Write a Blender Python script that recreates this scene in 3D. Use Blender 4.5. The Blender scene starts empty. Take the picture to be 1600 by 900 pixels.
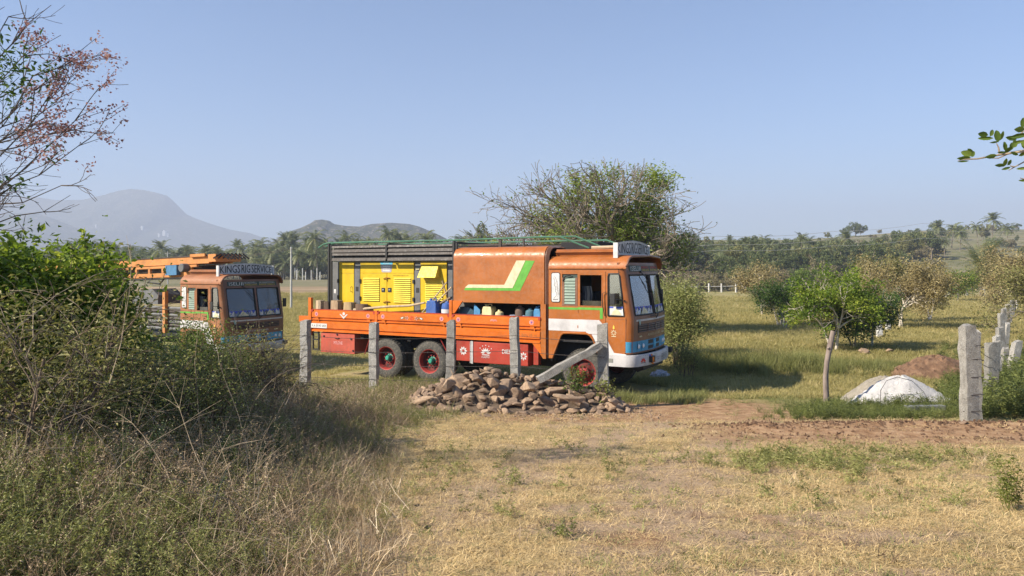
import bpy, bmesh, math, random
import numpy as np
from mathutils import Vector, Matrix

# ------------------------------------------------------------------ camera, world, sun, exposure
C = bpy.context.scene.collection
scene = bpy.context.scene
F_PX = 1155.0            # focal length in photograph pixels (1600 wide)
CAM_Z = 2.81
HZ = 419.0               # row of the horizon
cam_data = bpy.data.cameras.new('camera')
cam_data.sensor_width = 36.0
cam_data.lens = F_PX / 1600 * 36
cam_data.shift_y = -(450 - HZ) / 1600
cam_data.clip_start = 0.05
cam_data.clip_end = 20000
cam = bpy.data.objects.new('camera', cam_data)
C.objects.link(cam)
cam.location = (0, 0, CAM_Z)
cam.rotation_euler = (math.radians(90), 0, 0)
scene.camera = cam

SUN_DIR = Vector((-0.925, -0.38, 0)).normalized()
SUN_EL = math.radians(35)
SUN_ROT = math.atan2(SUN_DIR.x, SUN_DIR.y)
world = bpy.data.worlds.new("World")
scene.world = world
world.use_nodes = True
wn = world.node_tree
bg = wn.nodes['Background']
sky = wn.nodes.new('ShaderNodeTexSky')
sky.sky_type = 'NISHITA'
sky.sun_disc = False
sky.sun_elevation = SUN_EL
sky.sun_rotation = SUN_ROT % (2 * math.pi)
sky.altitude = 300
sky.air_density = 1.0
sky.dust_density = 0.4
sky.ozone_density = 6.5
wn.links.new(sky.outputs[0], bg.inputs[0])
bg.inputs[1].default_value = 0.085
sd = bpy.data.lights.new('sun', 'SUN')
sd.energy = 5.0
sd.angle = math.radians(0.55)
sd.color = (1.0, 0.90, 0.75)
sun = bpy.data.objects.new('sun', sd)
C.objects.link(sun)
sv = Vector((SUN_DIR.x * math.cos(SUN_EL), SUN_DIR.y * math.cos(SUN_EL), math.sin(SUN_EL)))
sun.rotation_euler = sv.to_track_quat('Z', 'Y').to_euler()
sun.location = (-20, -10, 30)
vs = scene.view_settings
vs.view_transform = 'Standard'
vs.look = 'None'
vs.exposure = 1.02
vs.gamma = 1.0
scene.cycles.max_bounces = 8
scene.cycles.transparent_max_bounces = 24
scene.cycles.volume_bounces = 1
scene.render.film_transparent = False

# ------------------------------------------------------------------ helpers
def tag(o, label=None, cat=None, group=None, kind=None):
    if label: o['label'] = label
    if cat: o['category'] = cat
    if group: o['group'] = group
    if kind: o['kind'] = kind
    return o

def empty(name, loc=(0, 0, 0), rz=0, label=None, cat=None, group=None):
    o = bpy.data.objects.new(name, None)
    C.objects.link(o)
    o.location = loc
    o.rotation_euler = (0, 0, rz)
    o.empty_display_size = 0.2
    return tag(o, label, cat, group)

def link_mesh(name, me, parent=None, loc=None, rz=None):
    o = bpy.data.objects.new(name, me)
    C.objects.link(o)
    if parent: o.parent = parent
    if loc is not None: o.location = loc
    if rz is not None: o.rotation_euler = (0, 0, rz)
    return o

def copy_tree(o, parent=None):
    c = o.copy()
    C.objects.link(c)
    if parent is not None: c.parent = parent
    for ch in [x for x in o.children]:
        copy_tree(ch, c)
    return c

class MB:
    """collects shapes that become ONE mesh"""
    def __init__(self):
        self.v = []; self.f = []; self.m = []; self.smooth = []
    def add(self, vs_, fs_, m=0, smooth=False):
        n = len(self.v)
        self.v.extend([tuple(p) for p in vs_])
        for f in fs_:
            self.f.append(tuple(i + n for i in f)); self.m.append(m); self.smooth.append(smooth)
        return self
    def box(self, x0, x1, y0, y1, z0, z1, m=0):
        v = [(x0,y0,z0),(x1,y0,z0),(x1,y1,z0),(x0,y1,z0),(x0,y0,z1),(x1,y0,z1),(x1,y1,z1),(x0,y1,z1)]
        f = [(3,2,1,0),(4,5,6,7),(0,1,5,4),(1,2,6,5),(2,3,7,6),(3,0,4,7)]
        return self.add(v, f, m)
    def prism(self, poly, y0, y1, m=0):
        """poly in (x,z), extruded along y"""
        n = len(poly)
        v = [(x, y0, z) for x, z in poly] + [(x, y1, z) for x, z in poly]
        f = [tuple(range(n)), tuple(range(2*n-1, n-1, -1))]
        for i in range(n):
            j = (i + 1) % n
            f.append((j, i, i + n, j + n))
        return self.add(v, f, m)
    def prism_x(self, poly, x0, x1, m=0, smooth=False):
        """poly in (y,z), extruded along x"""
        n = len(poly)
        v = [(x0, y, z) for y, z in poly] + [(x1, y, z) for y, z in poly]
        self.add(v, [tuple(range(n)), tuple(range(2*n-1, n-1, -1))], m)
        f = []
        b = len(self.v) - 2 * n
        for i in range(n):
            j = (i + 1) % n
            self.f.append((b+j, b+i, b+i+n, b+j+n)); self.m.append(m); self.smooth.append(smooth)
        return self
    def tube(self, pts, r, n=6, m=0, caps=True, smooth=True):
        pts = [Vector(p) for p in pts]
        rs = r if hasattr(r, '__len__') else [r] * len(pts)
        vs_ = []; fs_ = []
        up = Vector((0.13, 0.21, 1)).normalized()
        for i, p in enumerate(pts):
            d = (pts[min(i+1, len(pts)-1)] - pts[max(i-1, 0)])
            if d.length < 1e-9: d = Vector((0,0,1))
            d.normalize()
            a = d.cross(up)
            if a.length < 1e-3: a = d.cross(Vector((1,0,0)))
            a.normalize(); b = d.cross(a)
            for k in range(n):
                t = 2 * math.pi * k / n
                vs_.append(p + (a * math.cos(t) + b * math.sin(t)) * rs[i])
        for i in range(len(pts) - 1):
            for k in range(n):
                k2 = (k + 1) % n
                fs_.append((i*n+k, i*n+k2, (i+1)*n+k2, (i+1)*n+k))
        self.add(vs_, fs_, m, smooth)
        if caps:
            self.add(vs_[:n], [tuple(range(n-1, -1, -1))], m)
            self.add(vs_[-n:], [tuple(range(n))], m)
        return self
    def lathe(self, prof, center, axis='y', n=32, m=0, smooth=True, closed=False):
        """prof: (r, h) pairs, h along the axis"""
        vs_ = []; fs_ = []
        for (r, h) in prof:
            for k in range(n):
                t = 2 * math.pi * k / n
                a, b = r * math.cos(t), r * math.sin(t)
                if axis == 'y': p = (center[0]+a, center[1]+h, center[2]+b)
                elif axis == 'x': p = (center[0]+h, center[1]+a, center[2]+b)
                else: p = (center[0]+a, center[1]+b, center[2]+h)
                vs_.append(p)
        np_ = len(prof)
        for i in range(np_ if closed else np_ - 1):
            i2 = (i + 1) % np_
            for k in range(n):
                k2 = (k + 1) % n
                fs_.append((i*n+k, i*n+k2, i2*n+k2, i2*n+k))
        return self.add(vs_, fs_, m, smooth)
    def sheet(self, P, th, holes=(), m=0, smooth=False):
        """P[i][j] grid of points, th: offset vector per point or one vector; closed solid with open cells"""
        ni, nj = len(P), len(P[0])
        vs_ = []
        for i in range(ni):
            for j in range(nj): vs_.append(Vector(P[i][j]))
        for i in range(ni):
            for j in range(nj):
                t = th(i, j) if callable(th) else th
                vs_.append(Vector(P[i][j]) + Vector(t))
        N = ni * nj
        H = set(holes); fs_ = []
        cell = lambda i, j: 0 <= i < ni-1 and 0 <= j < nj-1 and (i, j) not in H
        ix = lambda i, j: i * nj + j
        for i in range(ni-1):
            for j in range(nj-1):
                if not cell(i, j): continue
                a, b, c, d = ix(i,j), ix(i,j+1), ix(i+1,j+1), ix(i+1,j)
                fs_.append((a,b,c,d)); fs_.append((d+N,c+N,b+N,a+N))
                if not cell(i-1,j): fs_.append((b,a,a+N,b+N))
                if not cell(i+1,j): fs_.append((d,c,c+N,d+N))
                if not cell(i,j-1): fs_.append((a,d,d+N,a+N))
                if not cell(i,j+1): fs_.append((c,b,b+N,c+N))
        return self.add(vs_, fs_, m, smooth)
    def mesh(self, name, mats):
        me = bpy.data.meshes.new(name)
        me.from_pydata(self.v, [], self.f)
        for mt in (mats if isinstance(mats, (list, tuple)) else [mats]): me.materials.append(mt)
        me.polygons.foreach_set('material_index', self.m)
        me.polygons.foreach_set('use_smooth', self.smooth)
        bm = bmesh.new(); bm.from_mesh(me)
        bmesh.ops.remove_doubles(bm, verts=bm.verts, dist=1e-5)
        bmesh.ops.recalc_face_normals(bm, faces=bm.faces)
        bm.to_mesh(me); bm.free()
        me.set_sharp_from_angle(angle=math.radians(38))
        me.update()
        return me
    def build_each(self, name, mats, parent=None, bevel=0):
        """one object for every separate piece"""
        par = list(range(len(self.v)))
        def find(a):
            while par[a] != a: par[a] = par[par[a]]; a = par[a]
            return a
        for f in self.f:
            for i in f[1:]: par[find(i)] = find(f[0])
        # pieces made of several abutting shapes share vertices only after welding
        key = {}
        for i, p in enumerate(self.v):
            k = tuple(round(c, 5) for c in p)
            if k in key: par[find(i)] = find(key[k])
            else: key[k] = i
        groups = {}
        for n, f in enumerate(self.f): groups.setdefault(find(f[0]), []).append(n)
        for g in groups.values():
            b = MB(); b.v = self.v
            b.f = [self.f[n] for n in g]; b.m = [self.m[n] for n in g]; b.smooth = [self.smooth[n] for n in g]
            used = sorted({i for f in b.f for i in f}); ix = {u: k for k, u in enumerate(used)}
            b.v = [self.v[u] for u in used]; b.f = [tuple(ix[i] for i in f) for f in b.f]
            b.build(name, mats, parent, bevel=bevel)
    def build(self, name, mats, parent=None, loc=None, rz=None, bevel=0):
        o = link_mesh(name, self.mesh(name, mats), parent, loc, rz)
        if bevel:
            b = o.modifiers.new('bevel', 'BEVEL'); b.width = bevel; b.segments = 2
            b.limit_method = 'ANGLE'; b.angle_limit = math.radians(40)
        return o

def np_mesh(name, verts, faces, mats, tint=None, midx=None, smooth=False):
    """verts (N,3), faces (M,k) arrays -> mesh, tint = per-vertex float"""
    verts = np.asarray(verts, dtype=np.float32); faces = np.asarray(faces, dtype=np.int32)
    me = bpy.data.meshes.new(name)
    M, k = faces.shape
    me.vertices.add(len(verts)); me.vertices.foreach_set('co', verts.ravel())
    me.loops.add(M * k); me.loops.foreach_set('vertex_index', faces.ravel())
    me.polygons.add(M)
    me.polygons.foreach_set('loop_start', np.arange(0, M * k, k, dtype=np.int32))
    me.polygons.foreach_set('loop_total', np.full(M, k, dtype=np.int32))
    me.polygons.foreach_set('use_smooth', np.full(M, smooth, dtype=bool))
    for mt in (mats if isinstance(mats, (list, tuple)) else [mats]): me.materials.append(mt)
    if midx is not None: me.polygons.foreach_set('material_index', np.asarray(midx, dtype=np.int32))
    if tint is not None:
        a = me.attributes.new('tint', 'FLOAT', 'POINT'); a.data.foreach_set('value', np.asarray(tint, dtype=np.float32))
    me.update(calc_edges=True)
    me.validate()
    return me

_txt_cache = {}
def text_geo(s):
    """verts (x,y) normalised to 0..1 in both directions, tris, from the built-in font"""
    if s in _txt_cache: return _txt_cache[s]
    cu = bpy.data.curves.new('lettering', 'FONT'); cu.body = s; cu.resolution_u = 2
    ob = bpy.data.objects.new('lettering', cu)
    C.objects.link(ob)
    dg = bpy.context.evaluated_depsgraph_get()
    me = bpy.data.meshes.new_from_object(ob.evaluated_get(dg))
    v = [(p.co.x, p.co.y) for p in me.vertices]; f = [tuple(p.vertices) for p in me.polygons]
    bpy.data.objects.remove(ob); bpy.data.curves.remove(cu); bpy.data.meshes.remove(me)
    xs = [p[0] for p in v]; ys = [p[1] for p in v]
    x0, x1, y0, y1 = min(xs), max(xs), min(ys), max(ys)
    v = [((x-x0)/(x1-x0), (y-y0)/(y1-y0)) for x, y in v]
    _txt_cache[s] = (v, f)
    return _txt_cache[s]

def put_text(mb, s, fn, m=0, bold=0.0):
    """fn(a,b) -> 3D point for a,b in 0..1"""
    v, f = text_geo(s)
    mb.add([fn(a, b) for a, b in v], f, m)
    if bold:
        mb.add([Vector(fn(a + bold, b)) + Vector((0,0,0.0005)) for a, b in v], f, m)

# ------------------------------------------------------------------ materials
def mat_new(name):
    m = bpy.data.materials.new(name); m.use_nodes = True
    nt = m.node_tree
    return m, nt, nt.nodes['Principled BSDF']
def N(nt, t, **kw):
    n = nt.nodes.new(t)
    for k, v in kw.items(): setattr(n, k, v)
    return n
def noise(nt, scale, detail=4, rough=0.55, coord='Object', vec=None):
    n = N(nt, 'ShaderNodeTexNoise'); n.inputs['Scale'].default_value = scale
    n.inputs['Detail'].default_value = detail; n.inputs['Roughness'].default_value = rough
    if vec is None:
        tc = N(nt, 'ShaderNodeTexCoord'); vec = tc.outputs[coord]
    nt.links.new(vec, n.inputs['Vector'])
    return n
def ramp(nt, fac, stops):
    r = N(nt, 'ShaderNodeValToRGB')
    el = r.color_ramp.elements
    el[0].position, el[0].color = stops[0][0], (*stops[0][1], 1)
    el[1].position, el[1].color = stops[-1][0], (*stops[-1][1], 1)
    for p, c in stops[1:-1]:
        e = el.new(p); e.color = (*c, 1)
    nt.links.new(fac, r.inputs[0])
    return r
def mix(nt, fac, a, b, blend='MIX'):
    n = N(nt, 'ShaderNodeMix', data_type='RGBA', blend_type=blend)
    for sock, val in ((n.inputs[0], fac), (n.inputs[6], a), (n.inputs[7], b)):
        if isinstance(val, (int, float)): sock.default_value = val
        elif isinstance(val, tuple): sock.default_value = (*val, 1)
        else: nt.links.new(val, sock)
    return n.outputs[2]
def bump(nt, height, strength=0.3, dist=0.02):
    b = N(nt, 'ShaderNodeBump'); b.inputs['Strength'].default_value = strength
    b.inputs['Distance'].default_value = dist
    nt.links.new(height, b.inputs['Height'])
    return b.outputs[0]

def paint(name, col, rough=0.45, dirt=0.35, dirtcol=(0.30, 0.22, 0.14), metal=0.0, scale=2.5, rust=0.0, coat=0.0):
    m, nt, p = mat_new(name)
    n1 = noise(nt, scale, 6, 0.6); n2 = noise(nt, scale * 9, 5, 0.65)
    dark = tuple(c * 0.72 for c in col); lite = tuple(min(1, c * 1.12 + .01) for c in col)
    r = ramp(nt, n1.outputs[0], [(0.3, dark), (0.5, col), (0.72, lite)])
    msk = ramp(nt, n2.outputs[0], [(0.45, (0,0,0)), (0.72, (1,1,1))])
    m1 = N(nt, 'ShaderNodeMath', operation='MULTIPLY'); nt.links.new(msk.outputs[0], m1.inputs[0]); m1.inputs[1].default_value = dirt
    c = mix(nt, m1.outputs[0], r.outputs[0], dirtcol)
    # streaks running down
    tc = N(nt, 'ShaderNodeTexCoord'); mp = N(nt, 'ShaderNodeMapping'); mp.inputs['Scale'].default_value = (14, 14, 0.9)
    nt.links.new(tc.outputs['Object'], mp.inputs[0])
    n3 = noise(nt, 1.0, 4, 0.6, vec=mp.outputs[0])
    st = ramp(nt, n3.outputs[0], [(0.52, (0,0,0)), (0.75, (1,1,1))])
    m2 = N(nt, 'ShaderNodeMath', operation='MULTIPLY'); nt.links.new(st.outputs[0], m2.inputs[0]); m2.inputs[1].default_value = dirt * 0.9
    c = mix(nt, m2.outputs[0], c, tuple(x * .6 for x in dirtcol))
    if rust:
        n4 = noise(nt, scale * 3.3, 8, 0.75)
        rr = ramp(nt, n4.outputs[0], [(0.62, (0,0,0)), (0.68, (1,1,1))])
        m3 = N(nt, 'ShaderNodeMath', operation='MULTIPLY'); nt.links.new(rr.outputs[0], m3.inputs[0]); m3.inputs[1].default_value = rust
        c = mix(nt, m3.outputs[0], c, (0.12, 0.045, 0.02))
    nt.links.new(c, p.inputs['Base Color'])
    rg = ramp(nt, n2.outputs[0], [(0.3, (rough-.1,)*3), (0.7, (min(1, rough+.25),)*3)])
    nt.links.new(rg.outputs[0], p.inputs['Roughness'])
    p.inputs['Metallic'].default_value = metal; p.inputs['Specular IOR Level'].default_value = 0.35
    if coat: p.inputs['Coat Weight'].default_value = coat
    nd = noise(nt, 1.1, 2, .5); ad_ = N(nt, 'ShaderNodeMath', operation='ADD'); nt.links.new(n1.outputs[0], ad_.inputs[0]); nt.links.new(nd.outputs[0], ad_.inputs[1])
    nt.links.new(bump(nt, ad_.outputs[0], 0.25, 0.06), p.inputs['Normal'])
    return m

def leafmat(name, stops, trans=0.35, rough=0.55, attr=True, gloss=0.25, instancer=False):
    """colour by the leaf's own tint attribute, light passes through the leaf"""
    m, nt, p = mat_new(name)
    at = N(nt, 'ShaderNodeAttribute'); at.attribute_name = 'tint'
    if instancer: at.attribute_type = 'INSTANCER'
    nz = noise(nt, 3.0, 3, coord='Object')
    ad = N(nt, 'ShaderNodeMath', operation='MULTIPLY_ADD')
    nt.links.new(nz.outputs[0], ad.inputs[0]); ad.inputs[1].default_value = 0.3
    nt.links.new(at.outputs['Fac'], ad.inputs[2])
    sb = N(nt, 'ShaderNodeMath', operation='SUBTRACT'); nt.links.new(ad.outputs[0], sb.inputs[0]); sb.inputs[1].default_value = 0.15
    r = ramp(nt, sb.outputs[0], stops)
    nt.links.new(r.outputs[0], p.inputs['Base Color'])
    p.inputs['Roughness'].default_value = rough
    p.inputs['Specular IOR Level'].default_value = gloss
    tr = N(nt, 'ShaderNodeBsdfTranslucent')
    tcol = mix(nt, 0.5, r.outputs[0], (1.0, 1.0, 0.35), 'MULTIPLY')
    nt.links.new(tcol, tr.inputs[0])
    ms = N(nt, 'ShaderNodeMixShader'); ms.inputs[0].default_value = trans
    nt.links.new(p.outputs[0], ms.inputs[1]); nt.links.new(tr.outputs[0], ms.inputs[2])
    nt.links.new(ms.outputs[0], nt.nodes['Material Output'].inputs[0])
    return m

def bark(name, a, b, scale=12):
    m, nt, p = mat_new(name)
    tc = N(nt, 'ShaderNodeTexCoord'); mp = N(nt, 'ShaderNodeMapping'); mp.inputs['Scale'].default_value = (scale, scale, scale * .25)
    nt.links.new(tc.outputs['Object'], mp.inputs[0])
    n = noise(nt, 1, 6, .65, vec=mp.outputs[0])
    r = ramp(nt, n.outputs[0], [(0.3, a), (0.7, b)])
    nt.links.new(r.outputs[0], p.inputs['Base Color']); p.inputs['Roughness'].default_value = 0.9
    nt.links.new(bump(nt, n.outputs[0], 0.6, 0.02), p.inputs['Normal'])
    return m

def stonemat(name, stops, scale=6, speck=0.5, bmp=0.5):
    m, nt, p = mat_new(name)
    oi = N(nt, 'ShaderNodeObjectInfo')
    tc = N(nt, 'ShaderNodeTexCoord'); ad = N(nt, 'ShaderNodeVectorMath', operation='ADD')
    mulr = N(nt, 'ShaderNodeMath', operation='MULTIPLY'); nt.links.new(oi.outputs['Random'], mulr.inputs[0]); mulr.inputs[1].default_value = 37
    nt.links.new(tc.outputs['Object'], ad.inputs[0]); nt.links.new(mulr.outputs[0], ad.inputs[1])
    n = noise(nt, scale, 8, .65, vec=ad.outputs[0])
    mm = N(nt, 'ShaderNodeMath', operation='MULTIPLY_ADD'); nt.links.new(oi.outputs['Random'], mm.inputs[0]); mm.inputs[1].default_value = 0.30
    nt.links.new(n.outputs[0], mm.inputs[2])
    sb = N(nt, 'ShaderNodeMath', operation='SUBTRACT'); nt.links.new(mm.outputs[0], sb.inputs[0]); sb.inputs[1].default_value = 0.15
    r = ramp(nt, sb.outputs[0], stops)
    n2 = noise(nt, scale * 14, 3, .6, vec=ad.outputs[0])
    sp = ramp(nt, n2.outputs[0], [(0.35, (0.45,)*3), (0.5, (1,)*3), (0.7, (1.35,)*3)])
    c = mix(nt, speck, r.outputs[0], sp.outputs[0], 'MULTIPLY')
    nt.links.new(c, p.inputs['Base Color']); p.inputs['Roughness'].default_value = 0.92
    a2 = N(nt, 'ShaderNodeMath', operation='ADD'); nt.links.new(n.outputs[0], a2.inputs[0]); nt.links.new(n2.outputs[0], a2.inputs[1])
    nt.links.new(bump(nt, a2.outputs[0], bmp, 0.03), p.inputs['Normal'])
    return m

def flat(name, col, rough=0.6, metal=0, spec=0.5):
    m, nt, p = mat_new(name)
    n = noise(nt, 7, 5, .6)
    r = ramp(nt, n.outputs[0], [(0.3, tuple(c*.78 for c in col)), (0.7, tuple(min(1, c*1.15) for c in col))])
    nt.links.new(r.outputs[0], p.inputs['Base Color']); p.inputs['Roughness'].default_value = rough
    p.inputs['Metallic'].default_value = metal; p.inputs['Specular IOR Level'].default_value = spec
    return m

def glassmat(name, tint=(0.75, 0.8, 0.78), refl=0.12, dust=0.10):
    m, nt, p = mat_new(name)
    tr = N(nt, 'ShaderNodeBsdfTransparent'); tr.inputs[0].default_value = (*tint, 1)
    gl = N(nt, 'ShaderNodeBsdfGlossy'); gl.inputs['Roughness'].default_value = 0.03; gl.inputs[0].default_value = (.9, .95, 1, 1)
    fr = N(nt, 'ShaderNodeFresnel'); fr.inputs[0].default_value = 1.6
    ad = N(nt, 'ShaderNodeMath', operation='ADD', use_clamp=True); nt.links.new(fr.outputs[0], ad.inputs[0]); ad.inputs[1].default_value = refl
    ms = N(nt, 'ShaderNodeMixShader'); nt.links.new(ad.outputs[0], ms.inputs[0])
    nt.links.new(tr.outputs[0], ms.inputs[1]); nt.links.new(gl.outputs[0], ms.inputs[2])
    df = N(nt, 'ShaderNodeBsdfDiffuse'); df.inputs[0].default_value = (0.5, 0.45, 0.38, 1)
    nz = noise(nt, 3, 6, .6)
    rr = ramp(nt, nz.outputs[0], [(0.35, (dust*.5,)*3), (0.75, (dust*2,)*3)])
    m2 = N(nt, 'ShaderNodeMixShader'); nt.links.new(rr.outputs[0], m2.inputs[0])
    nt.links.new(ms.outputs[0], m2.inputs[1]); nt.links.new(df.outputs[0], m2.inputs[2])
    nt.links.new(m2.outputs[0], nt.nodes['Material Output'].inputs[0])
    return m

M = {}
M['cab'] = paint('cab_brown_paint', (0.36, 0.108, 0.018), 0.34, 0.16, scale=1.6, rust=.35, coat=0.18)
M['cab2'] = paint('old_cab_brown_paint', (0.30, 0.115, 0.045), 0.5, 0.3, scale=1.6)
M['front'] = paint('cab_front_shaded_brown', (0.19, 0.085, 0.05), 0.42, 0.25, coat=0.15)  # darker than the side paint: shade of the front put into the colour
M['orange'] = paint('bed_orange_paint', (0.56, 0.120, 0.004), 0.42, 0.2, dirtcol=(.38, .13, .03))
M['orange2'] = paint('mast_orange_paint', (0.56, 0.22, 0.055), 0.6, 0.5, rust=0.8)
M['yellow'] = paint('compressor_yellow_paint', (0.56, 0.37, 0.005), 0.42, 0.08, dirtcol=(.5, .35, .05))
M['yellowl'] = paint('pale_yellow_paint', (0.74, 0.60, 0.07), 0.5, 0.05, dirtcol=(.5, .35, .05))
M['grey'] = paint('grey_panel_paint', (0.12, 0.125, 0.13), 0.5, 0.2)
M['black'] = flat('black_steel', (0.012, 0.011, 0.011), 0.55)
M['slat'] = paint('dusty_black_steel', (0.045, 0.036, 0.032), 0.5, 0.35, dirtcol=(.16, .13, .10))
M['dark'] = flat('dark_interior', (0.016, 0.016, 0.018), 0.9)
M['red'] = paint('red_box_paint', (0.36, 0.034, 0.018), 0.5, 0.35, dirtcol=(.28, .10, .05))
M['redl'] = paint('faded_red_paint', (0.42, 0.07, 0.04), 0.6, 0.4, dirtcol=(.30, .13, .08))
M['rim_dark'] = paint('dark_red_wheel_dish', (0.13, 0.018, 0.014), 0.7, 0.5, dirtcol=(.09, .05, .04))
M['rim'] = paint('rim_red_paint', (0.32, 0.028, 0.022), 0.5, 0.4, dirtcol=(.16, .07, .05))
M['hub'] = flat('hub_green', (0.03, 0.30, 0.20), 0.5)
M['tyre'] = paint('dusty_tyre_rubber', (0.055, 0.052, 0.046), 0.85, 0.8, dirtcol=(.19, .17, .135))
M['white'] = paint('white_paint', (0.54, 0.52, 0.51), 0.5, 0.18, dirtcol=(.45, .40, .34))
M['print_white'] = flat('white_print', (0.56, 0.55, 0.53), 0.6)
M['print_black'] = flat('black_print', (0.02, 0.018, 0.016), 0.6)
M['print_red'] = flat('red_print', (0.62, 0.05, 0.03), 0.6)
M['print_brown'] = flat('brown_print', (0.25, 0.10, 0.02), 0.6)
M['print_yellow'] = flat('yellow_print', (0.75, 0.50, 0.06), 0.6)
M['cream'] = flat('cream_print', (0.60, 0.54, 0.34), 0.5)
M['green'] = flat('green_print', (0.10, 0.34, 0.035), 0.5)
M['blue'] = paint('cab_blue_paint', (0.045, 0.27, 0.45), 0.45, 0.2)
M['print_blue'] = flat('blue_print', (0.05, 0.08, 0.40), 0.5)
M['cyan'] = flat('sky_blue_print', (0.08, 0.42, 0.62), 0.5)
M['violet'] = flat('grey_violet_print', (0.36, 0.33, 0.37), 0.5)
M['pink'] = flat('pink_print', (0.70, 0.35, 0.34), 0.6)
M['rail'] = paint('green_rail_paint', (0.06, 0.17, 0.11), 0.45, 0.2)
M['glass'] = glassmat('window_glass', (.62,.70,.66), .22, .04)
M['glass_dark'] = glassmat('dark_window_glass', (0.14, 0.17, 0.18), 0.05, 0.06)
M['rubber'] = flat('black_rubber', (0.014, 0.014, 0.014), 0.6)
M['seat'] = flat('seat_cloth', (0.06, 0.07, 0.10), 0.9)
M['shutter'] = flat('shutter_green', (0.20, 0.27, 0.21), 0.6)
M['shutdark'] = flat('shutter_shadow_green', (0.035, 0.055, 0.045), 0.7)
M['wood'] = bark('cut_wood', (0.20, 0.12, 0.07), (0.42, 0.31, 0.19), 9)
M['wood_pole'] = bark('bamboo_pole', (0.30, 0.21, 0.13), (0.55, 0.44, 0.28), 9)
M['chrome'] = flat('worn_metal', (0.45, 0.45, 0.44), 0.35, 0.8)
M['lamp'] = flat('lamp_glass', (0.75, 0.78, 0.78), 0.12)
M['amber'] = flat('amber_lens', (0.75, 0.20, 0.03), 0.25)
M['drum_blue'] = paint('blue_plastic', (0.035, 0.10, 0.33), 0.45, 0.25, dirtcol=(.2, .22, .3))
M['can_blue'] = paint('pale_blue_plastic', (0.06, 0.25, 0.48), 0.45, 0.2)
M['can_cream'] = paint('cream_plastic', (0.70, 0.60, 0.32), 0.5, 0.2)
M['steel_wire'] = flat('rusted_wire', (0.10, 0.085, 0.075), 0.6, 0.5)
M['granite'] = stonemat('granite_post', [(0.2, (0.20, 0.185, 0.16)), (0.5, (0.37, 0.35, 0.31)), (0.8, (0.53, 0.50, 0.45))], 7, 0.95, 1.0)
M['granite_w'] = stonemat('whitewashed_post', [(0.2, (0.45, 0.43, 0.39)), (0.8, (0.72, 0.70, 0.66))], 5, 0.5, 0.4)
M['rock'] = stonemat('broken_rock', [(0.15, (0.12, 0.08, 0.055)), (0.40, (0.27, 0.185, 0.125)), (0.62, (0.41, 0.285, 0.185)), (0.85, (0.55, 0.41, 0.27))], 4.5, 0.5, 0.6)
M['sand'] = stonemat('pale_sand', [(0.3, (0.55, 0.53, 0.50)), (0.7, (0.74, 0.71, 0.68))], 9, 0.75, 1.0)
M['sand2'] = stonemat('buff_sand', [(0.3, (0.42, 0.37, 0.28)), (0.7, (0.60, 0.53, 0.42))], 14, 0.8, 1.0)
M['soil'] = stonemat('red_soil', [(0.25, (0.13, 0.07, 0.04)), (0.5, (0.24, 0.135, 0.075)), (0.75, (0.36, 0.225, 0.13))], 7, 0.6, 0.9)
M['concrete'] = flat('concrete_pole', (0.42, 0.41, 0.38), 0.9)
M['bag'] = flat('crumpled_plastic', (0.40, 0.40, 0.44), 0.4)

# ------------------------------------------------------------------ ground
def sst(a, b, x):
    t = np.clip((x - a) / (b - a), 0, 1)
    return t * t * (3 - 2 * t)

_rng = np.random.RandomState(5)
_waves = [(_rng.uniform(-1, 1), _rng.uniform(-1, 1), _rng.uniform(0, 6.28)) for _ in range(24)]
def wob(x, y, s):
    """cheap smooth noise in -1..1"""
    r = 0
    for i, (a, b, p) in enumerate(_waves):
        k = (1 + i * .35) * s
        r = r + np.sin((a * x + b * y) * k + p + 1.7 * np.sin((b * x - a * y) * k * .6 + p)) / (1 + i * .25)
    return r / 7.0

def gz(x, y):
    x = np.asarray(x, float); y = np.asarray(y, float)
    base = np.interp(y, [-60, 0, 3.8, 8, 11.7, 14, 16.5, 22], [1.6, 1.32, 1.21, .77, .36, .16, 0.0, 0.0])
    ang = x / np.maximum(y, 4)
    R = sst(0.0, 0.2, ang)
    right = np.interp(y, [16, 27, 40, 50, 83, 125, 140, 200, 300, 420, 900], [0, -.1, -.3, -.4, -.8, -1.3, -1.1, 2.0, 10.0, 19.0, 19.0])
    lift = sst(.35, .62, ang) * np.interp(y, [135, 250, 420], [0, 3, 6])
    right = right + np.where(y > 125, lift, 0)
    left = np.interp(y, [16, 21, 26, 1500], [0, -.06, -.45, -.5])
    left = np.maximum(left + sst(-3.5, -7.5, x) * np.interp(y, [15, 21, 30], [0, -.42, 0]), -.49)
    far = right * R + left * (1 - R)
    z = base + np.where(y > 16, far, 0)
    z = z + 0.035 * wob(x, y, 1.1) * sst(2, 6, y) + 0.02 * wob(x + 9, y, 4.0) * sst(60, 20, y)
    # bank of soil under the left thicket
    z = z + 0.25 * sst(-1.2, -4.5, x) * sst(14, 9, y) * sst(1, 3, y)
    # wheel ruts / disturbed soil on the right
    soil = sst(11.6, 10.9, np.abs(y - 0) ) * 0
    rut = np.exp(-((y - 10.3 - .25 * np.sin(x * .7)) / .28) ** 2) * sst(2.2, 4, x)
    rid = np.exp(-((y - 11.25 - .12 * np.sin(x * 1.3)) / .25) ** 2) * sst(2.6, 4.2, x)
    z = z - 0.05 * rut + (0.06 + .03 * wob(x, y, 5)) * rid
    return z

def gzs(x, y): return float(gz(x, y))

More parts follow.
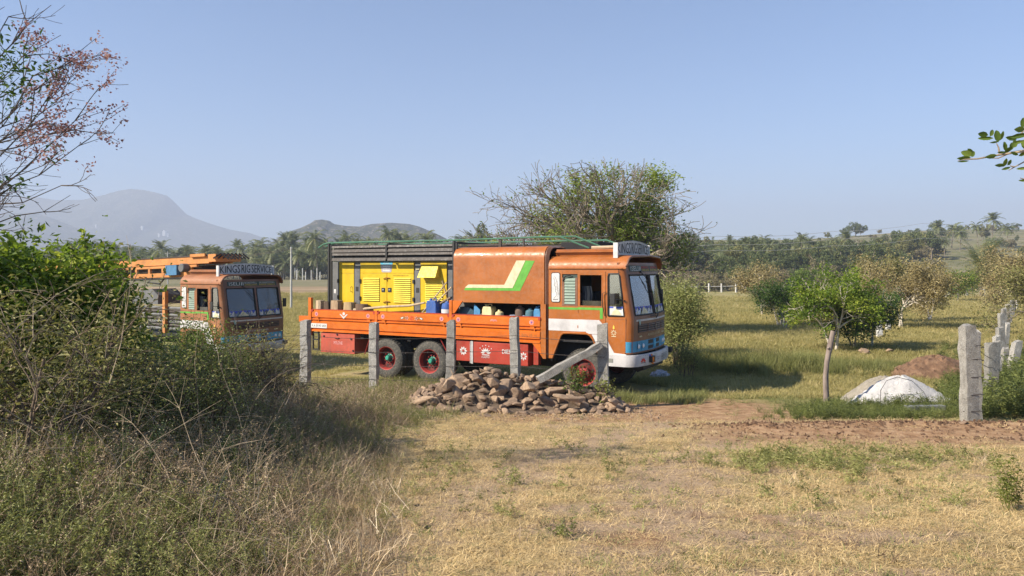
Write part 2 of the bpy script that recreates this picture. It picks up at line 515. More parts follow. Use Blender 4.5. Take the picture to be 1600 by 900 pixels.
def ground_mesh():
    ys = np.concatenate([np.arange(-40, 2, 2.0), np.arange(2, 5, .12), np.arange(5, 20, .07 * 1.6), np.geomspace(20, 5100, 200)])
    n = 230
    V = []
    for y in ys:
        half = max(12, abs(y) * 1.25 + 6)
        # denser columns near the middle
        t = np.linspace(-1, 1, n); xs = half * np.sign(t) * np.abs(t) ** 1.15
        V.append(np.stack([xs, np.full(n, y), gz(xs, np.full(n, y))], 1))
    V = np.concatenate(V)
    m = len(ys)
    i, j = np.meshgrid(np.arange(m-1), np.arange(n-1), indexing='ij')
    a = (i * n + j).ravel()
    Fa = np.stack([a, a + 1, a + n + 1, a + n], 1)
    return V, Fa

def worn_track(x, y):
    """two wheel paths worn to bare tan earth, sweeping from the foreground round to the right"""
    c = np.interp(y, [2, 4, 6, 8, 10, 12, 14.5], [-.5, -.1, .45, 1.2, 2.3, 3.3, 3.9])
    w2 = wob(x * .8 + 11, y, 2.2); w5 = wob(x + 3, y, 6)
    t = 0
    for off in (-.8, .8):
        t = np.maximum(t, np.exp(-((x - c - off - .12 * w2) / .42) ** 2))
    t = t * np.clip(.75 + .5 * w2 + .3 * w5, 0, 1)
    bare = sst(.12, .45, wob(x * .55 - 13, y * 1.2, 1.1) + .25 * w5) * sst(-1.6, -.6, x) * .9
    return np.clip(np.maximum(t, bare), 0, 1) * sst(15, 13, y)

def zones(x, y):
    """what grows where: returns soil, green, straw weights (real surface cover)"""
    w1 = wob(x, y, .8); w2 = wob(x + 50, y - 20, 2.1); w3 = wob(x - 30, y + 10, 5.5)
    soil = sst(8.3, 9.5, y + .45*w2 + .3 * w1) * sst(11.75, 11.3, y + .2*w2) * sst(1.6, 3.6, x + .6*w1)
    band = sst(11.2, 12.2, y + .4*w1) * sst(16.5, 14.5, y) * sst(-1.5, .5, x) * sst(6.5, 4.0, x + .5 * w1)
    soil = np.maximum(soil, .72 * band)
    soil = np.maximum(soil, .55 * sst(.25, .75, w2 + .2) * sst(13, 6, y) * sst(-2.5, .5, x))
    soil = np.maximum(soil, .75 * np.exp(-(((x - .75) / .32) ** 2 + ((y - 4.6) / .28) ** 2)))
    green = sst(16.0, 18.5, y + w1)
    green = np.maximum(green, sst(-0.8, -2.6, x + .5 * w1 - .12 * (y - 8)) * .8)
    green = np.maximum(green, sst(11.7, 12.3, y + .1*w2) * sst(3.2, 4.4, x + .3 * w1) * .9)
    patch = sst(.25, .8, w1 + .35 * w2) * .5 * sst(3, 5, y)
    green = np.maximum(green, patch)
    cl = .5 * np.exp(-(((x - 3.1) / .7) ** 2 + ((y - 7.7) / .35) ** 2)) + .6 * np.exp(-(((x - 4.5) / .5) ** 2 + ((y - 7.7) / .25) ** 2)) + .7*np.exp(-(((x - 1.3) / .5) ** 2 + ((y - 12.6) / .3) ** 2))
    green = np.maximum(green, np.clip(cl, 0, 1))
    green = green * (1 - soil * .8)
    worn = worn_track(x, y)
    green = green * (1 - .8 * worn)
    return np.clip(soil, 0, 1), np.clip(green, 0, 1), np.clip(w3 * .5 + .5, 0, 1)

def build_ground():
    V, Fa = ground_mesh()
    m, nt, p = mat_new('field_ground')
    me = np_mesh('ground', V, Fa, m, smooth=True)
    s, g, w = zones(V[:, 0], V[:, 1])
    for nm, arr in (('soil', s), ('green', g), ('mottle', w), ('worn', worn_track(V[:, 0], V[:, 1]))):
        a = me.attributes.new(nm, 'FLOAT', 'POINT'); a.data.foreach_set('value', arr.astype(np.float32))
    def A(nm):
        at = N(nt, 'ShaderNodeAttribute'); at.attribute_name = nm; return at.outputs['Fac']
    tc = N(nt, 'ShaderNodeTexCoord')
    n_f = noise(nt, 38, 8, .75); n_m = noise(nt, 5.0, 6, .65); n_l = noise(nt, .55, 6, .6); n_xl = noise(nt, .07, 6, .65)
    straw = ramp(nt, n_f.outputs[0], [(0.28, (0.26, 0.18, 0.09)), (0.46, (0.48, 0.35, 0.18)), (0.60, (0.66, 0.50, 0.27)), (0.8, (0.78, 0.63, 0.37))])
    strawd = ramp(nt, n_m.outputs[0], [(0.35, (0.62, 0.66, 0.58)), (0.65, (1.0, 0.97, 0.92))])
    c_straw = mix(nt, 1.0, straw.outputs[0], strawd.outputs[0], 'MULTIPLY')
    worn = ramp(nt, n_f.outputs[0], [(0.3, (0.27, 0.185, 0.115)), (0.5, (0.43, 0.305, 0.195)), (0.7, (0.58, 0.44, 0.30))])
    wn_ = noise(nt, 1.3, 5, .7); wad = N(nt, 'ShaderNodeMath', operation='MULTIPLY_ADD'); nt.links.new(A('worn'), wad.inputs[0]); wad.inputs[1].default_value = .6; nt.links.new(wn_.outputs[0], wad.inputs[2])
    wm_ = ramp(nt, wad.outputs[0], [(0.52, (0,0,0)), (0.70, (1,1,1))])
    c_straw = mix(nt, wm_.outputs[0], c_straw, worn.outputs[0])
    grass = ramp(nt, n_l.outputs[0], [(0.28, (0.22, 0.21, 0.08)), (0.5, (0.33, 0.29, 0.12)), (0.62, (0.42, 0.33, 0.17)), (0.78, (0.47, 0.36, 0.21))])
    gf = ramp(nt, n_f.outputs[0], [(0.3, (0.6, 0.6, 0.6)), (0.7, (1.25, 1.25, 1.2))])
    c_grass = mix(nt, 1.0, grass.outputs[0], gf.outputs[0], 'MULTIPLY')
    soil = ramp(nt, n_m.outputs[0], [(0.3, (0.22, 0.125, 0.065)), (0.5, (0.42, 0.265, 0.15)), (0.72, (0.56, 0.39, 0.24))])
    sf = ramp(nt, n_f.outputs[0], [(0.3, (0.65, 0.62, 0.6)), (0.65, (1.15, 1.12, 1.1))])
    c_soil = mix(nt, 1.0, soil.outputs[0], sf.outputs[0], 'MULTIPLY')
    # far fields: bare brown strips and scrub
    sx = N(nt, 'ShaderNodeSeparateXYZ'); nt.links.new(tc.outputs['Object'], sx.inputs[0])
    fr = N(nt, 'ShaderNodeMapRange'); nt.links.new(sx.outputs['Y'], fr.inputs[0]); fr.inputs[1].default_value = 62; fr.inputs[2].default_value = 78
    lx = N(nt, 'ShaderNodeMapRange'); nt.links.new(sx.outputs['X'], lx.inputs[0]); lx.inputs[1].default_value = 12; lx.inputs[2].default_value = 2
    fm = N(nt, 'ShaderNodeMath', operation='MULTIPLY'); nt.links.new(fr.outputs[0], fm.inputs[0]); nt.links.new(lx.outputs[0], fm.inputs[1])
    mpf = N(nt, 'ShaderNodeMapping'); mpf.inputs['Scale'].default_value = (.25, 2.2, 1); nt.links.new(tc.outputs['Object'], mpf.inputs[0])
    nfar = noise(nt, .05, 5, .6, vec=mpf.outputs[0])
    farc = ramp(nt, nfar.outputs[0], [(0.35, (0.17, 0.15, 0.07)), (0.5, (0.34, 0.24, 0.15)), (0.65, (0.42, 0.32, 0.20))])
    fr2 = N(nt, 'ShaderNodeMapRange'); nt.links.new(sx.outputs['Y'], fr2.inputs[0]); fr2.inputs[1].default_value = 126; fr2.inputs[2].default_value = 138
    hillc = ramp(nt, n_xl.outputs[0], [(0.3, (0.12, 0.125, 0.065)), (0.5, (0.20, 0.185, 0.10)), (0.7, (0.28, 0.235, 0.15))])
    wig = N(nt, 'ShaderNodeMath', operation='MULTIPLY_ADD'); nt.links.new(n_m.outputs[0], wig.inputs[0]); wig.inputs[1].default_value = .6
    gs = A('green'); nt.links.new(gs, wig.inputs[2])
    gcl = N(nt, 'ShaderNodeMapRange'); nt.links.new(wig.outputs[0], gcl.inputs[0]); gcl.inputs[1].default_value = .45; gcl.inputs[2].default_value = .95
    c = mix(nt, gcl.outputs[0], c_straw, c_grass)
    wig2 = N(nt, 'ShaderNodeMath', operation='MULTIPLY_ADD'); nt.links.new(n_m.outputs[0], wig2.inputs[0]); wig2.inputs[1].default_value = .7
    nt.links.new(A('soil'), wig2.inputs[2])
    scl = N(nt, 'ShaderNodeMapRange'); nt.links.new(wig2.outputs[0], scl.inputs[0]); scl.inputs[1].default_value = .55; scl.inputs[2].default_value = .95
    c = mix(nt, scl.outputs[0], c, c_soil)
    c = mix(nt, fm.outputs[0], c, farc.outputs[0])
    c = mix(nt, fr2.outputs[0], c, hillc.outputs[0])
    nt.links.new(c, p.inputs['Base Color'])
    p.inputs['Roughness'].default_value = 0.95; p.inputs['Specular IOR Level'].default_value = 0.1
    ad = N(nt, 'ShaderNodeMath', operation='ADD'); nt.links.new(n_f.outputs[0], ad.inputs[0]); nt.links.new(n_m.outputs[0], ad.inputs[1])
    nt.links.new(bump(nt, ad.outputs[0], 0.8, 0.05), p.inputs['Normal'])
    o = link_mesh('ground', me); tag(o, 'uneven ground of dry straw, red soil and green field', kind='structure')
    return o
build_ground()

def P(px, py, y):
    """point seen at photograph pixel (px,py) standing y metres away"""
    return Vector(((px - 800) / F_PX * y, y, CAM_Z - (py - HZ) / F_PX * y))

def G(px, y, dz=0):
    x = (px - 800) / F_PX * y
    return Vector((x, y, gzs(x, y) + dz))

# ------------------------------------------------------------------ mountains and rocky hill
def hillmat(name, a, b, rockc, s):
    m, nt, p = mat_new(name)
    n = noise(nt, s, 8, .65); n2 = noise(nt, s * 4, 6, .7)
    c = ramp(nt, n.outputs[0], [(0.35, a), (0.65, b)])
    rk = ramp(nt, n2.outputs[0], [(0.55, (0,0,0)), (0.62, (1,1,1))])
    nt.links.new(mix(nt, rk.outputs[0], c.outputs[0], rockc), p.inputs['Base Color'])
    p.inputs['Roughness'].default_value = 1; p.inputs['Specular IOR Level'].default_value = 0
    nt.links.new(bump(nt, n2.outputs[0], 1.0, 12), p.inputs['Normal'])
    return m

def ridge(name, prof, Y, depth, mat, label, seed, rough=1.0):
    """prof: photograph silhouette (px,py) at distance Y; a real ridge with slopes on both sides"""
    rs = np.random.RandomState(seed)
    px = np.array([p[0] for p in prof], float); py = np.array([p[1] for p in prof], float)
    nx, ny = 260, 41
    X = np.linspace((px[0]-800)/F_PX*Y, (px[-1]-800)/F_PX*Y, nx)
    H = np.interp(X, (px-800)/F_PX*Y, (HZ-py)/F_PX*Y + CAM_Z)
    H = np.maximum(H, -2)
    t = np.linspace(-1, 1, ny)
    V = np.zeros((ny, nx, 3))
    for i, tt in enumerate(t):
        sh = (1 - abs(tt)) ** 1.1
        dx = 0
        V[i, :, 0] = X
        V[i, :, 1] = Y + tt * depth
        nz = wob(X / Y * 30 + seed, np.full(nx, tt * 3.0), 1.6) * .10 + wob(X / Y * 30 + seed, np.full(nx, tt * 6.0), 5) * .04
        V[i, :, 2] = -2 + (H + 2) * (sh + nz * rough * np.minimum(1, abs(tt) * 4) * (1-abs(tt))) 
    Fa = []
    i, j = np.meshgrid(np.arange(ny-1), np.arange(nx-1), indexing='ij'); a = (i * nx + j).ravel()
    Fa = np.stack([a, a+1, a+nx+1, a+nx], 1)
    me = np_mesh(name, V.reshape(-1, 3), Fa, mat, smooth=True)
    return tag(link_mesh(name, me), label, kind='structure')

hm1 = hillmat('mountain_forest', (0.05, 0.065, 0.035), (0.12, 0.12, 0.08), (0.22, 0.19, 0.16), .012)
hm2 = hillmat('hill_scrub', (0.07, 0.08, 0.045), (0.15, 0.14, 0.09), (0.36, 0.29, 0.24), .03)
ridge('mountain', [(-420, 330), (-300, 300), (-150, 318), (-60, 308), (0, 309), (50, 307), (90, 313), (130, 312), (160, 305), (185, 298), (205, 295), (225, 297), (240, 300), (262, 306), (275, 318), (285, 332), (305, 341), (330, 350), (360, 359), (390, 364), (410, 371), (430, 376), (470, 392), (520, 412), (560, 424)],
      3600, 900, hm1, 'tall hazy mountain with a flat peak on the left horizon', 3)
ridge('mountain', [(-500, 300), (-300, 310), (-150, 322), (-60, 328), (0, 334), (55, 332), (85, 342), (110, 352), (140, 366), (170, 380), (205, 402), (240, 424)],
      2600, 500, hm1, 'darker hazy spur in front of the tall mountain at far left', 8)
ridge('hill', [(400, 424), (425, 380), (445, 364), (470, 356), (485, 349), (492, 344), (503, 343), (515, 345), (522, 350), (540, 353), (562, 354), (580, 350), (610, 348), (640, 350), (655, 354), (672, 361), (690, 369), (720, 385), (760, 424)],
      1150, 220, hm2, 'low rocky hill with bare boulders on its crest', 12, 1.6)
# ------------------------------------------------------------------ trucks
FX, FY = 0.8783, -0.4781
T_O = (-5.39, 19.9, 0.0)
T_RZ = math.atan2(FY, FX)
def LP(px, py, v=0.0):
    """truck-local point (u, v, z) on the plane v for a photograph pixel"""
    k = (px - 800) / F_PX
    nx, ny = -FY, FX
    u = (k * (T_O[1] + ny * v) - T_O[0] - nx * v) / (FX - k * FY)
    y = T_O[1] + FY * u + ny * v
    return (u, v, CAM_Z - (py - HZ) / F_PX * y)
def TW(u, v, z=0.0, O=T_O):
    return Vector((O[0] + FX * u - FY * v, O[1] + FY * u + FX * v, O[2] + z))

def plate(mb, pts_px, v=-0.004, th=0.003, m=0):
    """flat print: polygon given in photograph pixels on the truck's side"""
    P3 = [LP(px, py, 0) for px, py in pts_px]
    mb.prism([(p[0], p[2]) for p in P3], v, v - th, m)
def rplate(mb, u0, u1, z0, z1, v=-0.004, th=0.003, m=0):
    mb.box(u0, u1, v - th, v, z0, z1, m)
def disc(mb, u, z, r, v, n=14, m=0, th=0.002):
    mb.prism([(u + r * math.cos(2*math.pi*k/n), z + r * math.sin(2*math.pi*k/n)) for k in range(n)], v, v - th, m)
def petals(mb, u, z, r, v, n=8, m=0, w=.34, th=.002, a0=0, a1=2*math.pi, r0=.25):
    for k in range(n):
        a = a0 + (a1 - a0) * k / (n if a1 - a0 > 6 else n - 1)
        c, s = math.cos(a), math.sin(a)
        q = [(r0*r, 0), (.62*r, w*.42*r), (r, 0), (.62*r, -w*.42*r)]
        mb.prism([(u + x*c - y*s, z + x*s + y*c) for x, y in q], v, v - th, m)

W_CAB = 2.42
def front_u(v, z):
    """how far forward the cab face is at width v and height z: slight V, raked above the belt"""
    c = W_CAB / 2
    b = 0.13 * (1 - (abs(v - c) / c) ** 1.7)
    if z > 1.72: rake = -(z - 1.72) * 0.165
    else: rake = -(1.72 - z) * 0.02
    return 9.0 + b + rake
def front_pt(v, z, off=0.0):
    return Vector((front_u(v, z) + off, v, z))

def cab_path(z):
    """plan outline of the cab at height z, from rear right corner round the front to the rear left corner"""
    rc = 0.11
    pts = []
    uf = front_u(rc, z)
    return uf, rc

def build_cab(root, old=False):
    cabm = M['cab2'] if old else M['cab']
    g = M['glass_dark'] if old else M['glass']
    UR = 7.07
    # ---- side walls with real openings
    def side(v, inward, holes_named, name, mat):
        us = [UR, 7.15, 7.33, 7.40, 7.77, 7.815, 8.355, 8.45]
        zs = [1.36, 1.42, 1.69, 1.78, 1.98, 2.06, 2.68, 2.74, 2.81]
        Pg = [[(u, v, z) for z in zs] for u in us]
        mb = MB().sheet(Pg, (0, inward * 0.035, 0), holes_named)
        return mb
    holes = [(5, 4), (5, 5), (3, 4), (3, 5)]
    sh = side(0, 1, holes, 'cab_side', cabm)
    # quarter window part of the side, slanting with the windscreen
    us2 = lambda z: [8.45, 8.475, 8.475 + (8.80 - 8.475) * 1.0 - max(0, z - 1.78) * .10, front_u(.1, z) - .11]
    zs2 = [1.02, 1.69, 1.78, 2.0, 2.4, 2.70, 2.81]
    Pq = []
    for i in range(4):
        Pq.append([(us2(z)[i] if i < 2 else (8.86 - max(0, z - 1.78) * .11 if i == 2 else us2(z)[3]), 0, z) for z in zs2])
    sh.sheet(Pq, (0, 0.035, 0), [(1, 2), (1, 3), (1, 4)])
    # lower rear wedge and front lower door piece
    sh.prism([(UR, 1.36), (UR, .80), (7.17, .80), (7.37, 1.30), (7.42, 1.36)], 0, .035)
    sh.prism([(8.05, 1.36), (8.13, 1.30), (8.30, .86), (8.45, .80), (8.45, 1.36)], 0.0, .035)
    sh.prism([(8.45, 1.02), (8.45, .80), (8.89, .80), (8.89, 1.02)], 0.0, .035)
    # far side, plainer
    holes_f = []
    Pg = [[(u, W_CAB - .035, z) for z in [.85, 1.42, 1.69, 1.78, 1.98, 2.06, 2.68, 2.74, 2.81]] for u in [UR, 7.15, 7.33, 7.40, 7.77, 7.815, 8.355, 8.45]]
    sh.sheet(Pg, (0, .035, 0), holes_f)
    Pq2 = [[(p[0], W_CAB - .035, p[2]) for p in row] for row in Pq]
    sh.sheet(Pq2, (0, .035, 0), [(1, 3), (1, 4)] if old else [])
    # rear wall
    sh.box(UR, UR + .03, .035, W_CAB - .035, .85, 2.9)
    # dark lining (floor, rear)
    sh.box(UR + .03, 8.9, .04, W_CAB - .04, 1.18, 1.22, 1)
    sh.box(UR + .032, UR + .05, .05, W_CAB - .05, 1.2, 2.8, 1)
    sh.build('cab_wall', [cabm, M['dark']], root)
    # ---- front face sheet, with two windscreen openings
    cols = [0.0, .03, .11, .17, .19, .65, 1.16, 1.26, 1.77, 2.23, 2.25, 2.31, 2.39, W_CAB]
    rows = [.98, 1.23, 1.50, 1.72, 1.80, 2.2, 2.66, 2.72, 2.80, 2.93]
    def fp(v, z):
        # rounded corners
        e = min(v, W_CAB - v)
        uf = front_u(max(.11, min(W_CAB - .11, v)), z)
        if e < .11: uf -= .11 - math.sqrt(max(0, .11**2 - (.11 - e)**2))
        return (uf, v, z)
    Pf = [[fp(v, z) for z in rows] for v in cols]
    hs = [(i, j) for i in (4, 5) for j in (4, 5)] + [(i, j) for i in (7, 8) for j in (4, 5)]
    fm = MB().sheet(Pf, (-.035, 0, 0), hs, smooth=False)
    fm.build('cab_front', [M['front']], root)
    # brown corner strip from side colour (as in the photo the side colour wraps round the corner)
    cs = MB()
    Pc = [[(fp(v, z)[0] + (.003 if v > .02 else 0), v - .003 * (v < .08), z) for z in [1.0, 1.23, 1.5, 1.72, 2.2, 2.72, 2.93]] for v in [0, .03, .07, .11]]
    cs.sheet(Pc, (-.002, .002, 0))
    for z0, z1 in [(1.0, 1.72)]:
        pass
    cs.build('corner_panel', [cabm], root)
    # ---- windscreen panes, seals, mural strips
    for (v0, v1) in ((.19, 1.16), (1.26, 2.23)):
        pn = MB()
        vv = np.linspace(v0, v1, 4); zz = [1.80, 2.2, 2.66]
        pn.sheet([[Vector(fp(v, z)) + Vector((-.016, 0, 0)) for z in zz] for v in vv], (-.005, 0, 0), smooth=False)
        ws = pn.build('windscreen', [g], root)
        sl = MB()
        loop = [(v0, 1.80), ((v0+v1)/2, 1.80), (v1, 1.80), (v1, 2.2), (v1, 2.66), ((v0+v1)/2, 2.66), (v0, 2.66), (v0, 2.2), (v0, 1.80)]
        sl.tube([Vector(fp(v, z)) + Vector((.004, 0, 0)) for v, z in loop], .02, 5)
        sl.build('window_seal', [M['rubber']], root)
        # printed mural along the foot of the pane
        mu = MB()
        z0, z1 = 1.815, 1.98
        f = lambda a, b: Vector(fp(v0 + .02 + (v1 - v0 - .04) * a, z0 + (z1 - z0) * b))
        def quad(a0, a1, b0, b1, off, mi):
            mu.sheet([[f(a, b) + Vector((off, 0, 0)) for b in (b0, b1)] for a in (a0, a1)], (-.001, 0, 0), m=mi)
        quad(0, 1, 0, 1, -.009, 0)
        rr = random.Random(int(v0 * 100))
        for k in range(6):
            a = k / 6
            mu.add([f(a, 1) + Vector((-.006,0,0)), f(a + .17, 1) + Vector((-.006,0,0)), f(a + .085 + rr.uniform(-.03,.03), rr.uniform(.35, .6)) + Vector((-.006,0,0))], [(0, 2, 1)], 1)
        mu.add([f(.3, .02) + Vector((-.005,0,0)), f(.72, .02) + Vector((-.005,0,0)), f(.60, .6) + Vector((-.005,0,0)), f(.5, .95) + Vector((-.005,0,0)), f(.4, .55) + Vector((-.005,0,0))], [(0, 1, 2, 3, 4)], 2)
        mu.add([f(.49, .9) + Vector((-.004,0,0)), f(.51, .9) + Vector((-.004,0,0)), f(.505, 1.15) + Vector((-.004,0,0))], [(0, 1, 2)], 3)
        for k in range(9):
            a = rr.uniform(.02, .9); b = rr.uniform(.05, .5)
            mu.add([f(a, b) + Vector((-.0045,0,0)), f(a+.05, b+.05) + Vector((-.0045,0,0)), f(a+.03, b+.28) + Vector((-.0045,0,0))], [(0, 1, 2)], rr.choice([1, 2, 2, 4]))
        mu.build('window_mural', [M['print_white'], M['print_blue'], M['cream'], M['print_red'], M['violet']], ws)
    # destination panel above the windscreen with its painted lettering
    dp = MB()
    def dpt(a, b, off): 
        v = .24 + 1.94 * a; z = 2.735 + .13 * b
        return front_pt(v, z, off)
    nseg = 12
    lo, hi = [], []
    dp.sheet([[dpt(a, b, .006) for b in (0, 1)] for a in np.linspace(0, 1, nseg)], (-.004, 0, 0))
    dpo = dp.build('route_board', [flatc('route_board_green', (0.02, 0.045, 0.03))], root)
    dt = MB()
    put_text(dt, 'ISELI', lambda a, b: dpt(.03 + .19 * a, .12 + .76 * b, .0085), 0)
    put_text(dt, 'II', lambda a, b: dpt(.245 + .04 * a, .12 + .76 * b, .0085), 0)
    put_text(dt, 'BOREWELL', lambda a, b: dpt(.31 + .24 * a, .50 + .42 * b, .0085), 0 if old else 1)
    put_text(dt, 'DRILLING', lambda a, b: dpt(.31 + .24 * a, .08 + .36 * b, .0085), 2)
    put_text(dt, 'SRI VENKATESWARA', lambda a, b: dpt(.60 + .36 * a, .50 + .42 * b, .0085), 0 if old else 1)
    put_text(dt, 'ROCK DRILLS', lambda a, b: dpt(.60 + .36 * a, .08 + .36 * b, .0085), 2)
    dt.build('route_lettering', [M['print_white'], M['print_red'], M['print_yellow']], dpo)
    # ---- roof: rounded shoulders, dropping visor at the front
    prof = []
    for k in range(8):
        t = k / 7 * math.pi / 2
        prof.append((0.30 * (1 - math.sin(math.pi/2 - t)) if 0 else .30 - .30 * math.cos(t), 2.81 + .27 * math.sin(t)))
    full = [(-.012, 2.80)] + [(-.012 + a, b) for a, b in prof] + [(W_CAB/2, 3.105)] + [(W_CAB + .012 - a, b) for a, b in reversed(prof)] + [(W_CAB + .012, 2.80)]
    ulist = [UR, 7.25, 8.2, 8.6, 8.84, 8.90]
    rg = []
    for i, u in enumerate(ulist):
        row = []
        for (v, z) in full:
            uu = u
            if i >= 4:
                vv = min(max(v, .11), W_CAB - .11)
                uu = front_u(vv, 2.81) + (.0 if i == 4 else .07) - (.0)
                zz = z - (0 if i == 4 else .012)
                if z < 2.9: uu -= .02
            else: zz = z
            row.append((uu, v, zz))
        rg.append(row)
    rm = MB().sheet(rg, (0, 0, 0))
    rm = MB()
    rm.sheet(rg, lambda i, j: (0, (1 if full[j][0] < W_CAB/2 else -1) * (.03 if full[j][1] < 2.95 else .008), -.03 if full[j][1] > 2.95 else -.008), smooth=True)
    rf = rm.build('cab_roof', [cabm], root)
    vis = MB()   # dark visor lip
    lip = [(r[0] + .0, r[1], r[2]) for r in rg[-1]]
    vis.tube([Vector(p) + Vector((.004, 0, -.01)) for p in lip[1:-1]], .024, 6)
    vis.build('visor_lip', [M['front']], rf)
    gt = MB(); gt.box(UR, 8.80, -.028, .0, 2.798, 2.815); gt.build('rain_gutter', [cabm], rf)
    sm = MB(); sm.box(8.46, 8.47, -.0135, -.0, 2.815, 2.83)
    # second tier on the roof
    t2 = MB()
    pr = [(.34, 3.07), (.30, 3.20), (.36, 3.235), (W_CAB - .36, 3.235), (W_CAB - .30, 3.20), (W_CAB - .34, 3.07)]
    t2.prism_x(pr, 7.10, 8.58)
    t2.box(7.1, 8.60, .26, .33, 3.165, 3.185)
    t2.build('roof_box', [cabm], rf)
    # ---- sign board
    sb = MB()
    zb, zt = 3.10, 3.345
    vv = np.linspace(.14, 2.26, 13)
    arch = lambda v: zt + .075 * (1 - ((v - 1.2) / 1.06) ** 2)
    u_s = lambda v: 8.62 + .05 * (1 - ((v - 1.2) / 1.06) ** 2)
    sb.sheet([[(u_s(v), v, zb - .04 if (v < .3 or v > 2.1) else zb), (u_s(v), v, arch(v))] for v in vv] if 0 else [[(u_s(v), v, zb), (u_s(v), v, arch(v))] for v in vv], (-.02, 0, 0))
    sb.box(8.56, 8.66, .10, .14, 3.03, 3.36); sb.box(8.56, 8.66, 2.26, 2.30, 3.03, 3.36)
    so = sb.build('sign_board', [M['print_white']], root)
    st = MB()
    words = [('KINGS', .02, .36), ('RIG', .385, .545), ('SERVICE', .57, .975)]
    for wd, a0, a1 in words:
        def fn(a, b, a0=a0, a1=a1, off=0):
            t = a0 + (a1 - a0) * a; v = .14 + 2.12 * t
            z = (zb + .035) + (arch(v) - .03 - zb - .035) * b
            return Vector((u_s(v) + .004, v, z))
        put_text(st, wd, fn)
        v_, f_ = text_geo(wd)
        for dx in (.005,):
            st.add([fn(a, b) + Vector((.0003 + dx * .02, dx, 0)) for a, b in v_], f_)
    rl = MB()
    rl.tube([(u_s(v) + .004, v, arch(v)) for v in vv], .008, 4)
    rl.build('sign_rim', [M['print_white']], so)
    st.build('sign_lettering', [M['print_black']], so)
    # ---- side fittings
    d = MB()   # door (right), proud of the wall by a few mm, with the window opening through it
    us = [7.785, 7.82, 8.35, 8.425]; zs = [1.38, 1.98, 2.675, 2.735]
    d.sheet([[(u, -.010, z) for z in zs] for u in us], (0, .009, 0), [(1, 1)])
    do = d.build('door', [cabm], root)
    hd = MB(); hd.tube([LP(946, 456, -.03), LP(941, 459, -.05), LP(942, 480, -.05), LP(945, 494, -.03)], .009, 6); hd.build('door_handle', [M['rubber']], do)
    for z_ in (1.84, 1.50):
        gh = MB(); gh.box(7.775, 7.79, -.02, -.008, z_, z_ + .06); gh.build('hinge', [cabm], do)
    # window reveals
    for nm, u0, u1, z0, z1 in (('door_window', 7.82, 8.35, 1.98, 2.675),):
        w = MB()
        w.box(u0, u1, .05, .054, z0 - .03, z0 + .12)
        w.build('window_pane', [M['glass_dark']], do)
        fr = MB()
        fr.box(u0, u1, -.014, .0, z0 - .001, z0 + .014); fr.box(u0, u1, -.014, .0, z1 - .014, z1)
        fr.box(u0, u0 + .014, -.014, .0, z0 + .014, z1 - .014); fr.box(u1 - .014, u1, -.014, .0, z0 + .014, z1 - .014)
        fr.build('window_frame', [cabm], do)
    # shuttered window
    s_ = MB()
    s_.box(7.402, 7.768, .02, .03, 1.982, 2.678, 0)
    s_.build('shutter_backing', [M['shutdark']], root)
    sf = MB()
    for (a, b, c_, e) in ((7.40, 7.455, 1.98, 2.60), (7.72, 7.77, 1.98, 2.60)):
        sf.box(a, b, -.006, .02, c_, e)
    sf.box(7.455, 7.72, -.006, .02, 1.98, 2.01)
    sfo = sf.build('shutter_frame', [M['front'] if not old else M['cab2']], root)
    for k in range(9):
        z0 = 2.02 + k * .064
        o_ = MB()
        o_.add([(7.46, -.002, z0 + .045), (7.715, -.002, z0 + .045), (7.715, .018, z0 + .058), (7.46, .018, z0 + .058),
                (7.46, -.012, z0), (7.715, -.012, z0), (7.715, .010, z0 - .002), (7.46, .010, z0 - .002)],
               [(0, 1, 5, 4), (3, 7, 6, 2), (0, 3, 2, 1), (4, 5, 6, 7), (0, 4, 7, 3), (1, 2, 6, 5)])
        o_.build('shutter_slat', [M['shutter']], sfo)
    lv = MB()
    lv.tube([(7.43, -.02, 2.52), (7.45, -.03, 2.60), (7.52, -.03, 2.64), (7.62, -.02, 2.655)], .012, 5)
    lv.build('window_catch', [M['rubber']], sfo)
    # white side panel with drawing
    wp = MB()
    def rrect(u0, u1, z0, z1, r, n=4):
        pts = []
        for cx, cz, a0 in ((u1-r, z1-r, 0), (u0+r, z1-r, 90), (u0+r, z0+r, 180), (u1-r, z0+r, 270)):
            for k in range(n + 1):
                t = math.radians(a0 + 90 * k / n); pts.append((cx + r*math.cos(t), cz + r*math.sin(t)))
        return pts
    wp.prism(rrect(7.135, 7.355, 2.05, 2.715, .04), -.004, -.008, 1)
    wp.prism(rrect(7.15, 7.34, 2.065, 2.70, .032), -.0085, -.0115, 0)
    wpo = wp.build('side_panel', [M['print_white'], M['rubber']], root)
    dr = MB(); rr = random.Random(4)
    path = [(7.20, 2.60), (7.22, 2.52), (7.21, 2.44), (7.25, 2.38), (7.24, 2.30), (7.28, 2.24), (7.25, 2.18), (7.20, 2.14)]
    path2 = [(7.24, 2.61), (7.28, 2.52), (7.30, 2.42), (7.29, 2.34), (7.31, 2.26), (7.30, 2.17)]
    def stroke(mb, pts, w, v, m=0):
        for (a, b), (c_, e) in zip(pts, pts[1:]):
            dx, dz = c_ - a, e - b; L = math.hypot(dx, dz) + 1e-9; nx_, nz_ = -dz / L * w, dx / L * w
            mb.add([(a + nx_, v, b + nz_), (a - nx_, v, b - nz_), (c_ - nx_, v, e - nz_), (c_ + nx_, v, e + nz_)], [(0, 1, 2, 3)], m)
    stroke(dr, path, .0035, -.0125); stroke(dr, path2, .0035, -.0125)
    for k in range(26):
        t = rr.random(); i = int(t * 6); a = path[i]; 
        x, z = a[0] + rr.uniform(0, .07), a[1] + rr.uniform(-.05, .03)
        stroke(dr, [(x, z), (x + rr.uniform(-.012, .012), z - rr.uniform(.006, .02))], .0025, -.0125)
